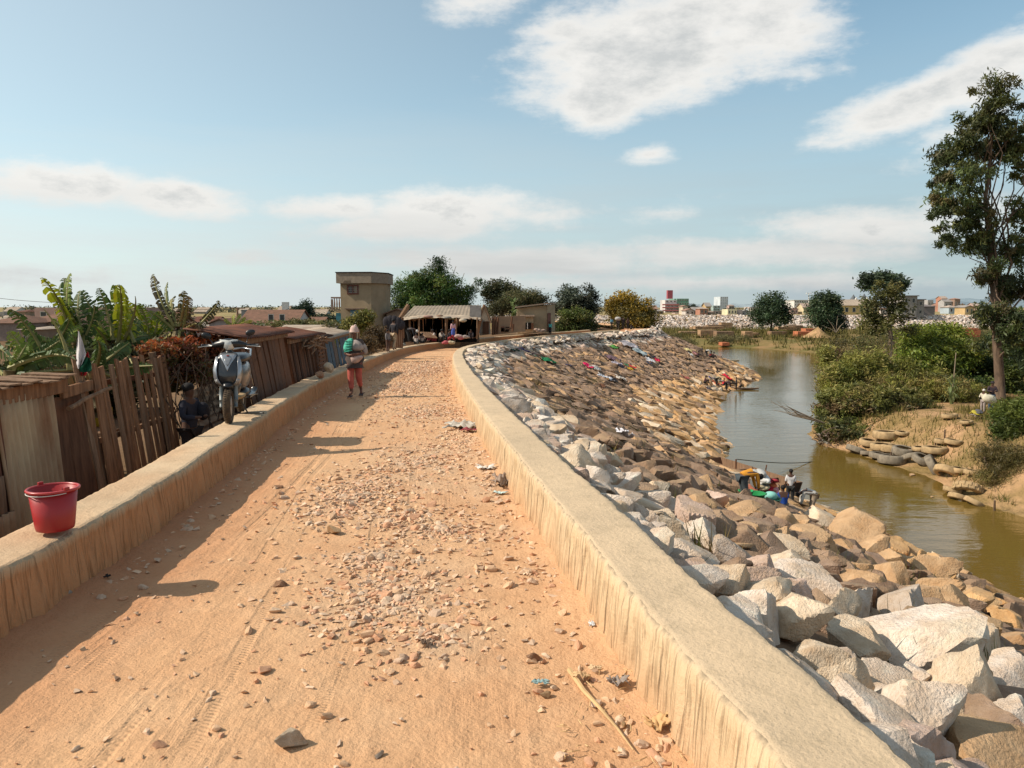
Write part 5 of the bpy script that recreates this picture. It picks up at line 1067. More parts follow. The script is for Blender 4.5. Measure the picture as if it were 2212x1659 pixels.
# ---------------------------------------------------------------- houses
def house(name, label, vx0, vx1, vtop, d, zb, depth, wallm, parts=(), roof=None, roofm=None, cat='house', group=None, rz=0, over=.3, parapet_=None, windows=(), win_m=None):
    """block with front spanning view columns vx0..vx1 at depth d; roof: None flat, 'gable' ridge along x, 'gable_y' ridge along y, 'shed'"""
    a, b = W(vx0, vtop, d), W(vx1, vtop, d); zt = a.z; w = b.x-a.x; cx = (a.x+b.x)/2
    o = local_root(name, (cx, d, zb), label, cat, group, rz); h = zt-zb
    mb = MB(); mb.box((0, depth/2, h/2), (w, depth, h)); mb.build('wall', wallm, o)
    if roof == 'gable':
        rh = roof_h(w if False else depth); mb = MB()
        for s_ in (-1, 1):
            y0 = depth/2+s_*(depth/2+over); P = [(-w/2-over, y0, h-.05), (w/2+over, y0, h-.05), (w/2+over, depth/2, h+rh), (-w/2-over, depth/2, h+rh)]
            roof_sheet_local(o, P, roofm)
        mb = MB(); mb.prism([(-w/2+.01, .0, h), (-w/2+.01, depth, h), (-w/2+.01, depth/2, h+rh-.03)], (w-.02, 0, 0)); mb.build('gable', wallm, o)
    elif roof == 'gable_y':
        rh = roof_h(w)
        for s_ in (-1, 1):
            x0 = s_*(w/2+over); roof_sheet_local(o, [(x0, -over, h-.05), (x0, depth+over, h-.05), (0, depth+over, h+rh), (0, -over, h+rh)], roofm)
        mb = MB(); mb.prism([(-w/2, .01, h), (w/2, .01, h), (0, .01, h+rh-.03)], (0, depth-.02, 0)); mb.build('gable', wallm, o)
    elif roof == 'hip':
        rh = roof_h(min(w, depth)); mb = MB(); e = over; x0, x1, y0, y1 = -w/2-e, w/2+e, -e, depth+e; rl = max(.1, (w-depth)/2)
        mb.add([(x0, y0, h), (x1, y0, h), (x1, y1, h), (x0, y1, h), (-rl, depth/2, h+rh), (rl, depth/2, h+rh)], [(0, 1, 5, 4), (1, 2, 5), (2, 3, 4, 5), (3, 0, 4), (3, 2, 1, 0)]); mb.build('roof', roofm, o)
    elif roof == 'shed': roof_sheet_local(o, [(-w/2-over, -over, h+.02), (w/2+over, -over, h+.02), (w/2+over, depth+over, h+.5), (-w/2-over, depth+over, h+.5)], roofm)
    elif roof == 'slab': mb = MB(); mb.box((0, depth/2, h+.15), (w+2*over, depth+2*over, .3)); mb.build('roof', roofm or wallm, o)
    for (wx0, wx1, wz0, wz1) in windows:
        if wz1 <= 1: wz0, wz1 = wz0*h, wz1*h
        # fractions of width; heights in metres above the base
        x0, x1 = -w/2+wx0*w, -w/2+wx1*w; fr = MB(); t = min(.12, (x1-x0)*.12)
        for q in ((x0, x0+t, wz0, wz1), (x1-t, x1, wz0, wz1), (x0+t, x1-t, wz1-t, wz1), (x0+t, x1-t, wz0, wz0+t)): fr.box(((q[0]+q[1])/2, -.03, (q[2]+q[3])/2), (q[1]-q[0], .10, q[3]-q[2]))
        f_ = fr.build('window', flat('window_frame', (.45, .42, .37)), o); pn = MB(); pn.box(((x0+x1)/2, -.008, (wz0+wz1)/2), (x1-x0-2*t-.004, .03, wz1-wz0-2*t-.004)); pn.build('pane', win_m or M['glass'], f_)
    return o
def roof_h(w): return w*PITCH_R[0]
PITCH_R = [.22]
def roof_sheet_local(o, P, m_):
    a, b, c, d = [Vector(q) for q in P]; nu = 1; mb = MB(); n = (b-a).cross(d-a).normalized()
    if n.z < 0: n = -n
    mb.add([a, b, c, d, a+n*.08, b+n*.08, c+n*.08, d+n*.08], [(0, 1, 2, 3), (4, 5, 6, 7), (0, 1, 5, 4), (1, 2, 6, 5), (2, 3, 7, 6), (3, 0, 4, 7)]); mb.build('roof', m_, o)
M['glass'] = mat('dark_glass', (.03, .035, .04), .15, bump=0, spec=.5)
PINK = flat('pink_plaster', (.42, .27, .23), scale=.3); GREYP = flat('grey_plaster', (.20, .20, .20), scale=.3); WHP = flat('white_plaster', (.62, .60, .56), scale=.3)
CRM = flat('cream_plaster', (.52, .44, .30), scale=.3)
house('apartment_block', 'long pinkish flat-roofed block seen through the banana leaves', 74, 316, 665, 150, -2, 12, PINK, windows=[(.05+.13*i, .11+.13*i, .55, .82) for i in range(7)], cat='building')
mb = MB()
house('house', 'beige house with a low tiled roof left of the pinkish block, behind the banana leaves', 52, 150, 695, 95, -2, 8, flat('beige_wall', (.36, .27, .19)), roof='hip', roofm=M['tile'], windows=[(.62, .72, 1.2, 2.6)])
house('house', 'grey-brown house with a hipped roof at the left edge', -30, 48, 698, 90, -2, 8, flat('greybrown', (.26, .20, .17)), roof='hip', roofm=M['tile'])
PITCH_R[0] = .10
house('house', 'grey plastered house with a red tiled gable roof behind the scooter mirrors', 462, 548, 727, 42, -2, 4.5, flat('grey_render', (.36, .31, .26), scale=.8, bump=.3), roof='gable', roofm=M['tile'], windows=[(.3, .42, .6, .85)])
PITCH_R[0] = .22
PITCH_R[0] = .09
house('house', 'long low mud-brown house with a shallow roof behind the stick shed', 600, 705, 722, 48, -2, 5, flat('mud_wall', (.30, .22, .15)), roof='gable', roofm=M['tin_roof'])
PITCH_R[0] = .22
house('house', 'small grey gabled house left of the grey render house, behind the banana plant', 452, 500, 700, 75, -2, 6, flat('ash_wall', (.33, .30, .29)), roof='gable_y', roofm=M['tile'])
house('house', 'white-walled house with a long brown roof below the dark grey block', 520, 640, 697, 110, -2, 8, WHP, roof='gable', roofm=M['tile'], windows=[(.5, .6, 1.5, 3), (.7, .8, 1.5, 3)])
house('building', 'dark grey flat-roofed block with two white-framed windows on the skyline', 521, 567, 669, 185, -2, 12, GREYP, cat='building', windows=[(.2, .34, .5, .85), (.58, .72, .5, .85)])
house('building', 'white block with a stepped top right of the dark grey block', 584, 606, 672, 210, -2, 10, WHP, cat='building', windows=[(.2, .4, .5, .8)])
house('building', 'low grey annexe between the dark grey block and the white block', 566, 586, 682, 200, -2, 8, GREYP, cat='building')
o = empty('antenna_mast', tuple(W(617, 690, 230)), 'slim telecom mast beside the white block on the left skyline', 'mast'); mb = MB(); b_ = W(617, 690, 230)
mb.tube([b_, W(617, 658, 230)], [.35, .25], 6); mb.build('pole', WHP, o); mb = MB(); mb.box(W(617, 662, 230), (2.0, .8, 2.6)); mb.build('antenna', flat('antenna', (.5, .5, .5)), o)
o = empty('power_pole', tuple(W(513, 690, 120)), 'wooden power pole with a crossbar left of the dark grey block', 'pole'); mb = MB(); mb.tube([W(513, 700, 120), W(513, 664, 120)], [.18, .13], 6); mb.build('pole', M['wood_pale'], o); mb = MB(); mb.box(W(513, 665.5, 120), (2.4, .15, .15)); mb.build('crossbar', M['wood_dark'], o)
PITCH_R[0] = .17; rr = random.Random(90); L_SP = [(5, 706, 120), (60, 712, 70), (120, 703, 130), (200, 708, 90), (262, 700, 140), (318, 702, 110), (350, 712, 75), (415, 706, 100), (440, 698, 150), (480, 712, 62), (600, 700, 130), (640, 708, 85), (672, 700, 140), (700, 712, 64), (335, 690, 180), (400, 694, 170), (20, 692, 200), (640, 692, 190)]
CN = [('mud-brown', (.30, .21, .14)), ('pale pink', (.46, .32, .27)), ('grey', (.30, .28, .26)), ('cream', (.50, .42, .30)), ('ochre', (.44, .30, .17)), ('white', (.58, .55, .50))]
LN = [('at the far left edge', 20), ('behind the flag', 170), ('behind the middle banana plants', 265), ('behind the red hedge', 370), ('above the scooter', 480), ('left of the walker', 610), ('beside the tower house', 710)]
seen_ = {}
for i, (vx, vt, d_) in enumerate(L_SP):
    nm, c_ = CN[(i*5+1) % 6]; w_ = rr.uniform(30, 52); rf = ['gable', 'hip', 'gable', 'gable_y'][i % 4]; wh = min(LN, key=lambda q: abs(q[1]-vx))[0]; lb = '%s %s house %s' % (nm, {'gable': 'gable-roofed', 'hip': 'hip-roofed', 'gable_y': 'end-gabled'}[rf], wh)
    lb = ('distant ' if d_ > 120 else 'low ')+lb
    if lb in seen_: lb += ', the smaller one'
    seen_[lb] = 1
    house('house', lb, vx-w_/2, vx+w_/2, vt, d_, -2.2, 7, flat('lw'+nm[:3], c_, scale=.5), roof=rf, roofm=[M['tile'], M['tin_roof'], M['rust']][i % 3], windows=[(.2, .35, .4, .75), (.6, .75, .4, .75)], group='houses on the low plain')
CN2 = CN+[('brick-coloured', (.36, .19, .13)), ('whitewashed', (.60, .58, .54))]
for i in range(26):
    vx = -10+i*28+rr.uniform(-6, 6); vt = rr.uniform(672, 686); nm, c_ = CN2[(i*3+2) % 8]; w_ = rr.uniform(16, 34); rf = [None, 'gable', 'hip'][i % 3]; wh = min(LN, key=lambda q: abs(q[1]-vx))[0]; lb = 'tiny far-off %s %s house %s' % (nm, {'gable': 'gabled', 'hip': 'hip-roofed', None: 'flat-topped'}[rf], wh)
    if lb in seen_: lb += ', on the skyline'
    seen_[lb] = 1; PITCH_R[0] = .2
    house('house', lb, vx-w_/2, vx+w_/2, vt, rr.uniform(230, 380), -2.0, 10, flat('lw'+nm[:3], c_, scale=.5), roof=rf, roofm=[M['tile'], M['tin_roof'], M['rust']][i % 3], windows=[(.2, .35, .3, .7), (.6, .75, .3, .7)], group='houses on the left skyline')
PITCH_R[0] = .22
# tower house
d = 77; a = W(735, 612, d); b = W(827, 612, d); zb = -2.2
o = local_root('tower_house', (a.x, d, zb), 'tall narrow plastered house with a flat slab roof and corner balcony left of the bamboo', 'house'); H_ = a.z-zb; w = 5.3; PL = M['plaster']
kx = .463/FPX*d
# plan: front face, a chamfered right corner face, side; coordinates local, x to the right, y away
xr = (802-735)*kx; xe = (826-735)*kx
plan = [(0, 0), (xr, -.35), (xe, 1.9), (xe-.2, 6), (.3, 6)]
mb = MB(); mb.prism([(x, y, 0) for x, y in plan], (0, 0, H_)); mb.build('wall', PL, o)
cx, cy = np.mean(plan, 0); mb = MB(); mb.prism([(cx+(x-cx)*1.14, cy+(y-cy)*1.14, H_+.003) for x, y in plan], (0, 0, (612-590)*kx)); mb.build('roof', flat('slab_plaster', (.29, .23, .17), bump=.3, bscale=8), o)
mb = MB(); mb.prism([(cx+(x-cx)*1.17, cy+(y-cy)*1.17, H_+(612-590)*kx+.005) for x, y in plan], (0, 0, .08)); mb.build('roof_rim', M['dark'], o)
vz = lambda vy: W(735, vy, d).z-zb
x0, x1 = (750-735)*kx, (775-735)*kx; z0, z1 = vz(636), vz(615.5)
fr = MB()
for q in ((x0, x0+.14, z0, z1), (x1-.14, x1, z0, z1), (x0+.14, x1-.14, z1-.14, z1), (x0+.14, x1-.14, z0, z0+.14), ((x0+x1)/2-.05, (x0+x1)/2+.05, z0+.14, z1-.14)): fr.box(((q[0]+q[1])/2, -.16, (q[2]+q[3])/2), (q[1]-q[0], .18, q[3]-q[2]))
f_ = fr.build('window', flat('red_frame', (.17, .07, .05)), o)
mb = MB()
for i in range(5): mb.box(((x0+x1)/2, -.24, z0+.2+i*.2), (x1-x0-.2, .02, .03))
for i in range(7): mb.box((x0+.2+i*.16, -.24, (z0+z1)/2), (.02, .02, z1-z0-.2))
mb.build('window_bars', flat('bars', (.4, .33, .3)), f_)
mb = MB(); mb.box(((x0+x1)/2, -.13, (z0+z1)/2), (x1-x0-.3, .05, z1-z0-.3)); mb.build('pane', M['glass'], f_)
mb = MB(); mb.prism([(x0-.35, -.55, z1+.12), (x1+.4, -.55, z1+.12), (x1+.25, -.55, z1+.42), (x0-.15, -.55, z1+.42)], (0, .6, 0)); mb.build('window_hood', flat('hood', (.22, .16, .11)), o)
mb = MB(); mb.box(((x0+x1)/2+.25, -.3, vz(667)), (x1-x0+.9, .7, .12)); mb.build('window_hood', flat('hood2', (.30, .20, .14)), o)
mb = MB(); mb.box(((x0+x1)/2+.35, -.17, (vz(670)+vz(692))/2), (x1-x0+.1, .12, vz(670)-vz(692))); mb.build('shutter', flat('blue_shutter', (.12, .25, .36), .7), o)
mb = MB(); mb.box(((836-735)*kx-.85, 1.6, vz(684)), (.5, .1, 1.7), rz=1.2); mb.build('door', flat('blue_shutter', (.12, .25, .36), .7), o)
mb = MB(); bx0, bx1 = (712-735)*kx, .0; mb.prism([(bx0, .4, vz(671)), (bx1, .4, vz(671)), (bx1, .4, vz(678)), (bx0+.5, .4, vz(673))], (0, 2.2, 0)); mb.build('balcony', PL, o)
mb = MB(); mb.box(((bx0+bx1)/2, .45, vz(643)), (bx1-bx0, .14, .16)); mb.box((bx0+.1, .45, (vz(643)+vz(671))/2-.04), (.2, .14, vz(643)-vz(671)-.2))
for i in range(6): mb.tube([(bx0+.35+i*.24, .45, vz(671)), (bx0+.35+i*.24, .45, (vz(671)+vz(643))/2), (bx0+.35+i*.24, .45, vz(643)-.05)], [.05, .09, .05], 6)
mb.build('balustrade', flat('balustrade', (.30, .20, .15)), o)
mb = MB(); mb.box((-.25, .6, (vz(676)+vz(700))/2), (.7, .3, vz(676)-vz(700))); mb.build('door', flat('teal_door', (.06, .22, .26), .7), o)
# house with lean-to roof right of it
house('house', 'brown house with a steep dark tiled roof pitching down from the tower house', 835, 880, 678, 78, -2.2, 5, flat('brownwall', (.24, .17, .12)), roof='gable_y', roofm=M['tile'])
# long tin-roofed house
o = local_root('tin_roofed_house', (0, 0, 0), 'long house with a weathered corrugated roof and pale gable end behind the patched shelters', 'house')
d0, d1 = 62, 70
A_, B_ = W(872, 684, d0), W(1036, 690, d0); Cc, Dd = W(1040, 659, d1), W(895, 661, d1)
roof_sheet('roof', [A_, B_, Cc, Dd], flat('brown_roof', (.33, .26, .19), .85, .4, scale=1.2), None, period=.3, amp=.022, thick=.02).parent = o
mb = MB(); mb.add([A_+Vector((.3, .3, -.05)), B_+Vector((-.1, .3, -.05)), Vector((B_.x, B_.y+.3, -2.2)), Vector((A_.x, A_.y+.3, -2.2))], [(0, 1, 2, 3)]); q_ = mb.build('wall', M['clay'], o, solid=.2)
g0, g1, g2, g3, g4 = W(1034, 697, d0-.3), W(1058, 694, d0-.3), W(1045, 661, d0-.3), W(1036, 725, d0-.3), W(1060, 722, d0-.3)
mb = MB(); mb.prism([g3, g4, g1, g2, g0], (0, .25, 0)); mb.build('gable_end', flat('pale_clay', (.44, .34, .25), scale=1, bump=.3), o)
mb = MB(); mb.prism([W(1043, 722, d0-.4), W(1056, 722, d0-.4), W(1056, 694, d0-.4), W(1043, 694, d0-.4)], (0, .08, 0)); mb.build('door', M['wood'], o)
for a_, b_ in (((1032, 700), (1046, 658)), ((1046, 658), (1061, 698))): mb = MB(); mb.tube([W(*a_, d0-.5), W(*b_, d0-.5)], [.10, .10], 5); mb.build('barge_board', M['wood_pale'], o)
mb = MB(); mb.box((W(1027, 690, d0-.6)), (.9, .05, 2.2)); mb.build('corrugated_panel', flat('grey_tin', (.30, .27, .25), .6), o)
mb = MB(); mb.tube([W(862, 690, 60), W(882, 658, 60)], [.16, .16], 6); mb.tube([W(862, 694, 60), W(884, 664, 60)], [.06, .06], 6); tag(mb.build('roof_timber', M['wood_pale']), 'slanted pale timber leaning over the left end of the tin roof', 'timber')
# patched shelters in front (people sit under them)
o = local_root('patched_shelter', (0, 0, 0), 'row of low plank shelters roofed with faded tarpaulins where people sit', 'shelter')
rr = random.Random(8); dS = 58
vx = 866
while vx < 1032:
    if not (873 < vx < 885 or 905 < vx < 916 or 964 < vx < 982):
        p, q = W(vx, 730, dS), W(vx+rr.uniform(-1, 1), 688+rr.uniform(-2, 2)+(4 if vx < 900 else 0), dS); mb = MB(); mb.box((p+q)/2, (rr.uniform(.20, .34), .05, (q-p).length), ry=rr.uniform(-.05, .05)+(.2 if vx > 990 else 0)); mb.build('board', [M['wood_mid'], M['wood_pale'], M['wood_pale']][rr.randrange(3)], o)
    vx += 3.6
mb = MB(); a, b = W(872, 715, dS+1.2), W(1030, 715, dS+1.2); mb.box((a+b)/2, ((b-a).x, .1, 1.7)); mb.build('shade_panel', M['dark'], o)  # near-black sheet behind the boards, paints the shade inside the shelters
V = []; nu, nv = 46, 7
for j in range(nv):
    for i in range(nu):
        vx = 860+i*178/(nu-1); base_ = 690-(vx-860)*.10 if vx < 900 else (684 if vx < 1000 else 684+(vx-1000)*.14)
        p = W(vx, base_-4+(nv-1-j)*1.1+4*float(fbm(i*.35, j*.6, 3))+(2.5*float(fbm(i*.9, 3.3, 2)) if j == 0 else 0), dS-.9+j*.9); V.append(p)
F = [(j*nu+i, j*nu+i+1, (j+1)*nu+i+1, (j+1)*nu+i) for j in range(nv-1) for i in range(nu-1)]
q_ = link('tarpaulin', fmesh('tarpaulin', np.array([tuple(v) for v in V]), F, True), flat('faded_tarp', (.46, .36, .26), .9, .45, scale=.9), o)
for (x0, y0, w_, h_, cc_) in ((925, 684, 26, 9, (.34, .20, .16)), (968, 686, 18, 8, (.2, .19, .17)), (1000, 692, 20, 12, (.48, .40, .30)), (893, 688, 24, 5, (.5, .42, .32)), (950, 682, 18, 6, (.30, .19, .13))):
    mb = MB(); mb.ball(W(x0, y0, dS-1.0), (w_*.5*.030, .3, h_*.35*.035), 10, 6); mb.build('draped_rag', flat('rag'+str(x0), cc_, .9), o, smooth=True)
for vx in (870, 905, 962, 985, 1030): mb = MB(); mb.tube([W(vx, 732, dS-1), W(vx+1, 686, dS-1)], [.06, .05], 6); mb.build('post', M['wood_pale'], o)
# clay wall and flat-roofed hut
o = local_root('compound_wall', (0, 0, 0), 'tall cracked clay wall between the pale gable and the flat-roofed hut', 'wall')
mb = MB(); mb.prism([W(1062, 724, 68), W(1135, 716, 70), W(1135, 682, 70), W(1062, 684, 68)], (0, .3, 0)); mb.build('wall', M['clay'], o)
for i, (vx, v0, v1) in enumerate(((1064, 722, 686), (1069, 722, 685), (1074, 722, 686), (1104, 706, 684), (1107, 716, 700))): mb = MB(); mb.tube([W(vx, v0, 67.7+i*.15), W(vx+2, v1, 67.7+i*.15)], [.10, .08], 5); mb.build('stake', M['wood'], o)
rr = random.Random(77)
for i in range(14): mb = MB(); p = W(1080+rr.random()*30, 705+rr.random()*12, 68.6); mb.box(p, (.34, .12, .12)); mb.build('brick', M['wood_dark'] if i % 2 else flat('old_brick', (.30, .15, .10)), o)
o = empty('aloe_plant', tuple(W(1103, 684, 69)), 'spiky green plant standing on top of the clay wall', 'plant'); blades('blade', W(1108, 684, 70), 16, 2.0, .22, [(.12, .17, .05), (.18, .22, .07)], o, 5, .8)
o = local_root('flat_roofed_hut', (0, 0, 0), 'small flat-roofed plastered hut with a shuttered opening beside the turquoise-clad person', 'hut')
HP = flat('hut_plaster', (.40, .30, .19), scale=.8, bump=.4, bscale=7)
mb = MB(); mb.prism([W(1117, 722, 76), W(1182, 718, 76), W(1182, 659, 76), W(1117, 666, 76)], (0, 5, 0)); mb.build('wall', HP, o)
mb = MB(); mb.prism([W(1182, 718, 75.9), W(1199, 716, 78), W(1199, 658, 78), W(1182, 658, 75.9)], (.0, 3, 0)); mb.build('wall', HP, o)
mb = MB(); mb.prism([W(1114, 665, 75.4), W(1184, 656.5, 75.4), W(1184, 654, 75.4), W(1114, 662, 75.4)], (0, 6, 0)); mb.prism([W(1184, 656.5, 75.4), W(1201, 657, 78), W(1201, 654.5, 78), W(1184, 654, 75.4)], (0, 3, 0)); mb.build('roof', flat('hut_roof', (.34, .24, .17)), o)
fr = MB(); fr.prism([W(1126, 720, 73.5), W(1152, 718, 73.5), W(1152, 684, 73.5), W(1126, 684, 73.5)], (0, 3, 0)); fr.build('porch', HP, o)
mb = MB(); mb.prism([W(1124, 684.5, 73.2), W(1155, 684, 73.2), W(1155, 681, 73.2), W(1124, 681.5, 73.2)], (0, 3, 0)); mb.build('porch_slab', flat('hut_roof', (.34, .24, .17)), o)
mb = MB(); mb.prism([W(1131, 712, 73.4), W(1148, 711, 73.4), W(1148, 697, 73.4), W(1131, 697, 73.4)], (0, .1, 0)); f_ = mb.build('window', M['dark'], o)
for x_ in (1128.5, 1150): mb = MB(); mb.box(W(x_, 705, 73.1), (.22, .06, .62)); mb.build('shutter', M['wood'], f_)
mb = MB(); mb.box(W(1139.5, 704, 73.3), (.06, .05, .6)); mb.build('mullion', M['white'], f_)
mb = MB(); mb.prism([W(1184, 714, 75.8), W(1190, 714, 76.6), W(1190, 676, 76.6), W(1184, 676, 75.8)], (-.06, -.12, 0)); mb.build('door', flat('red_frame', (.17, .07, .05)), o)
mb = MB(); rr = random.Random(3)
for i in range(6): mb.ball(W(1158+rr.random()*16, 716-rr.random()*5, 71), (.24, .2, .13), 8, 5)
tag(mb.build('sack_pile', flat('sacks', (.40, .28, .22), .9), smooth=True), 'heap of dusty sacks against the hut between its opening and the standing person', 'sacks')

# ---------------------------------------------------------------- bucket
bp_ = G(113, 1146, .45); o = local_root('bucket', (bp_.x+.01, bp_.y+.02, .455), 'plain dark red plastic bucket standing empty on the parapet, handle down', 'bucket')
RED = flat('red_plastic', (.33, .018, .02), .38, .12, bump=.04, spec=.45, scale=6)
mb = MB(); ro, ri = [(.105, 0), (.118, .006), (.124, .03), (.152, .285)], [(.147, .285), (.118, .03), (.001, .02)]
mb.lathe([(.001, .004)]+ro+ri, (0, 0, 0), 40); mb.build('body', RED, o, smooth=True)
mb = MB(); mb.lathe([(.150, .279), (.166, .281), (.170, .290), (.165, .297), (.150, .297)], (0, 0, 0), 40, close=True); mb.build('rim', flat('red_rim', (.42, .035, .035), .35, .12, bump=0, spec=.5), o, smooth=True)
for a_ in (2.6, -.5): mb = MB(); mb.box((.159*math.cos(a_), .159*math.sin(a_), .306), (.035, .02, .022), rz=a_+1.57); mb.build('handle_lug', RED, o, bevel=.004)
hp = [(.164*math.cos(2.6+3.14159*t)*1.0, .164*math.sin(2.6+3.14159*t), .288-.012-.008*math.sin(t*math.pi)) for t in [i/20 for i in range(21)]]; mb = MB(); mb.tube(hp, .003, 6); mb.build('handle', M['white'], o, smooth=True)

# ---------------------------------------------------------------- flag
o = empty('flag', tuple(W(182, 880, 9.2)), 'white, red and green flag drooping from a thin stick beside the tin shed', 'flag')
mb = MB(); mb.tube([W(186, 885, 9.2), W(176, 780, 9.2), W(169, 712, 9.2)], [.012, .010, .008], 7); mb.build('pole', M['wood_pale'], o)
def band(poly, m_, nm, seed):
    # hanging cloth: polygon strip between two edges given as lists of view points
    L_, R_ = poly; V = []; n = 14; nu = 7
    def ev(E_, t):
        k = t*(len(E_)-1); i = min(int(k), len(E_)-2); f = k-i; return (E_[i][0]*(1-f)+E_[i+1][0]*f, E_[i][1]*(1-f)+E_[i+1][1]*f)
    for j in range(n+1):
        a, b = ev(L_, j/n), ev(R_, j/n)
        for i in range(nu): s_ = i/(nu-1); V.append(W(a[0]*(1-s_)+b[0]*s_, a[1]*(1-s_)+b[1]*s_, 9.17+.04*math.sin(i*1.3+j*.25+seed)))
    F = [(j*nu+i, (j+1)*nu+i, (j+1)*nu+i+1, j*nu+i+1) for j in range(n) for i in range(nu-1)]
    link(nm, fmesh(nm, np.array([tuple(v) for v in V])-np.array(o.location), F, True), m_, o)
band(([(168, 716), (165, 760), (165, 785), (169, 798)], [(171, 716), (180, 742), (186, 765), (177, 786)]), flat('flag_white', (.72, .68, .68), .8), 'white_band', 0)
band(([(186, 765), (185, 772)], [(189, 758), (193, 772)]), flat('flag_red', (.5, .02, .03), .8), 'red_band', 2)
band(([(185, 770), (176, 786), (169, 798), (176, 805)], [(193, 772), (197, 785), (198, 795), (198, 802)]), flat('flag_green', (.01, .10, .05), .8), 'green_band', 1)
band(([(174, 803), (175, 812)], [(188, 804), (186, 811)]), flat('flag_red', (.5, .02, .03), .8), 'red_band', 3)

# ---------------------------------------------------------------- scooter (front faces -y)
sc = local_root('motor_scooter', (-3.87, 10.42, .42), 'silver and black motor scooter parked on the parapet facing the camera', 'scooter', rz=rad(12))
sc.scale = (1.1, 1, 1)
SIL = mat('silver_paint', (.34, .35, .37), .28, bump=0, spec=.5, metal=.55, coat=.6, vary=.05)
BLK = mat('black_plastic', (.018, .018, .02), .35, bump=0, spec=.45); DGR = mat('dark_grey_paint', (.032, .032, .035), .3, bump=0, spec=.5, coat=.5); RUB = mat('tyre_rubber', (.11, .075, .045), .9, (.05, .035, .025), scale=14, bump=.3); MET = mat('worn_metal', (.45, .44, .42), .4, metal=.8, bump=0)
DUST = mat('dusty_panel', (.40, .27, .14), .9, bump=.2); LENS = mat('clear_lens', (.62, .62, .58), .12, bump=0, spec=.6, coat=.8)
R90 = Euler((0, math.pi/2, 0)).to_matrix()
def wheel(y, r, tw, mat_=RUB):
    g = MB(); pr = []
    for i in range(13): a = math.pi*2*i/12; pr.append((r-tw*.5+tw*.5*math.cos(a), tw*.5*math.sin(a)))
    g.lathe(pr[:-1], (0, y, r), 36, R90, close=True); wo = g.build('wheel', mat_, sc, smooth=True)
    g = MB(); g.lathe([(.02, -tw*.3), (r-tw*.95, -tw*.28), (r-tw*.9, 0), (r-tw*.95, tw*.28), (.02, tw*.3)], (0, y, r), 24, R90); g.build('rim', MET, wo, smooth=True)
    g = MB()
    for i in range(40):
        a = 2*math.pi*i/40
        for s_ in (-1, 1): g.box((s_*tw*.22, y+(r+.001)*math.sin(a+s_*.04), r+(r+.001)*math.cos(a+s_*.04)), (tw*.34, .016, .006), rx=-a, rz=s_*.5)
    g.build('tread', RUB, wo)
wheel(0, .235, .092); wheel(1.22, .235, .10)
def loft(name, secs, m_, parent=None, n=20, sub=1, sq=2.4):
    """closed body through super-ellipse sections: (cx, cy, cz, half width, half height, tilt) stacked along their order"""
    V = []; F = []
    for (cx, cy, cz, hw, hh, tl) in secs:
        for j in range(n):
            a = 2*math.pi*j/n; c_, s_ = math.cos(a), math.sin(a); x = hw*abs(c_)**(2/sq)*(1 if c_ > 0 else -1); y = hh*abs(s_)**(2/sq)*(1 if s_ > 0 else -1); V.append((cx+x, cy+y*math.cos(tl), cz+y*math.sin(tl)))
    m_n = len(secs)
    for i in range(m_n-1):
        for j in range(n): k = (j+1) % n; F.append((i*n+j, i*n+k, (i+1)*n+k, (i+1)*n+j))
    F.append(tuple(reversed(range(n)))); F.append(tuple(range((m_n-1)*n, m_n*n)))
    g = MB(); g.add(V, F); return g.build(name, m_, parent or sc, smooth=True, sub=sub)
# fork, front mudguard
for s_ in (-1, 1): g = MB(); g.tube([(s_*.085, .03, .30), (s_*.085, .05, .42), (s_*.08, .12, .66)], [.026, .028, .02], 10); g.tube([(s_*.085, -.01, .22), (s_*.085, .03, .31)], [.02, .028], 8); g.build('fork_leg', flat('fork_grey', (.20, .22, .22), .5, metal=.4, bump=0), sc, smooth=True)
g = MB(); pr = []
for i in range(9):
    a = rad(-25+i*16); pr.append((a,))
V = []; F = []
for i, (a,) in enumerate(pr):
    for j in range(5): u_ = (j-2)/2; V.append((u_*.062, -math.sin(a-1.0)*0+(-(.262)*math.cos(a)), .235+.262*math.sin(a)+.012*(1-u_*u_)))
for i in range(8):
    for j in range(4): F.append((i*5+j, i*5+j+1, (i+1)*5+j+1, (i+1)*5+j))
V = [(x, -y if False else y*-1*-1, z) for x, y, z in V]
g.add(V, F)
# (rear part of the guard is hidden: the guard sits high under the apron)
loft('mudguard', [(0, .02, .47, .06, .10, 0), (0, .04, .52, .075, .13, 0), (0, .08, .58, .06, .08, 0)], BLK)
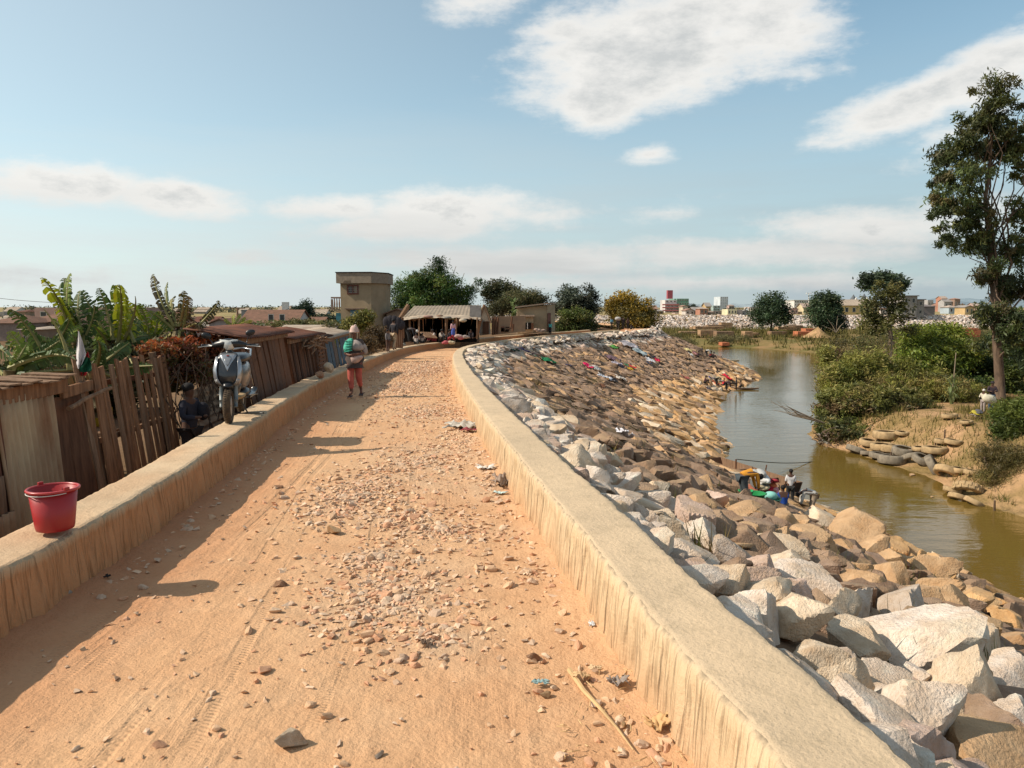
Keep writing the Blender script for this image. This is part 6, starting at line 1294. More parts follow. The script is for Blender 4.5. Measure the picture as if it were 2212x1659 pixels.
# apron / front shield, dark centre with silver cheeks and a silver V
shield = loft('apron', [(0, .16, .44, .07, .05, 0), (0, .12, .50, .125, .09, 0), (0, .09, .60, .165, .115, 0), (0, .10, .72, .175, .10, 0), (0, .14, .84, .155, .075, 0), (0, .18, .93, .12, .055, 0), (0, .20, .965, .07, .04, 0)], DGR)
def apron_y(x, z):
    zs = [.44, .50, .60, .72, .84, .93, .965]; cy = np.interp(z, zs, [.16, .12, .09, .10, .14, .18, .20]); hw = np.interp(z, zs, [.07, .125, .165, .175, .155, .12, .07]); hh = np.interp(z, zs, [.05, .09, .115, .10, .075, .055, .04])
    u_ = min(.97, abs(x)/hw); return cy-hh*(1-u_**2.4)**(1/2.4)
def decal(name, pts, m_, lift=.012, parent=None):
    """curved panel following the apron: polygon rows of (x left, x right, z)"""
    V = []; F = []; n = 8
    for (xa, xb, z) in pts:
        for i in range(n+1): x = xa+(xb-xa)*i/n; V.append((x, apron_y(x, z)-lift, z))
    for r_ in range(len(pts)-1):
        for i in range(n): F.append((r_*(n+1)+i, r_*(n+1)+i+1, (r_+1)*(n+1)+i+1, (r_+1)*(n+1)+i))
    g = MB(); g.add(V, F); return g.build(name, m_, parent or sc, smooth=True, solid=-.008)
decal('apron_badge_panel', [(-.10, .10, .945), (-.095, .095, .91), (-.075, .075, .87), (-.05, .05, .83), (-.03, .03, .79), (-.012, .012, .745), (-.002, .002, .715)], SIL)
decal('apron_badge_recess', [(-.045, .045, .885), (-.035, .035, .85), (-.018, .018, .81), (-.003, .003, .785)], flat('recess_grey', (.32, .33, .35), .35, bump=0, metal=.4), .022)
decal('emblem', [(-.014, .014, .926), (-.018, .018, .920), (-.014, .014, .914)], flat('emblem_red', (.3, .04, .04), .4, bump=0), .026)
for s_ in (-1, 1):
    decal('side_fairing', [(s_*.115, s_*.14, .90), (s_*.118, s_*.155, .82), (s_*.125, s_*.168, .73), (s_*.118, s_*.16, .63), (s_*.09, s_*.145, .56), (s_*.05, s_*.11, .51)], SIL, .022)
    decal('indicator', [(s_*.112, s_*.148, .60), (s_*.10, s_*.14, .565), (s_*.07, s_*.115, .53)], flat('indicator_lens', (.35, .34, .33), .15, bump=0, spec=.6), .032)
# legshield bottom, foot board, under-body
loft('under_body', [(0, .22, .34, .10, .12, 0), (0, .26, .44, .12, .14, 0), (0, .24, .56, .15, .12, 0)], BLK)
loft('floor_board', [(0, .50, .27, .13, .30, 0), (0, .52, .33, .155, .33, 0), (0, .50, .345, .14, .30, 0)], DUST)
# rear body and seat: bulges to the right behind the apron
loft('rear_body', [(0, .98, .36, .11, .26, 0), (0, 1.02, .48, .155, .40, 0), (0, 1.02, .62, .165, .44, 0), (0, 1.04, .72, .15, .44, 0), (0, 1.06, .78, .11, .38, 0)], mat('rear_grey', (.09, .09, .095), .34, bump=0, spec=.5, metal=.3, coat=.4, vary=.05))
loft('engine', [(.0, 1.10, .20, .12, .22, 0), (0, 1.12, .32, .14, .26, 0), (0, 1.1, .38, .12, .22, 0)], BLK)
loft('seat', [(0, 1.0, .76, .15, .40, 0), (0, 1.02, .84, .17, .43, 0), (0, 1.04, .89, .15, .38, 0), (0, 1.06, .90, .08, .25, 0)], BLK)
g = MB(); g.tube([(-.15, 1.15, .84), (-.13, 1.45, .93), (0, 1.55, .95), (.13, 1.45, .93), (.15, 1.15, .84)], .014, 8); g.build('grab_rail', SIL, sc, smooth=True)
# steering column, handlebar cover, headlight
g = MB(); g.tube([(0, .20, .90), (0, .25, 1.02)], [.05, .045], 12); g.build('steering_column', BLK, sc, smooth=True)
loft('handlebar_cover', [(-.20, .30, 1.065, .012, .02, 0), (-.19, .285, 1.065, .02, .04, 0)], BLK) if False else None
def hloft(name, secs, m_, sub=1, n=16):
    V = []; F = []
    for (x, cy, cz, hy, hz) in secs:
        for j in range(n): a = 2*math.pi*j/n; V.append((x, cy+hy*math.cos(a), cz+hz*math.sin(a)))
    for i in range(len(secs)-1):
        for j in range(n): k = (j+1) % n; F.append((i*n+j, (i+1)*n+j, (i+1)*n+k, i*n+k))
    F.append(tuple(range(n))); F.append(tuple(reversed(range((len(secs)-1)*n, len(secs)*n)))); g = MB(); g.add(V, F); return g.build(name, m_, sc, smooth=True, sub=sub)
hloft('handlebar_cover', [(-.215, .31, 1.05, .02, .022), (-.19, .29, 1.055, .035, .035), (-.12, .26, 1.07, .055, .05), (-.06, .24, 1.075, .07, .065), (0, .235, 1.078, .075, .072), (.06, .24, 1.075, .07, .065), (.12, .26, 1.07, .055, .05), (.19, .29, 1.055, .035, .035), (.215, .31, 1.05, .02, .022)], BLK)
lens = []
for z, hw in ((1.115, .098), (1.105, .098), (1.085, .09), (1.06, .074), (1.035, .058), (1.012, .038), (1.0, .018)):
    lens.append((z, hw))
V = []; F = []
for z, hw in lens:
    for i in range(9): u_ = -1+i/4; zz_ = z+(.012*abs(u_) if z > 1.1 else 0)-(.012*(1-abs(u_)) if z > 1.11 else 0); V.append((u_*hw, .178+.045*u_*u_+.05*abs((z-1.055)/.06)**2*.4, zz_))
for r_ in range(6):
    for i in range(8): F.append((r_*9+i, r_*9+i+1, (r_+1)*9+i+1, (r_+1)*9+i))
g = MB(); g.add(V, F); g.build('headlight', LENS, sc, smooth=True, solid=.02)
for s_ in (-1, 1):
    g = MB(); g.tube([(s_*.20, .305, 1.05), (s_*.33, .34, 1.045)], .019, 10); g.tube([(s_*.33, .34, 1.045), (s_*.345, .345, 1.045)], .022, 10); g.build('grip', BLK, sc, smooth=True)
    g = MB(); g.tube([(s_*.21, .26, 1.045), (s_*.28, .245, 1.04), (s_*.37, .27, 1.028)], [.008, .007, .007], 8); g.build('brake_lever', MET, sc, smooth=True)
    tx = .27 if s_ < 0 else .25; g = MB(); g.tube([(s_*.20, .31, 1.07), (s_*(tx-.035), .31, 1.13), (s_*tx, .30, 1.17 if s_ < 0 else 1.2)], .006, 6); g.build('mirror_stalk', BLK, sc, smooth=True)
    g = MB(); g.ball((s_*(tx+.005), .295, 1.185 if s_ < 0 else 1.225), (.062, .018, .042), 16, 10, Euler((0, s_*-.35, 0)).to_matrix()); g.build('mirror', BLK, sc, smooth=True)
# exhaust, pedals, centre stand
g = MB(); g.tube([(.13, 1.0, .25), (.15, 1.2, .27), (.155, 1.5, .31)], [.025, .04, .042], 12); g.build('exhaust', DGR, sc, smooth=True)
g = MB(); g.tube([(.02, .86, .25), (.13, .84, .02), (.34, .82, .015)], [.012, .012, .010], 8); g.tube([(-.02, .86, .25), (-.13, .84, .02)], [.012, .012], 8); g.tube([(-.13, .84, .02), (.13, .84, .02)], .01, 8); g.build('centre_stand', BLK, sc, smooth=True)
g = MB(); g.tube([(.16, .8, .30), (.27, .80, .31)], .012, 8); g.tube([(-.16, .8, .30), (-.25, .80, .31)], .012, 8); g.build('footrest', MET, sc, smooth=True)
# ================================================================ people
SKIN = flat('skin', (.10, .05, .033), .6, .2, bump=0, spec=.3)
HAIR = flat('hair', (.012, .010, .010), .8, .2, bump=0)
def skin_obj(name, J, edges, root, m_, parent=None, sub=2, loc=None, rz=0, sc=1.0):
    names = list(J); idx = {n: i for i, n in enumerate(names)}
    me = bpy.data.meshes.new(name); me.from_pydata([tuple(Vector(J[n][0])*sc) for n in names], [(idx[a], idx[b]) for a, b in edges], []); me.materials.append(m_)
    o = bpy.data.objects.new(name, me); C.objects.link(o); md = o.modifiers.new('skin', 'SKIN'); md.use_smooth_shade = True
    sv = me.skin_vertices[0].data
    for n in names:
        r = J[n][1]; r = r if isinstance(r, tuple) else (r, r); sv[idx[n]].radius = (r[0]*sc, r[1]*sc); sv[idx[n]].use_root = (n == root)
    s_ = o.modifiers.new('sub', 'SUBSURF'); s_.levels = sub; s_.render_levels = sub
    if parent is not None: o.parent = parent
    else: o.location = loc; o.rotation_euler = (0, 0, rz)
    return o
STAND = dict(pelvis=((0, 0, .92), (.13, .10)), spine=((0, 0, 1.08), (.12, .09)), chest=((0, 0, 1.27), (.145, .10)), neck=((0, 0, 1.415), .048), jaw=((0, -.015, 1.48), (.068, .075)), head=((0, -.005, 1.56), (.078, .092)), crown=((0, 0, 1.625), (.05, .06)),
    shl=((.155, 0, 1.35), .058), ell=((.20, .01, 1.09), .043), wrl=((.20, -.06, .88), .030), hal=((.195, -.09, .80), (.022, .038)), shr=((-.155, 0, 1.35), .058), elr=((-.20, .01, 1.09), .043), wrr=((-.20, -.06, .88), .030), har=((-.195, -.09, .80), (.022, .038)),
    hil=((.085, 0, .86), .092), knl=((.095, -.015, .48), .062), anl=((.10, .01, .09), .040), tol=((.105, -.14, .03), (.036, .026)), hir=((-.085, 0, .86), .092), knr=((-.095, -.015, .48), .062), anr=((-.10, .01, .09), .040), tor=((-.105, -.14, .03), (.036, .026)))
EDG = [('pelvis', 'spine'), ('spine', 'chest'), ('chest', 'neck'), ('neck', 'jaw'), ('jaw', 'head'), ('head', 'crown'), ('chest', 'shl'), ('shl', 'ell'), ('ell', 'wrl'), ('wrl', 'hal'), ('chest', 'shr'), ('shr', 'elr'), ('elr', 'wrr'), ('wrr', 'har'),
       ('pelvis', 'hil'), ('hil', 'knl'), ('knl', 'anl'), ('anl', 'tol'), ('pelvis', 'hir'), ('hir', 'knr'), ('knr', 'anr'), ('anr', 'tor')]
def pose(**k):
    d = dict(STAND)
    for a, b in k.items(): d[a] = (b, STAND[a][1])
    return d
WALK = pose(knl=(.10, -.12, .49), anl=(.10, -.20, .10), tol=(.11, -.35, .05), knr=(-.09, .02, .48), anr=(-.09, .20, .12), tor=(-.09, .08, .03), ell=(.22, .06, 1.1), elr=(-.22, -.03, 1.1))
SIT = pose(pelvis=(0, 0, .16), spine=(0, .0, .32), chest=(0, -.05, .50), neck=(0, -.09, .64), jaw=(0, -.13, .70), head=(0, -.13, .78), crown=(0, -.12, .845), shl=(.155, -.06, .58), shr=(-.155, -.06, .58), ell=(.22, -.20, .38), elr=(-.22, -.20, .38), wrl=(.12, -.36, .36), wrr=(-.12, -.36, .36), hal=(.08, -.42, .34), har=(-.08, -.42, .34),
           hil=(.09, -.02, .15), hir=(-.09, -.02, .15), knl=(.18, -.36, .44), knr=(-.18, -.36, .44), anl=(.13, -.42, .08), anr=(-.13, -.42, .08), tol=(.14, -.56, .03), tor=(-.14, -.56, .03))
BEND = pose(pelvis=(0, .10, .88), spine=(0, -.05, .98), chest=(0, -.26, .98), neck=(0, -.40, .92), jaw=(0, -.47, .86), head=(0, -.53, .83), crown=(0, -.59, .82), shl=(.15, -.32, .94), shr=(-.15, -.32, .94), ell=(.17, -.38, .68), elr=(-.17, -.38, .68), wrl=(.10, -.42, .46), wrr=(-.10, -.42, .46), hal=(.08, -.44, .38), har=(-.08, -.44, .38), hil=(.085, .10, .82), hir=(-.085, .10, .82), knl=(.10, .02, .46), knr=(-.10, .02, .46))
for n_, r_ in (('hil', .125), ('hir', .125), ('knl', .078), ('knr', .078), ('pelvis', (.15, .13)), ('chest', (.16, .13)), ('spine', (.15, .12))): BEND[n_] = (BEND[n_][0], r_)
CARRY = pose(ell=(.24, -.05, 1.12), wrl=(.12, -.22, 1.12), hal=(.04, -.26, 1.12), elr=(-.24, -.05, 1.12), wrr=(-.12, -.22, 1.12), har=(-.04, -.26, 1.12))
def sub_skin(nm, P, names, grow, m_, root, parent, sc, extra=None, ends=None, sub=2):
    J = {n: (P[n][0], tuple((r_+grow) for r_ in (P[n][1] if isinstance(P[n][1], tuple) else (P[n][1],)*2))) for n in names}
    if ends:
        for n, t, a, b in ends:  # stop a sleeve or trouser part-way
            J[n] = (tuple(Vector(P[a][0]).lerp(Vector(P[b][0]), t)), (.048+grow*.6,)*2)
    ed = [e for e in EDG if e[0] in J and e[1] in J]
    return skin_obj(nm, J, ed, root, m_, parent, sub=sub, sc=sc)
def person(label, loc, yaw, P, h, shirt=None, trousers=None, skirt=None, hat=None, group=None, hair=True, sub=1, shoes=None, short=False, skin=None):
    sc_ = h/1.66; body = skin_obj('person', P, EDG, 'pelvis', skin or SKIN, None, sub, loc, yaw, sc_); tag(body, label, 'person', group); body['_local'] = 1
    if shirt: sub_skin('shirt', P, ['pelvis', 'spine', 'chest', 'shl', 'ell', 'shr', 'elr']+([] if short else ['wrl', 'wrr']), .016, shirt, 'spine', body, sc_, sub=sub)
    if trousers: sub_skin('trousers', P, ['pelvis', 'hil', 'knl', 'anl', 'hir', 'knr', 'anr'], .014, trousers, 'pelvis', body, sc_, sub=sub)
    if skirt:
        a = Vector(P['spine'][0]).lerp(Vector(P['pelvis'][0]), .6); kn = (Vector(P['knl'][0])+Vector(P['knr'][0]))/2; an = (Vector(P['anl'][0])+Vector(P['anr'][0]))/2; e_ = kn.lerp(an, .45)
        g = MB(); pts = [a, Vector(P['pelvis'][0]), kn, e_]; g.tube([tuple(q*sc_) for q in pts], [.125*sc_, .165*sc_, .20*sc_, .22*sc_], 14, False); g.build('skirt', skirt, body, smooth=True)
    hd = Vector(P['head'][0])*sc_; up_ = (Vector(P['crown'][0])-Vector(P['jaw'][0])).normalized(); Mx = up_.to_track_quat('Z', 'Y').to_matrix()
    if hair and not hat: g = MB(); g.ball(tuple(hd+up_*.028*sc_+Vector((0, .012, 0))), (.092*sc_, .105*sc_, .085*sc_), 12, 8, Mx); g.build('hair', HAIR, body, smooth=True)
    if hat: g = MB(); g.lathe([(.001, .12*sc_), (.06*sc_, .11*sc_), (.098*sc_, .05*sc_), (.105*sc_, .0), (.135*sc_ if hat[1] else .10*sc_, -.005), (.10*sc_, -.02*sc_)], tuple(hd+up_*.02*sc_), 14, Mx); g.build('hat', hat[0], body, smooth=True)
    return body
def cl(n, c): return flat('cloth_'+n, c, .9, .3, scale=6, bump=.25, bscale=22)
# the walker with a child's wrap
wl_ = G(768, 857, -.12); PK = cl('coral', (.50, .115, .085)); sz = 1.58
W_ = pose(ell=(.26, -.02, 1.10), wrl=(.10, -.21, 1.04), hal=(.02, -.25, 1.03), elr=(-.23, -.03, 1.08), wrr=(-.10, -.20, 1.02), har=(-.02, -.24, 1.02), knl=(.095, -.05, .49), anl=(.12, .14, .17), tol=(.14, .05, .05), knr=(-.10, -.08, .49), anr=(-.075, -.12, .10), tor=(-.12, -.25, .035))
J = dict(W_); E2 = list(EDG)
for s_, sd_ in ((1, 'l'), (-1, 'r')):
    hx, hy, hz = W_['ha'+sd_][0]
    for i, (dx, dy, dz, ln_) in enumerate(((-.035, -.02, .03, .8), (-.05, -.03, .012, 1), (-.05, -.03, -.008, 1), (-.045, -.02, -.028, .8))):
        J['f%s%d' % (sd_, i)] = ((hx+s_*dx*ln_*1.2, hy+dy*ln_, hz+dz), .009); E2.append(('ha'+sd_, 'f%s%d' % (sd_, i)))
    J['th'+sd_] = ((hx-s_*.01, hy-.04, hz+.045), .010); E2.append(('wr'+sd_, 'th'+sd_))
    J['ha'+sd_] = (W_['ha'+sd_][0], (.030, .020))
J['nose'] = ((0, -.105, 1.545), .012); E2.append(('head', 'nose'))
k_ = sz/1.66
wk = skin_obj('person', J, E2, 'pelvis', flat('skin_walker', (.15, .065, .042), .55, .2, bump=0, spec=.3), None, 2, (wl_.x, wl_.y, wl_.z+.02), rad(4), k_); wk['_local'] = 1
tag(wk, 'person in a pink wool hat and coral trousers walking towards the camera', 'person')
GREYJ = cl('greyjersey', (.36, .30, .27)); DKJ = cl('darkjersey', (.085, .062, .055)); GRN = cl('mint', (.10, .50, .36)); LPK = cl('palepink', (.60, .42, .36))
sub_skin('jumper', W_, ['pelvis', 'spine', 'chest', 'shl', 'ell', 'shr', 'elr'], .035, DKJ, 'spine', wk, k_)
g = MB(); g.tube([(0, 0, 1.0*k_), (0, 0, .90*k_), (0, -.01, .70*k_)], [.215*k_, .235*k_, .235*k_], 18, False); g.build('jumper_hem', DKJ, wk, smooth=True)
sub_skin('trousers', W_, ['pelvis', 'hil', 'knl', 'anl', 'hir', 'knr', 'anr'], .022, PK, 'pelvis', wk, k_, ends=[('anl', .82, 'knl', 'anl'), ('anr', .82, 'knr', 'anr')])
def drape(name, m_, ring, parent, n=16):
    """cloth shell from rings (cx, cy, cz, rx, ry)"""
    g = MB(); V = []; F = []
    for i, (cx, cy, cz, rx, ry) in enumerate(ring):
        for j in range(n): a = 2*math.pi*j/n; q = 1+.05*math.sin(j*3+i*1.7); V.append(((cx+rx*math.cos(a)*q)*k_, (cy+ry*math.sin(a)*q)*k_, (cz+.012*math.sin(j*2.3+i))*k_))
    for i in range(len(ring)-1):
        for j in range(n): kk = (j+1) % n; F.append((i*n+j, i*n+kk, (i+1)*n+kk, (i+1)*n+j))
    F.append(tuple(reversed(range(n)))); F.append(tuple(range((len(ring)-1)*n, len(ring)*n))); g.add(V, F); return g.build(name, m_, parent, smooth=True, sub=1)
drape('shawl', GREYJ, [(.09, -.03, 1.12, .15, .14), (.09, -.04, 1.20, .17, .15), (.08, -.03, 1.30, .15, .13), (.05, -.01, 1.37, .11, .10), (.02, 0, 1.41, .065, .07)], wk)
drape('sleeve', GREYJ, [(.25, -.02, 1.02, .07, .07), (.26, -.01, 1.12, .075, .08), (.21, .0, 1.27, .09, .09), (.15, 0, 1.35, .07, .08)], wk, 10)
drape('green_wrap', GRN, [(-.15, -.02, 1.08, .10, .12), (-.16, -.03, 1.18, .12, .14), (-.14, -.03, 1.30, .115, .13), (-.10, -.02, 1.40, .09, .10), (-.07, -.01, 1.44, .05, .07)], wk)
g = MB()
for i in range(5): g.tube([((-.25+.01*i)*k_, -.10*k_, (1.10+i*.065)*k_), ((-.14)*k_, -.175*k_, (1.12+i*.065)*k_), ((-.04)*k_, -.15*k_, (1.15+i*.06)*k_)], .014, 6)
g.build('wrap_fold', GRN, wk, smooth=True)
drape('bundle', LPK, [(.02, -.16, .82, .05, .05), (.03, -.17, .87, .11, .08), (.06, -.18, .95, .16, .09), (.09, -.17, 1.03, .17, .09)], wk)
hd = Vector(W_['head'][0])*k_
g = MB(); g.lathe([(.001, .145*k_), (.05*k_, .14*k_), (.092*k_, .09*k_), (.107*k_, .03*k_), (.112*k_, .0), (.118*k_, -.004), (.118*k_, -.035*k_), (.10*k_, -.035*k_)], (hd.x, hd.y+.012, hd.z+.048), 22); g.ball((hd.x+.03, hd.y, hd.z+.185*k_), .036*k_, 10, 7); g.ball((hd.x-.045, hd.y, hd.z+.165*k_), .026*k_, 8, 6); g.build('wool_hat', LPK, wk, smooth=True)
for s_ in (-1, 1):
    g = MB(); g.ball((s_*.032*k_, (-.005-.083)*k_, 1.575*k_), (.011, .007, .008), 8, 6); g.build('eye', HAIR, wk, smooth=True)
g = MB(); g.ball((0, -.092*k_, 1.500*k_), (.022, .008, .006), 8, 5); g.build('mouth', flat('lips', (.14, .04, .035), .5, bump=0), wk, smooth=True)
for s_, a in ((1, 'l'), (-1, 'r')):
    p0, p1 = Vector(W_['an'+a][0])*k_, Vector(W_['to'+a][0])*k_; g = MB(); q = (p0*.35+p1*.65); dz = (p0.z-.08-p1.z) ; g.box((q.x, q.y, max(.012, q.z-.055)), (.10, .27, .022), rx=math.atan2(-dz, .26)*-1 if s_ > 0 else 0); g.build('sandal', DKJ, wk, bevel=.008)
# baby's dark cap behind the green wrap is hidden in the shade
# person in the shade behind the picket fence
p = W(393, 955, 9.9); person('person in dark clothes half hidden in shade between fence and scooter', (-4.78, 11.3, -.62), rad(75), CARRY, 1.50, shirt=cl('navy', (.03, .032, .05)), trousers=cl('black', (.03, .022, .022)), sub=2)
g = MB(); g.ball((-4.63, 11.42, .45), (.10, .09, .14), 12, 8); tag(g.build('backpack', cl('blackbag', (.02, .02, .028)), smooth=True), 'small dark backpack on the shaded person behind the fence', 'backpack')
# pair stepping off the wall by the stick fence
person('small child in a grey shirt standing on the parapet by the dry shrubs', tuple(W(838, 761, 41)), rad(60), STAND, 1.22, shirt=cl('greyshirt', (.22, .20, .20)), trousers=cl('browntr', (.12, .07, .055)), sub=1)
person('adult in a dark jacket and light khaki trousers standing behind the child on the parapet', tuple(W(851, 757, 42)), rad(150), WALK, 1.72, shirt=cl('darkjacket', (.03, .028, .033)), trousers=cl('khaki', (.46, .34, .22)), sub=1)
def foot(vx, vy, z=None):
    if z is not None: return tuple(G(vx, vy, z))
    q = hit(vx, vy)
    if q.z < WATER_Z: q = G(vx, vy, WATER_Z)
    return (q.x, q.y, max(q.z, WATER_Z-.1)+.22)
# people sitting by the shelter
def seat(vx, vy, d, label, yaw, P, h, a, b=None, **k): return person(label, tuple(W(vx, vy, d)), rad(yaw), P, h, shirt=cl(*a), trousers=cl(*b) if b else None, sub=1, **k)
seat(885, 741, 52.5, 'person in black jacket and white cap bending at the left end of the shelters', 70, BEND, 1.66, ('blk1', (.025, .025, .03)), ('blk2', (.03, .03, .03)), hat=(M['white'], False))
seat(899, 744, 52, 'small person in a grey hooded top sitting with back to the road', 180, SIT, 1.5, ('ash', (.46, .40, .36)), ('blk2', (.03, .03, .03)))
seat(912, 742, 52.5, 'crouching person in a brown-grey shawl sitting beside the tilted pallet', 180, SIT, 1.35, ('taupe', (.36, .30, .26)), ('blk2', (.03, .03, .03)))
seat(938, 738, 54, 'person in a white vest leaning back beside the tilted pallet', -60, SIT, 1.66, ('vest', (.55, .46, .40)), ('maroon', (.20, .03, .04)))
seat(952, 738, 54, 'person in a pale shirt sitting in the middle of the group', 60, SIT, 1.66, ('pale', (.52, .45, .38)), ('blk2', (.03, .03, .03)))
seat(968, 737, 54.5, 'person in a dark top bending forward right of the pale shirt', 90, SIT, 1.6, ('dark3', (.05, .04, .05)), ('red3', (.45, .05, .06)))
seat(979, 733, 56, 'girl in a pink top and blue skirt standing among the seated group', 20, STAND, 1.35, ('pinktop', (.70, .40, .44)), None, skirt=cl('blueskirt', (.08, .12, .42)))
seat(1017, 731, 57, 'small child in dark clothes sitting at the right end of the shelters', 10, SIT, 1.3, ('dark4', (.04, .035, .04)), ('dark4', (.04, .035, .04)))
# goods between them
rr = random.Random(14)
GOODS = [(996, 732, (.45, .08, .10), 'red'), (1006, 729, (.40, .30, .26), 'dun'), (990, 727, (.62, .40, .36), 'pink'), (962, 741, (.55, .06, .08), 'crimson'), (975, 741, (.62, .50, .30), 'straw'), (870, 746, (.40, .38, .30), 'grey-green')]
for vx, vy, c_, nm in GOODS:
    g = MB(); d_ = 53.3
    for i in range(5): g.ball(W(vx+rr.uniform(-4, 4), vy-rr.uniform(0, 3), d_), (.19, .16, .10), 9, 5)
    tag(g.build('goods_heap', cl('g'+nm, tuple(v*.7+.06 for v in c_)), smooth=True), 'heap of %s goods laid out on the parapet by the seated people' % nm, 'goods')
g = MB(); V4 = [W(908, 718, 54), W(930, 719, 54), W(944, 730, 53.5), W(920, 728, 53.5)]
for k in range(6):
    t = k/5; g.tube([V4[0].lerp(V4[3], t), V4[1].lerp(V4[2], t)], .05, 5)
for k in (0, 1): g.tube([V4[0].lerp(V4[1], k), V4[3].lerp(V4[2], k)], .05, 5)
tag(g.build('pallet', M['wood_pale']), 'tilted slatted wooden rack among the seated people', 'pallet')
# turquoise person on the wall
person('person in a turquoise top and long dark skirt standing beside the flat-roofed hut', tuple(W(1188, 723.5, 76)), 0, STAND, 1.32, shirt=cl('turq', (.10, .50, .47)), trousers=cl('blk2', (.03, .03, .03)), skirt=cl('blkskirt', (.02, .018, .02)), sub=1)
# people at the far end of the road
for vx, vy, d, h, yaw, P, a, b, lb in ((1321, 708, 104, 1.35, 0, STAND, ('ltblue', (.16, .38, .50)), ('blk2', (.03, .03, .03)), 'child in a light blue top, leftmost at the far end of the road'),
        (1335, 713, 98, 1.66, 180, WALK, ('dk5', (.06, .045, .05)), ('blk2', (.03, .03, .03)), 'person with a pale load on the head, far end of the road'),
        (1346, 712, 98, 1.62, 180, STAND, ('blk6', (.03, .025, .03)), ('blk2', (.03, .03, .03)), 'person in black beside the one with the head load'),
        (1356, 712, 98, 1.5, 30, STAND, ('brn6', (.12, .06, .05)), ('blk2', (.03, .03, .03)), 'person in brown beneath the yellow tree, second from the right of the far group'),
        (1363, 712, 99, 1.4, 30, SIT, ('blk6', (.03, .025, .03)), ('blk2', (.03, .03, .03)), 'seated person in dark clothes, rightmost of the group under the yellow tree'),
        (1420, 722, 100, 1.5, 90, WALK, ('wht', (.62, .60, .56)), ('blk2', (.03, .03, .03)), 'person in a white top going down the slope right of the yellow tree'),
        (1444, 752, 106, 1.62, 60, WALK, ('ash2', (.50, .47, .42)), ('blk2', (.03, .03, .03)), 'leftmost of the three people walking by the bend of the river'),
        (1451, 752, 106, 1.66, 60, STAND, ('pinkgrey', (.45, .34, .33)), ('grey7', (.25, .24, .26)), 'middle one of the three people by the bend of the river, in a pinkish top'),
        (1462, 753, 106, 1.6, 60, WALK, ('sage', (.42, .45, .38)), ('dk7', (.04, .025, .03)), 'rightmost of the three people by the bend of the river, in a pale green top')):
    person(lb, tuple(W(vx, vy, d)), rad(yaw), P, h, shirt=cl(*a), trousers=cl(*b), sub=1)
g = MB(); g.ball(W(1335, 688.5, 98), (.42, .3, .26), 10, 7); tag(g.build('head_load', cl('load', (.45, .42, .40)), smooth=True), 'pale bundle carried on the head of a person at the far end of the road', 'bundle')
# washers further down the shore
FARW = [(1507, 776, 93, SIT, ('dk8', (.08, .04, .05)), 'in dark clothes, leftmost of the row of washers at the point'), (1516, 773, 92, STAND, ('dk9', (.05, .05, .07)), 'standing behind the row of washers at the point'), (1527, 776, 91, BEND, ('wht', (.62, .60, .56)), 'bending in a white top in the row of washers at the point'), (1534, 777, 91, SIT, ('red3', (.45, .05, .06)), 'in red, sitting in the row of washers at the point'),
        (1540, 778, 90, SIT, ('dk8', (.08, .04, .05)), 'in dark clothes, rightmost of the row of washers at the point')]
for vx, vy, d, P, a, lb in FARW: person('person '+lb, foot(vx, vy), rad(rr.uniform(40, 120)), P, 1.5 if P is not STAND else 1.2, shirt=cl(*a), trousers=cl('blk2', (.03, .03, .03)), sub=1)
def pirogue(label, c, L, w, hgt, yaw, m_, bench=2, liner=None):
    o = local_root('boat', tuple(c), label, 'boat', None, yaw); n = 16; mm = 9; V = []; F = []
    for sh in (0, 1):
        for i in range(n+1):
            t = -1+2*i/n; hw = w/2*(1-abs(t)**3.2*.55)-(.03 if sh else 0); zb_ = hgt*.55*abs(t)**3+(.03 if sh else 0)
            for j in range(mm): a = math.pi*j/(mm-1); x = -math.cos(a)*hw; s_ = math.sin(a)**.55; V.append((x, t*(L/2-(.04 if sh else 0)), hgt*(1+.15*abs(t)**2)*(1-s_)+zb_*s_))
    B = (n+1)*mm
    for i in range(n):
        for j in range(mm-1): a = i*mm+j; F.append((a, a+1, a+mm+1, a+mm)); F.append((B+a, B+a+mm, B+a+mm+1, B+a+1))
        a = i*mm; F.append((a, a+mm, B+a+mm, B+a)); a = i*mm+mm-1; F.append((a, B+a, B+a+mm, a+mm))
    for i in (0, n): F.append(tuple(i*mm+j for j in range(mm))); F.append(tuple(B+i*mm+j for j in range(mm)))
    g = MB(); g.add(V, F); g.build('hull', m_, o)
    for k in range(bench): g = MB(); g.box((0, L*(-.25+.5*k/max(1, bench-1)), hgt*.85), (w*.86, .16, .03)); g.build('seat', M['wood_pale'], o)
    return o
bt = G(1552, 783, WATER_Z)
pirogue('pale flat boat with three people in it out on the river bend', bt, 6.2, .95, .38, rad(80), flat('pale_boat', (.50, .42, .30), .8))
for vx, P, a, lb in ((1545, BEND, ('dk8', (.08, .04, .05)), 'leftmost person crouching in the pale boat on the river bend'), (1551, SIT, ('dk9', (.05, .05, .07)), 'middle person in the pale boat on the river bend'), (1558, STAND, ('dk10', (.07, .05, .06)), 'person sitting upright in the right end of the pale boat')):
    q = G(vx, 783, WATER_Z+.1);  person(lb, tuple(q), rad(90), P, 1.0 if P is not SIT else 1.5, shirt=cl(*a), trousers=cl('blk2', (.03, .03, .03)), sub=1)
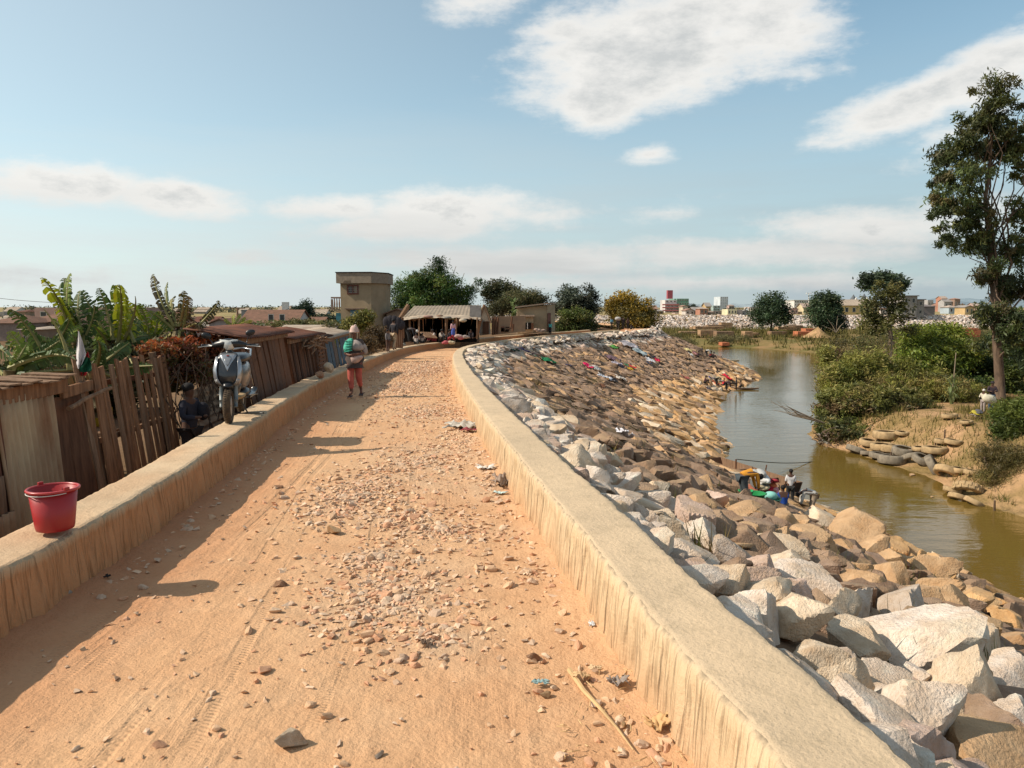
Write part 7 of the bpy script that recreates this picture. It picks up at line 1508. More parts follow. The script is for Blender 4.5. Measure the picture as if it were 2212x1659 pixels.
# mid shore washers
MIDW = [(1522, 833, SIT, 1.5, ('plum', (.14, .05, .07)), 'person in dark purple sitting alone on the brown stones', 63), (1548, 838, BEND, 1.5, ('sand', (.45, .38, .25)), 'person in a sand coloured top bending by the blue bundle', 62), (1562, 838, SIT, 1.5, ('scar', (.60, .03, .05)), 'person in bright red sitting on the stones at the point', 61), (1569, 848, BEND, 1.5, ('dk8', (.08, .04, .05)), 'person in dark clothes bending at the tip below the red one', 59), (1590, 848, STAND, 1.35, ('char', (.05, .05, .06)), 'person in black standing at the water edge by the small raft', 58), (1598, 842, SIT, 1.4, ('tan9', (.28, .18, .12)), 'person in brown crouching behind the one in black at the water edge', 59)]
for vx, vy, P, h, a, lb, d in MIDW: person(lb, foot(vx, vy), rad(rr.uniform(60, 120)), P, h, shirt=cl(*a), trousers=cl('blk2', (.03, .03, .03)), sub=1)
bt = G(1612, 842, WATER_Z); pirogue('small low wooden raft at the tip of the stones', bt, 2.6, .5, .18, rad(90), M['wood_pale'], 0)
# near washing group
def nearp(vx, vy, d, label, yaw, P, h, a, b, **k): return person(label, tuple(Vector(foot(vx, vy))-Vector((0, 0, .25))), rad(yaw), P, h, shirt=cl(*a), trousers=cl(*b), sub=2, **k)
nearp(1608, 1083, 36.8, 'person in an orange-yellow top and grey trousers bending over the green basins', 100, BEND, 1.38, ('orange', (.62, .27, .03)), ('slate', (.06, .075, .085)))
nearp(1706, 1092, 36.6, 'girl in a white shirt standing at the water behind the blue-clad child', 165, STAND, 1.32, ('white2', (.62, .60, .60)), ('blk2', (.03, .03, .03)), short=True)
nearp(1692, 1098, 36.2, 'small child in a bright blue top sitting with back to the camera', 180, SIT, 1.4, ('blue', (.02, .07, .32)), ('blk2', (.03, .03, .03)))
nearp(1752, 1110, 35.2, 'person in a white top bending to the left over the water, rightmost washer', -100, BEND, 1.42, ('white3', (.58, .55, .50)), ('beige', (.36, .28, .20)))
def heap(name, label, vx, vy, d, w, h, cols, cat='laundry', seed=1):
    r2 = random.Random(seed); b = Vector(foot(vx, vy)); k = .463/FPX*b.y; o = local_root(name, tuple(b), label, cat)
    for i, c_ in enumerate(cols):
        n_ = 3; z = h*k*(i+.5)/len(cols)
        g = MB()
        for j in range(n_): g.ball((r2.uniform(-.3, .3)*w*k, r2.uniform(-.1, .2), z+r2.uniform(-.03, .03)), (w*k*r2.uniform(.36, .5)*(1.15-.5*i/len(cols)), .30, h*k/len(cols)*r2.uniform(.6, .9)), 10, 7, Euler((r2.uniform(-.4, .4), r2.uniform(-.4, .4), 0)).to_matrix())
        q = g.build('garment', cl('h%d%s' % (i, ''.join('%02d' % int(v*99) for v in c_)), c_), o, smooth=True)
    return o
heap('laundry_pile', 'tall heap of mostly white and striped washing beside the person in orange', 1640, 1086, 37, 32, 50, [(.45, .12, .05), (.30, .10, .06), (.55, .45, .30), (.12, .12, .12), (.62, .60, .58), (.7, .68, .66), (.45, .44, .42)], seed=2)
heap('laundry_pile', 'heap of red and pink washing between the white heap and the children', 1662, 1094, 36.5, 30, 46, [(.36, .26, .20), (.30, .10, .09), (.55, .22, .26), (.52, .30, .30), (.45, .02, .05), (.55, .14, .05), (.30, .03, .04)], seed=3)
def basin(label, vx, vy, d, r, c_): o = Vector(foot(vx, vy))-Vector((0, 0, .1)); g = MB(); g.lathe([(.001, .01), (r*.72, .01), (r*.95, .16), (r*1.06, .17), (r*1.06, .185), (r*.92, .18), (r*.7, .03), (.001, .03)], (o.x, o.y, o.z), 22); tag(g.build('basin', flat('plastic'+''.join('%02d' % int(v*99) for v in c_), c_, .45, .1, bump=0, spec=.45), smooth=True), label, 'basin')
basin('bright green plastic basin at the feet of the person in orange, the left one', 1611, 1083, 36.4, .20, (.01, .30, .08)); basin('green plastic basin heaped with washing right of the person in orange', 1630, 1088, 36.2, .30, (.01, .20, .05)); basin('dark green basin of washing in front of the red heap', 1664, 1099, 35.8, .28, (.03, .14, .10))
g = MB(); p = Vector(foot(1664, 1099)); g.ball((p.x, p.y, p.z+.16), (.2, .18, .12), 12, 7); tag(g.build('wet_cloth', cl('mint2', (.25, .55, .48)), smooth=True), 'pale mint cloth lying in the dark green basin', 'laundry')
# dredging boat moored beside the stones
bt = G(1622, 1042, WATER_Z)
o = local_root('moored_boat', tuple(bt), 'dark square-ended wooden boat moored against the stones behind the washers', 'boat', None, rad(24))
WD = flat('wet_wood', (.055, .035, .03), .7, .4); g = MB(); L_, w_, h_ = 5.2, 1.15, .55
def side(x): return [(x, -L_/2, 0), (x, L_/2, 0), (x, L_/2+.35, h_*1.25), (x, -L_/2-.2, h_)]
g.prism(side(-w_/2), (.05, 0, 0)); g.prism(side(w_/2-.05), (.05, 0, 0)); g.build('side_board', M['wood_pale'], o)
g = MB(); g.box((0, 0, .02), (w_-.1, L_, .04)); g.build('bottom_board', WD, o)
g = MB(); g.prism([(-w_/2+.05, -L_/2-.0, 0), (w_/2-.05, -L_/2, 0), (w_/2-.05, -L_/2-.2, h_), (-w_/2+.05, -L_/2-.2, h_)], (0, .05, 0)); g.build('stern_board', WD, o)
g = MB(); g.prism([(-w_/2+.05, L_/2, 0), (w_/2-.05, L_/2, 0), (w_/2-.05, L_/2+.35, h_*1.25), (-w_/2+.05, L_/2+.35, h_*1.25)], (0, .05, 0)); g.build('bow_board', M['wood'], o)
for y_ in (-1.2, 1.0): g = MB(); g.box((0, y_, h_*.8), (w_*.9, .2, .04)); g.build('thwart', M['wood_pale'], o)
g = MB(); a = G(1650, 1040, WATER_Z-.3); g.tube([a, W(1656, 1004, a.y)], [.035, .03], 6); tag(g.build('mooring_pole', M['wood']), 'thin leaning pole standing in the water right of the moored boat', 'pole')
g = MB(); g.tube([W(1588, 1042, 37.5), W(1590, 992, 37.5)], [.05, .04], 6); tag(g.build('mooring_pole', M['wood']), 'upright pole wedged in the stones left of the moored boat', 'pole')
g = MB(); a, b = W(1592, 992, 37.5), W(1830, 985, 45); pts = [a.lerp(b, i/20)+Vector((0, 0, -.30*math.sin(math.pi*i/20))) for i in range(21)]; g.tube(pts, .022, 5); tag(g.build('mooring_line', M['rope']), 'rope stretched low over the river from the pole to the tyres', 'rope')
# man and child by the gum tree
person('person in a dark jacket and hat standing by the gum tree trunk', foot(2140, 895), rad(-20), CARRY, 1.72, shirt=cl('dkplum', (.045, .03, .038)), trousers=cl('jean', (.06, .10, .16)), hat=(cl('hatblk', (.03, .025, .028)), True), sub=2)
person('person in a cream top holding a sack beside the one in the hat', foot(2122, 900), rad(-60), CARRY, 1.35, shirt=cl('cream2', (.62, .56, .44)), trousers=cl('mottle', (.36, .30, .28)), hat=(cl('hatwht', (.60, .56, .50)), False), sub=2)
g = MB(); g.ball(Vector(foot(2128, 902))+Vector((.1, -.15, .85)), (.42, .22, .26), 14, 9, Euler((0, .25, 0)).to_matrix()); tag(g.build('sack', cl('sackc', (.64, .58, .44)), smooth=True), 'bulging cream sack held between the two people by the gum tree', 'sack')
heap('scrap_heap', 'small dark and yellow heap at the feet of the pair by the gum tree', 2110, 905, 43.5, 18, 9, [(.30, .25, .22), (.45, .38, .05), (.08, .08, .09)], 'heap', 5)
# ---------------------------------------------------------------- washing spread on the stones
def cloth(label, vx, vy, w, h, c_, seed, rz=.0, tone=None):
    q = hit(vx, vy); k = .463/FPX*q.length; n = 14; e = .6; V = []; s0 = landf(q.x+e, q.y)-landf(q.x-e, q.y); s1 = landf(q.x, q.y+e)-landf(q.x, q.y-e); sx, sy = s0/(2*e), s1/(2*e); hw = w*k*.62; hd_ = max(.35, h*k*1.5); r2 = random.Random(seed)
    c0, s_0 = math.cos(rz), math.sin(rz)
    for j in range(n+1):
        for i in range(n+1):
            a = (i/n-.5)*2*hw*(1+.25*math.sin(j*.8+seed)); b = (j/n-.5)*2*hd_*(1+.3*math.sin(i*.7+seed*2)); x, y = a*c0-b*s_0, a*s_0+b*c0
            V.append((q.x+x, q.y+y, q.z+sx*x+sy*y+.42+.2*float(fbm(x*2.2+seed, y*2.2, 3))*2+.03*math.sin(i*2.1+seed)))
    F = [(j*(n+1)+i, j*(n+1)+i+1, (j+1)*(n+1)+i+1, (j+1)*(n+1)+i) for j in range(n) for i in range(n)]
    o = link('spread_cloth', fmesh('spread_cloth', np.array(V)-np.array(tuple(q)), F, True), cl('s'+''.join('%02d' % int(v*99) for v in c_), c_), None, tuple(q)); m_ = o.modifiers.new('solid', 'SOLIDIFY'); m_.thickness = .012
    return tag(o, label, 'laundry')
for i, a in enumerate([('green cloth lying on the stones, near the crest', 1185, 790, 26, 14, (.01, .16, .06), -.5), ('long dark violet garment spread above the green cloth', 1138, 770, 20, 9, (.04, .03, .09), -.6), ('dark green cloth beside the violet garment', 1108, 766, 14, 8, (.03, .08, .06), -.5), ('teal green net heaped at the crest of the stones, left of the yellow tree', 1270, 722, 14, 6, (.01, .13, .08), 0),
        ('bright magenta cloth on the brown stones', 1271, 800, 15, 10, (.75, .02, .12), 0), ('small dark blue cloth left of the magenta one', 1228, 800, 10, 6, (.04, .04, .10), 0), ('greyish white cloth below the magenta one', 1288, 806, 16, 10, (.45, .44, .42), -.4), ('white and pale blue cloth on the big stone in mid slope', 1308, 826, 24, 8, (.62, .62, .66), 0), ('black cloth hanging from the big stone in mid slope', 1327, 832, 10, 10, (.015, .015, .02), 0), ('striped pale cloth on the big stone, right of the black one', 1342, 828, 16, 9, (.50, .45, .40), 0), ('brown rag draped in front of the big stone', 1300, 845, 12, 8, (.14, .06, .03), 0),
        ('dark and white patterned garment above the magenta cloth', 1322, 782, 20, 12, (.20, .12, .14), -.7), ('pale lilac shirt spread left of the patterned garment', 1335, 795, 14, 8, (.46, .40, .44), -.5), ('long translucent grey sheet spread down the stones', 1360, 752, 26, 14, (.42, .38, .40), -.6), ('pale blue-grey sheet at the lower end of the long grey sheet', 1383, 768, 20, 12, (.36, .42, .43), -.4), ('bright green garment left of the long grey sheet', 1327, 757, 13, 8, (.10, .30, .06), -.6),
        ('small red garment, centre of the slope', 1366, 801, 12, 5, (.65, .03, .03), 0), ('yellow garment just below the small red one', 1362, 806, 9, 4, (.60, .35, .03), 0), ('green garment just left of the small red one', 1355, 797, 9, 4, (.03, .20, .08), 0), ('dark garment left of the green and red ones', 1342, 800, 10, 5, (.03, .03, .05), 0), ('white garment with a dark one under it, right of the red one', 1405, 786, 15, 6, (.66, .64, .66), 0), ('crimson garment at the right end of the white one', 1420, 786, 7, 5, (.65, .02, .08), 0), ('black garment behind the white and crimson ones', 1413, 781, 10, 4, (.02, .02, .03), 0), ('navy garment under the white one', 1403, 793, 8, 7, (.04, .05, .10), 0),
        ('white cloth crumpled on the stones in mid foreground slope', 1348, 968, 17, 9, (.72, .70, .74), .3), ('blue bundle near the red-clad washer', 1540, 826, 12, 4, (.03, .06, .30), 0), ('vivid red cloth hung beside the washers at the point', 1571, 822, 14, 8, (.70, .02, .05), 0), ('orange-red bundle below the vivid red cloth', 1549, 836, 12, 5, (.60, .14, .06), 0), ('grey-white cloth on the stones at the point', 1560, 832, 16, 5, (.46, .46, .42), 0), ('faded red garment on the stones left of the point', 1480, 823, 12, 5, (.35, .10, .08), 0), ('pale yellow cloth spread at the far tip of the shore', 1487, 763, 14, 5, (.66, .55, .25), 0), ('pink garment low on the far stones', 1500, 770, 8, 3, (.55, .25, .25), 0), ('white garments by the row of washers', 1492, 772, 8, 3, (.6, .58, .55), 0), ('dark garment laid near the sitting purple figure', 1532, 848, 10, 4, (.06, .05, .07), 0)]):
    cloth(a[0], a[1], a[2], a[3], a[4], a[5], i+1, a[6])

# ---------------------------------------------------------------- tyres
TYM = flat('muddy_tyre', (.46, .32, .17), .92, .45, scale=3.5, bump=.5, bscale=12); TYD = flat('grey_tyre', (.24, .20, .15), .9, .45, scale=4, bump=.5, bscale=12); SOILD = flat('tyre_fill', (.36, .24, .11), .97, .3)
def tyre_mesh(R, w, lug=False):
    g = MB(); pr = [(R*.58, -w*.42), (R*.60, -w*.5), (R*.80, -w*.52), (R*.95, -w*.46), (R, -w*.36), (R, w*.36), (R*.95, w*.46), (R*.80, w*.52), (R*.60, w*.5), (R*.58, w*.42), (R*.78, w*.38), (R*.88, w*.2), (R*.88, -w*.2), (R*.78, -w*.38)]
    g.lathe(pr, (0, 0, 0), 34, close=True)
    if lug:
        for i in range(30): a = 2*math.pi*i/30; g.box((R*1.01*math.cos(a), R*1.01*math.sin(a), (w*.2 if i % 2 else -w*.2)), (R*.08, .09, w*.5), rz=a)
    return g
def tyre(label, cx, cy, w, tilt=(0, 0), m_=None, lug=False, fill=True, dz=0., k=0):
    vx, vy = (3000+cx*.4823)/1.8372, (1400+cy*.4823)/1.8372; q = hit(vx, vy+4); R = w*.4823/1.8372*.463/FPX*q.length/2*1.1; wd = R*.56
    o = local_root('tyre', (q.x, q.y, q.z+wd*.25+dz), label, 'tyre', 'old lorry tyres stepping up the sand bank'); o.rotation_euler = (tilt[0], tilt[1], rr.uniform(0, 3))
    tyre_mesh(R, wd, lug).build('casing', m_ or TYM, o, smooth=not lug)
    if fill and abs(tilt[0])+abs(tilt[1]) < .5: o.scale = (1, rr.uniform(.86, 1), rr.uniform(.85, 1.1)); g = MB(); g.lathe([(.001, wd*.12), (R*.3, wd*.10), (R*.66, wd*.02), (R*.68, -wd*.3)], (0, 0, 0), 20); g.build('earth_fill', SOILD, o, smooth=True)
TY = [('mud-coloured tyre lying uppermost at the foot of the dark bushes', 1075, 690, 175), ('half-buried tyre to the right of the uppermost one', 1200, 670, 85), ('broken-edged tyre at the left of the second row', 930, 750, 140), ('tyre at the left end of the waterline row, tilted open', 825, 810, 150, (.35, 0), 1), ('pale tyre in the second row under the uppermost one', 1035, 785, 150), ('third tyre of the second row', 1125, 800, 160), ('tyre stacked with stripes in the middle of the second row', 1215, 825, 165, (.12, 0), 1), ('grey tyre at the waterline, second from the left', 915, 835, 90, (.2, 0), 1), ('long flat grey tyre at the waterline', 1020, 860, 145, (.1, 0), 1), ('tyre lying in the water below the striped tyre', 1125, 895, 190, (.08, 0), 1), ('grey tyre leaning against the striped one', 1275, 880, 130, (.5, .3), 1), ('tall tyre with earth inside, centre of the bank', 1350, 800, 110), ('large pale tyre right of the centre', 1470, 815, 160), ('grey tyre at the water below the large pale one', 1380, 895, 150, (.35, -.1), 1), ('tyre standing on edge with rubble in its hole', 1465, 960, 175, (1.0, .15), 1), ('worn tyre lying against the standing tyre', 1570, 1000, 160, (.45, .4)),
      ('pale tyre in the third row, by the short stake', 1530, 740, 100), ('pale tyre half sunk in the sand above the large one', 1625, 745, 110), ('faint buried tyre near the top of the sand slope', 1730, 580, 80), ('fat pale tyre high on the bank, left under the dark bush', 1590, 530, 100), ('upright pale tyre, left one of the pair at the right', 1672, 978, 110), ('upright pale tyre, right one of the pair at the right', 1785, 998, 115), ('crushed tyre below the right-hand pair', 1615, 1145, 110, (.3, 0)), ('big lugged tractor tyre lying at the right end of the bank', 1740, 1145, 175, (.55, -.2), 0, 1), ('thin bent tyre at the water under the tractor tyre', 1660, 1205, 120, (.4, .2)), ('last tyre at the water edge on the right, half sunk', 1790, 1245, 120, (.4, .3))]
rr = random.Random(5)
for k, t in enumerate(TY):
    tyre(t[0], t[1], t[2], t[3], t[4] if len(t) > 4 else (rr.uniform(-.08, .08), rr.uniform(-.08, .08)), TYD if len(t) > 5 and t[5] else TYM, len(t) > 6, dz=.12)
for lb, x0, y0, x1, y1 in (('short stake standing in the sand above the tyres', 1553, 705, 1556, 632), ('short stake by the pale tyre', 1478, 765, 1478, 712), ('leaning stake on the grassy end of the bank', 1930, 1000, 1880, 860), ('stake standing in the water at the right end of the bank', 1965, 1300, 1965, 1215), ('pale stick leaning on the striped tyre', 1100, 890, 1115, 815)):
    q = hit((3000+x0*.4823)/1.8372, (1400+y0*.4823)/1.8372); t_ = W((3000+x1*.4823)/1.8372, (1400+y1*.4823)/1.8372, q.y-.2); g = MB(); g.tube([q-Vector((0, 0, .2)), t_], [.05, .04], 7); tag(g.build('stake', M['bark']), lb, 'stake')
for lb, cx, cy, w in (('pale rock breaking the surface below the standing tyre', 1290, 1010, 80), ('small pale rock in the water left of the crushed tyre', 1452, 1188, 45)):
    q = G((3000+cx*.4823)/1.8372, (1400+cy*.4823)/1.8372, WATER_Z); R = w*.4823/1.8372*.463/FPX*q.length/2; o = link('river_rock', big_stone_mesh(3, 'tan'), None, None, tuple(q), (.2, .1, .5), (R, R*.8, R*.6)); tag(o, lb, 'rock')

# ---------------------------------------------------------------- brick stacks on the flats
BK = flat('raw_brick', (.42, .26, .145), .93, .3, scale=1, bump=.3, bscale=4); BK2 = flat('fired_brick', (.50, .17, .08), .93, .3, scale=1, bump=.3, bscale=4); BK3 = flat('brown_brick', (.28, .17, .10), .93, .3, scale=1, bump=.3, bscale=4)
def stack(label, vx0, vx1, vtop, vbot, d, m_, depth=3, seed=0, cat='brick stack'):
    a, b, c = W(vx0, vbot, d), W(vx1, vbot, d), W(vx0, vtop, d); w, h = b.x-a.x, c.z-a.z; o = local_root('brick_stack', ((a.x+b.x)/2, d, a.z), label, cat); r2 = random.Random(seed); nr_ = max(3, int(h/.28)); nc = max(3, int(w/.7))
    for r_ in range(nr_):
        g = MB(); x = -w/2
        for k in range(nc):
            cw = w/nc; g.box((x+cw/2, depth/2+r2.uniform(-.05, .05), h*(r_+.5)/nr_), (cw*.96, depth, h/nr_*.93)); x += cw
        g.build('course', m_, o)
    return o
ST_ = [('orange square brick pile against the pale embankment', 1558, 1582, 697, 709, 225, BK), ('long brown-topped brick stack left of centre on the flats', 1502, 1564, 705, 711, 205, BK), ('dark long brick stack just behind the long brown-topped one', 1530, 1568, 702, 706, 212, BK3), ('brick stack with upright sides in front of the long stack', 1513, 1548, 713, 727, 180, BK), ('dark brown brick block in the middle of the flats', 1548, 1586, 716, 730, 175, BK3), ('low row of pale bricks left of the round tree', 1610, 1640, 719, 724, 182, BK), ('small brick stack with an overhanging slab, left of the round tree', 1609, 1627, 716, 727, 178, BK), ('small dark brick stack under the round tree', 1666, 1700, 716, 723, 186, BK3), ('long brick stack between the two round trees', 1700, 1735, 703, 713, 208, BK3), ('row of pale brick piers between the round trees', 1681, 1722, 706, 712, 200, BK), ('fired red-orange brick pile beside the sand heap', 1723, 1758, 716, 727, 176, BK2), ('taller fired red brick pile on the right of the orange one', 1740, 1764, 710, 722, 180, BK2), ('flat brick stack at the left of the flats', 1470, 1506, 716, 721, 190, BK), ('low small brick stack farthest left on the flats', 1495, 1510, 706, 712, 214, BK), ('orange brick stack seen through the gum tree leaves', 2082, 2118, 709, 728, 118, BK2), ('little orange brick pile at the water edge of the flats', 1560, 1576, 740, 747, 166, BK2)]
for i, s_ in enumerate(ST_): stack(*s_[:7], seed=i)
o = tag(link('sand_heap', fmesh('sand_heap', *(lambda n: (np.array([(0, 0, 2.4)]+[(math.cos(a)*r_*(1+.1*math.sin(3*a)), math.sin(a)*r_, 2.4*(1-r_/3.4)**1.3) for r_ in (1.1, 2.2, 3.4) for a in [2*math.pi*i/n for i in range(n)]]), [(0, 1+i, 1+(i+1) % n) for i in range(n)]+[q for k in range(2) for i in range(n) for q in ((1+k*n+i, 1+(k+1)*n+i, 1+(k+1)*n+(i+1) % n), (1+k*n+i, 1+(k+1)*n+(i+1) % n, 1+k*n+(i+1) % n))]))(14), True), M['bank_soil'], None, tuple(W(1766, 729, 172))), 'heap of tan sand between the fired bricks and the right round tree', 'sand heap')

# ---------------------------------------------------------------- town beyond
def blk(label, vx0, vx1, vtop, d, col, depth=10, roof=None, rcol=None, wins=None, floors=0, zb=-1.2, cat='building', name='building', nwin=None, group=None):
    a, b, t = W(vx0, vtop, d), W(vx1, vtop, d), W(vx0, vtop, d).z; Hh = t-zb; wins = []
    if floors:
        n = nwin or max(2, int((b.x-a.x)/4.0)); fh = Hh/floors
        for f in range(floors):
            for i in range(n): wins.append(((i+.28)/n, (i+.72)/n, f*fh+fh*.35, f*fh+fh*.8))
    c_ = tuple(col); nm = 'town_'+''.join('%02d' % int(v*99) for v in c_)
    return house(name, label, vx0, vx1, vtop, d, zb, depth, flat(nm, c_, scale=.15, bump=0), roof=roof, roofm=flat('townroof_'+''.join('%02d' % int(v*99) for v in (rcol or (.3, .2, .17))), rcol or (.3, .2, .17), bump=0, scale=.3), windows=wins, cat=cat, over=.4, group=group)
o = blk('white building with red balconies joined to the green block on the skyline', 1437, 1462, 648, 420, (.62, .58, .56), 14, floors=4, nwin=3)
for k in range(4): p = W(1449, 655+k*6.2, 419); g = MB(); g.box((p.x-o.location.x, -.9, p.z-o.location.z-.8), (9.0, 1.2, .75)); g.build('balcony', flat('balcony_red', (.45, .17, .16), bump=0), o)
g = MB(); g.box((0, 4, W(0, 648, 420).z-o.location.z+3), (2.8, 3.4, 4.6)); g.build('roof_tower', flat('tower_red', (.36, .09, .11), bump=0), o)
o = blk('green block with open balconies on the skyline', 1462, 1488, 645, 420, (.17, .33, .24), 22, floors=4, nwin=5)
blk('tall pale blue-white office tower on the skyline', 1556, 1573, 641, 700, (.55, .60, .64), 22, floors=9, nwin=4)
blk('small green-grey block left of the office tower', 1541, 1556, 660, 560, (.34, .42, .40), 12, floors=2)
o = blk('long white office building with dark window bands between the round trees', 1716, 1762, 649, 460, (.60, .58, .54), 18, floors=4, nwin=9, roof='slab', rcol=(.55, .54, .50))
blk('cream box-shaped house on top of the far embankment', 1572, 1592, 668, 285, (.66, .60, .40), 8, floors=1, nwin=3, cat='house', name='house')
blk('grey extension attached to the cream box-shaped house', 1592, 1604, 669, 287, (.40, .34, .31), 8, cat='house', name='house')
blk('mud-grey wall-like building left of the cream house', 1541, 1572, 672, 300, (.27, .21, .18), 8, floors=1)
blk('yellow gable-roofed house on the far embankment', 1806, 1900, 660, 285, (.58, .42, .18), 10, roof='gable', rcol=(.42, .33, .25), floors=1, nwin=6, cat='house', name='house')
blk('cream pitched-roof house left of the right round tree', 1736, 1756, 664, 330, (.60, .50, .32), 8, roof='gable', rcol=(.40, .30, .24), cat='house', name='house')
o = blk('grey two-storey house right of the slender pale-trunked tree', 1950, 1982, 640, 250, (.30, .27, .24), 10, floors=2, nwin=2, roof='slab', rcol=(.22, .20, .18), cat='house', name='house')
blk('lower grey wing of the two-storey house, set to its right', 1982, 1997, 648, 252, (.30, .27, .24), 10, floors=2, nwin=1, roof='slab', rcol=(.2, .2, .2), cat='house', name='house')
blk('dark-roofed house right of the grey two-storey house', 1995, 2020, 662, 262, (.27, .22, .20), 9, roof='hip', rcol=(.20, .17, .16), cat='house', name='house')
for i, vx in enumerate((1843, 1866)):
    p = W(vx, 652, 330); o = local_root('cone_roofed_hall', (p.x, 330, -1), '%s of the two dark cone-roofed halls behind the yellow house' % ('left', 'right')[i], 'hall'); zt = W(vx, 636-i*2, 330).z+1; ze = W(vx, 656, 330).z+1; rw_ = 13*.463/FPX*330
    g = MB(); g.lathe([(rw_*.9, 0), (rw_*.9, ze)], (0, 0, 0), 16); g.build('wall', WHP, o); g = MB(); g.lathe([(rw_*1.15, ze-.3), (rw_*.6, ze+(zt-ze)*.4), (rw_*.15, zt-.6), (.05, zt)], (0, 0, 0), 18); g.build('roof', flat('slate', (.13, .14, .15), bump=0), o, smooth=True)
    g = MB(); g.prism([(-1.6, -rw_*1.25, ze-.5), (1.6, -rw_*1.25, ze-.5), (0, -rw_*1.25, ze+2.6)], (0, 1, 0)); g.build('gablet', WHP, o)
rr = random.Random(44)
desc = [('pale', (.56, .50, .46)), ('brick-red', (.40, .19, .13)), ('grey', (.38, .36, .35)), ('cream', (.58, .50, .38)), ('pinkish', (.52, .36, .32)), ('white', (.64, .62, .60)), ('brown', (.30, .20, .15)), ('bluish', (.38, .44, .48)), ('ochre', (.52, .36, .18))]
spots = [(1410, 668, 14), (1425, 672, 14), (1468, 676, 18), (1490, 671, 16), (1506, 672, 14), (1520, 667, 14), (1534, 674, 12), (1610, 674, 16), (1628, 672, 14), (1642, 669, 12), (1700, 670, 14), (1716, 668, 12), (1790, 664, 14), (1800, 652, 8), (2018, 655, 12), (2032, 660, 14), (2048, 652, 14), (2060, 664, 18), (2076, 657, 12), (2094, 664, 16), (2110, 660, 12), (1912, 668, 14), (1935, 670, 14), (1395, 672, 10), (2130, 668, 14), (2160, 664, 16), (2190, 666, 16), (1480, 662, 8), (1530, 662, 7), (1580, 660, 8), (1625, 663, 10), (1660, 668, 10), (2040, 645, 9), (2068, 646, 9), (2010, 648, 9), (1690, 662, 8)]
prev = {}
for i, (vx, vt, w) in enumerate(spots):
    nm, c_ = desc[(i*5+3) % 9]; d = 290+rr.random()*60 if vt > 660 else 480+rr.random()*90; rf = ['gable', 'hip', None, 'gable_y'][i % 4]
    near = min([('the yellow tree', 1390), ('the red and white building', 1445), ('the green block', 1492), ('the office tower', 1565), ('the cream box house', 1600), ('the left round tree', 1665), ('the long white offices', 1725), ('the right round tree', 1785), ('the slender tree', 1920), ('the grey two-storey house', 2010), ('the gum tree', 2110), ('the right edge', 2195)], key=lambda q: abs(q[1]-vx))
    sidew = 'left' if vx < near[1] else 'right'; lb = 'small %s %s on the skyline just %s of %s' % (nm, 'flat-roofed house' if rf is None else ('hip-roofed house' if rf == 'hip' else 'gabled house'), sidew, near[0])
    if lb in prev: lb = lb.replace('small', 'tiny')
    if lb in prev: lb = lb.replace('tiny', 'low')
    prev[lb] = 1
    blk(lb, vx-w/2-1, vx+w/2+2, vt, d, c_, 7, roof=rf, rcol=[(.34, .20, .15), (.30, .27, .25), (.42, .33, .27)][i % 3], floors=1, nwin=2, cat='house', name='house')
for i, (vx, vt, d) in enumerate(((1509, 662, 400), (1529, 660, 430), (1598, 664, 420), (2079, 655, 380))):
    o = empty('power_pole', tuple(W(vx, 680, d)), ['power pole right of the green block', 'power pole midway between the green block and the office tower', 'thin pole behind the cream box house', 'power pole among the houses left of the gum tree'][i], 'pole'); g = MB(); g.tube([W(vx, 682, d), W(vx, vt, d)], .25, 5); g.build('pole', M['wood_pale'], o); g = MB(); g.box(W(vx, vt+2, d), (3, .25, .25)); g.build('crossbar', M['wood_dark'], o)
o = empty('lamp_mast', tuple(W(1747, 680, 400)), 'tall floodlight mast rising left of the right round tree', 'lamp mast'); g = MB(); g.tube([W(1747, 690, 400), W(1747, 634, 400)], [.3, .2], 6); g.build('mast', M['white'], o)
for s_ in (-1, 1): g = MB(); g.tube([W(1747, 634, 400), W(1747+s_*4, 632, 400), W(1747+s_*6, 636, 400)], .15, 5); g.build('lamp_arm', M['white'], o)
tree('palm_tree', 'small dark palm on the skyline right of the green block', 'palm', at(1495, 680, 380), at(1495, 664, 380), .3, [vb(1495, 664, 380, 9, 4), vb(1495, 670, 380, 11, 4)], 30, 40, 2, 1.2, [(.05, .07, .04)], 81, nb=0, aspect=5)
bush('line of dark green trees along the skyline behind the town', [vb(1420+i*38, 671, 560, 16, 4) for i in range(20)], 150, 40, 3.5, 1.4, [(.06, .085, .05), (.08, .10, .06)], 82, cat='trees', name='tree_line')
bush('low green trees scattered behind the houses on the left skyline', [vb(20+i*44, 700, 170, 20, 7) for i in range(15)], 170, 40, 1.4, .6, [(.07, .09, .035), (.10, .11, .04), (.13, .11, .05)], 83, cat='trees', name='tree_line')
bush('green shrubs in front of the houses left of the tower house', [vb(600, 706, 60, 30, 6), vb(655, 702, 75, 34, 7), vb(700, 705, 70, 24, 8), vb(560, 712, 52, 14, 6), vb(720, 712, 50, 14, 8)], 160, 44, .6, .28, [(.15, .14, .045), (.10, .12, .035), (.19, .16, .06)], 84)

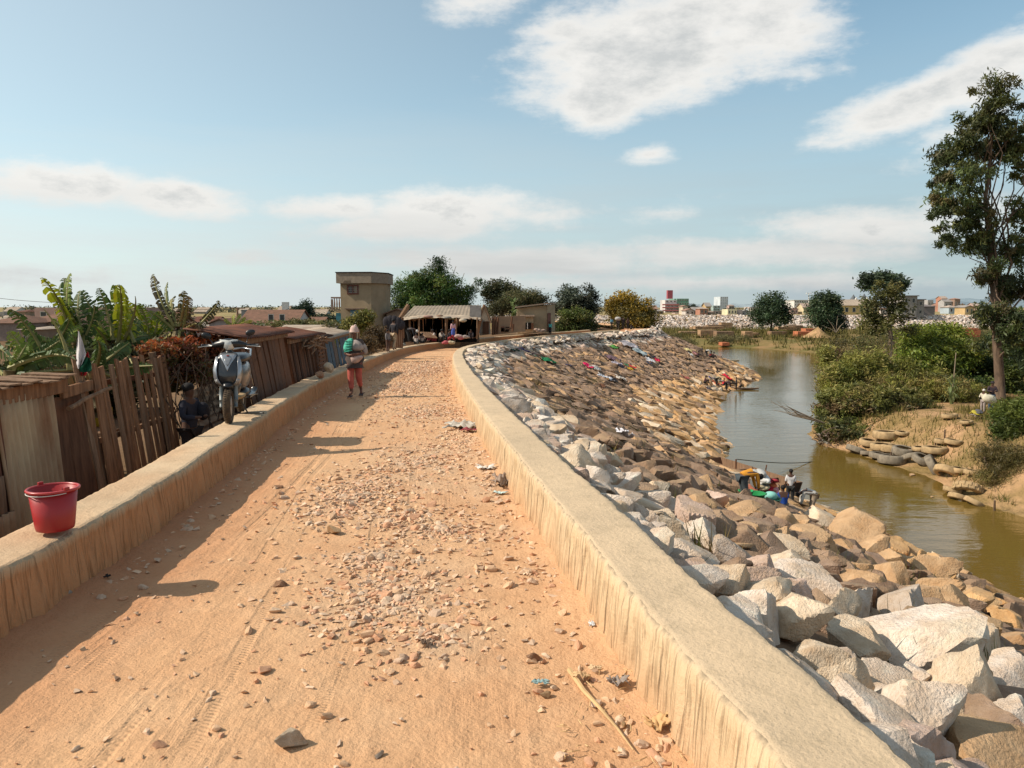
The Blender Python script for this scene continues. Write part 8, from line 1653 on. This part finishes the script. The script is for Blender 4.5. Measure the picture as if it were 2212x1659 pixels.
# ---------------------------------------------------------------- litter on the road
def scrap(label, vx, vy, w, h, c_, seed, name='litter', z=0, cat='litter', lift=.03, mt=None):
    q = G(vx, vy, z+.015); k = .463/FPX*q.length; hw = w*k/2; hd_ = h*k/2*max(1.6, q.y/1.9*.55); n = 12; V = []
    for j in range(n+1):
        for i in range(n+1):
            a = (i/n-.5)*2*hw*(1+.3*math.sin(j*.9+seed)); b = (j/n-.5)*2*hd_*(1+.35*math.sin(i*.8+seed*2)); V.append((a, b, lift*(.6+1.6*float(fbm(a*14+seed, b*9, 3))+.15*math.sin(i*1.9+seed))))
    F = [(j*(n+1)+i, j*(n+1)+i+1, (j+1)*(n+1)+i+1, (j+1)*(n+1)+i) for j in range(n) for i in range(n)]
    o = link(name, fmesh(name, V, F, True), mt or cl('l'+''.join('%02d' % int(v*99) for v in c_), c_), None, tuple(q)); m_ = o.modifiers.new('solid', 'SOLIDIFY'); m_.thickness = .004; return tag(o, label, cat)
scrap('crumpled white and grey rag with a red edge lying beside the parapet', 998, 922, 62, 20, (.52, .47, .40), 1, 'rag', -.05, 'rag', .08)
scrap('dark red strip under the crumpled rag', 1015, 930, 34, 8, (.30, .06, .07), 2, 'rag', -.04, 'rag', .04)
scrap('flat white plastic bag beside the parapet, below the rag', 1050, 1012, 38, 14, (.72, .68, .62), 3, 'plastic_bag', 0, 'plastic bag', .04)
scrap('brown cloth pushed against the foot of the parapet', 1082, 1045, 34, 34, (.30, .22, .17), 4, 'rag', 0, 'rag', .10)
scrap('white and turquoise wrapper on the gravel by the parapet', 1082, 1066, 26, 7, (.55, .70, .68), 5, 'wrapper', 0, 'wrapper', .03)
scrap('small blue-grey torn plastic scrap on the dust near the gravel', 1168, 1478, 34, 10, (.25, .36, .36), 6, 'plastic_scrap')
scrap('small white scrap at the foot of the parapet', 1279, 1352, 12, 14, (.7, .7, .7), 7, 'paper_scrap')
scrap('worn grey leather scrap curled at the foot of the parapet', 1335, 1480, 40, 22, (.28, .23, .20), 8, 'leather_scrap', lift=.06)
scrap('pale dry leaf above the leaf stalk', 1285, 1450, 24, 9, (.60, .42, .25), 9, 'dry_leaf')
scrap('dry leaf blade at the top end of the stalk', 1255, 1466, 34, 12, (.58, .38, .20), 10, 'dry_leaf')
scrap('crumpled dry plant remains at the foot of the parapet, lower right', 1420, 1575, 50, 26, (.58, .36, .17), 11, 'dry_leaf', lift=.06)
scrap('dark damp scrap among the gravel', 920, 1395, 20, 10, (.14, .09, .06), 12, 'litter')
scrap('small black scrap in the wall shadow under the bucket', 233, 1250, 10, 6, (.02, .02, .02), 13, 'litter')
g = MB(); pts = [G(x_, y_, .02) for x_, y_ in ((1230, 1447), (1262, 1493), (1292, 1525), (1335, 1575), (1368, 1620))]; g.tube(pts, [.016, .013, .010, .006, .003], 6); tag(g.build('leaf_stalk', flat('straw', (.60, .40, .20), .85)), 'long dry leaf stalk lying diagonally on the road by the parapet', 'stalk')
rr = random.Random(3); o = empty('dry_straws', tuple(G(1300, 1560, 0)), 'thin dry straws and bent grass on the dust at the foot of the parapet', 'straw')
for i in range(34):
    x_, y_ = rr.uniform(1180, 1450), rr.uniform(1440, 1650); x_ += (y_-1540)*.35; a = rr.uniform(0, 3.1); L_ = rr.uniform(10, 38); cv = rr.uniform(-12, 12); g = MB(); g.tube([G(x_, y_, .025), G(x_+math.cos(a)*L_/2+cv*.3, y_+math.sin(a)*L_/3+cv*.4, .03), G(x_+math.cos(a)*L_, y_+math.sin(a)*L_*.6, .022)], [.003, .003, .0015], 4, False); g.build('straw', flat('straw', (.60, .40, .20), .85), o)

for lb, pts_ in (('power line sagging across the left skyline', [(-40, 640, 110), (200, 655, 115), (513, 668, 120)]), ('power line between the pole and the houses right of the dark block', [(513, 668, 120), (620, 688, 130)]), ('power line along the town skyline on the right', [(1509, 664, 400), (1529, 662, 430), (1598, 666, 420)])):
    g = MB(); P5 = [W(*p_) for p_ in pts_]; Q5 = []
    for a_, b_ in zip(P5[:-1], P5[1:]): Q5 += [a_.lerp(b_, i/8)-Vector((0, 0, math.sin(math.pi*i/8)*.02*(b_-a_).length)) for i in range(8)]
    Q5.append(P5[-1]); g.tube(Q5, .03 if 'left' in lb or 'pole' in lb else .06, 4, False); tag(g.build('power_line', M['rope']), lb, 'wire')
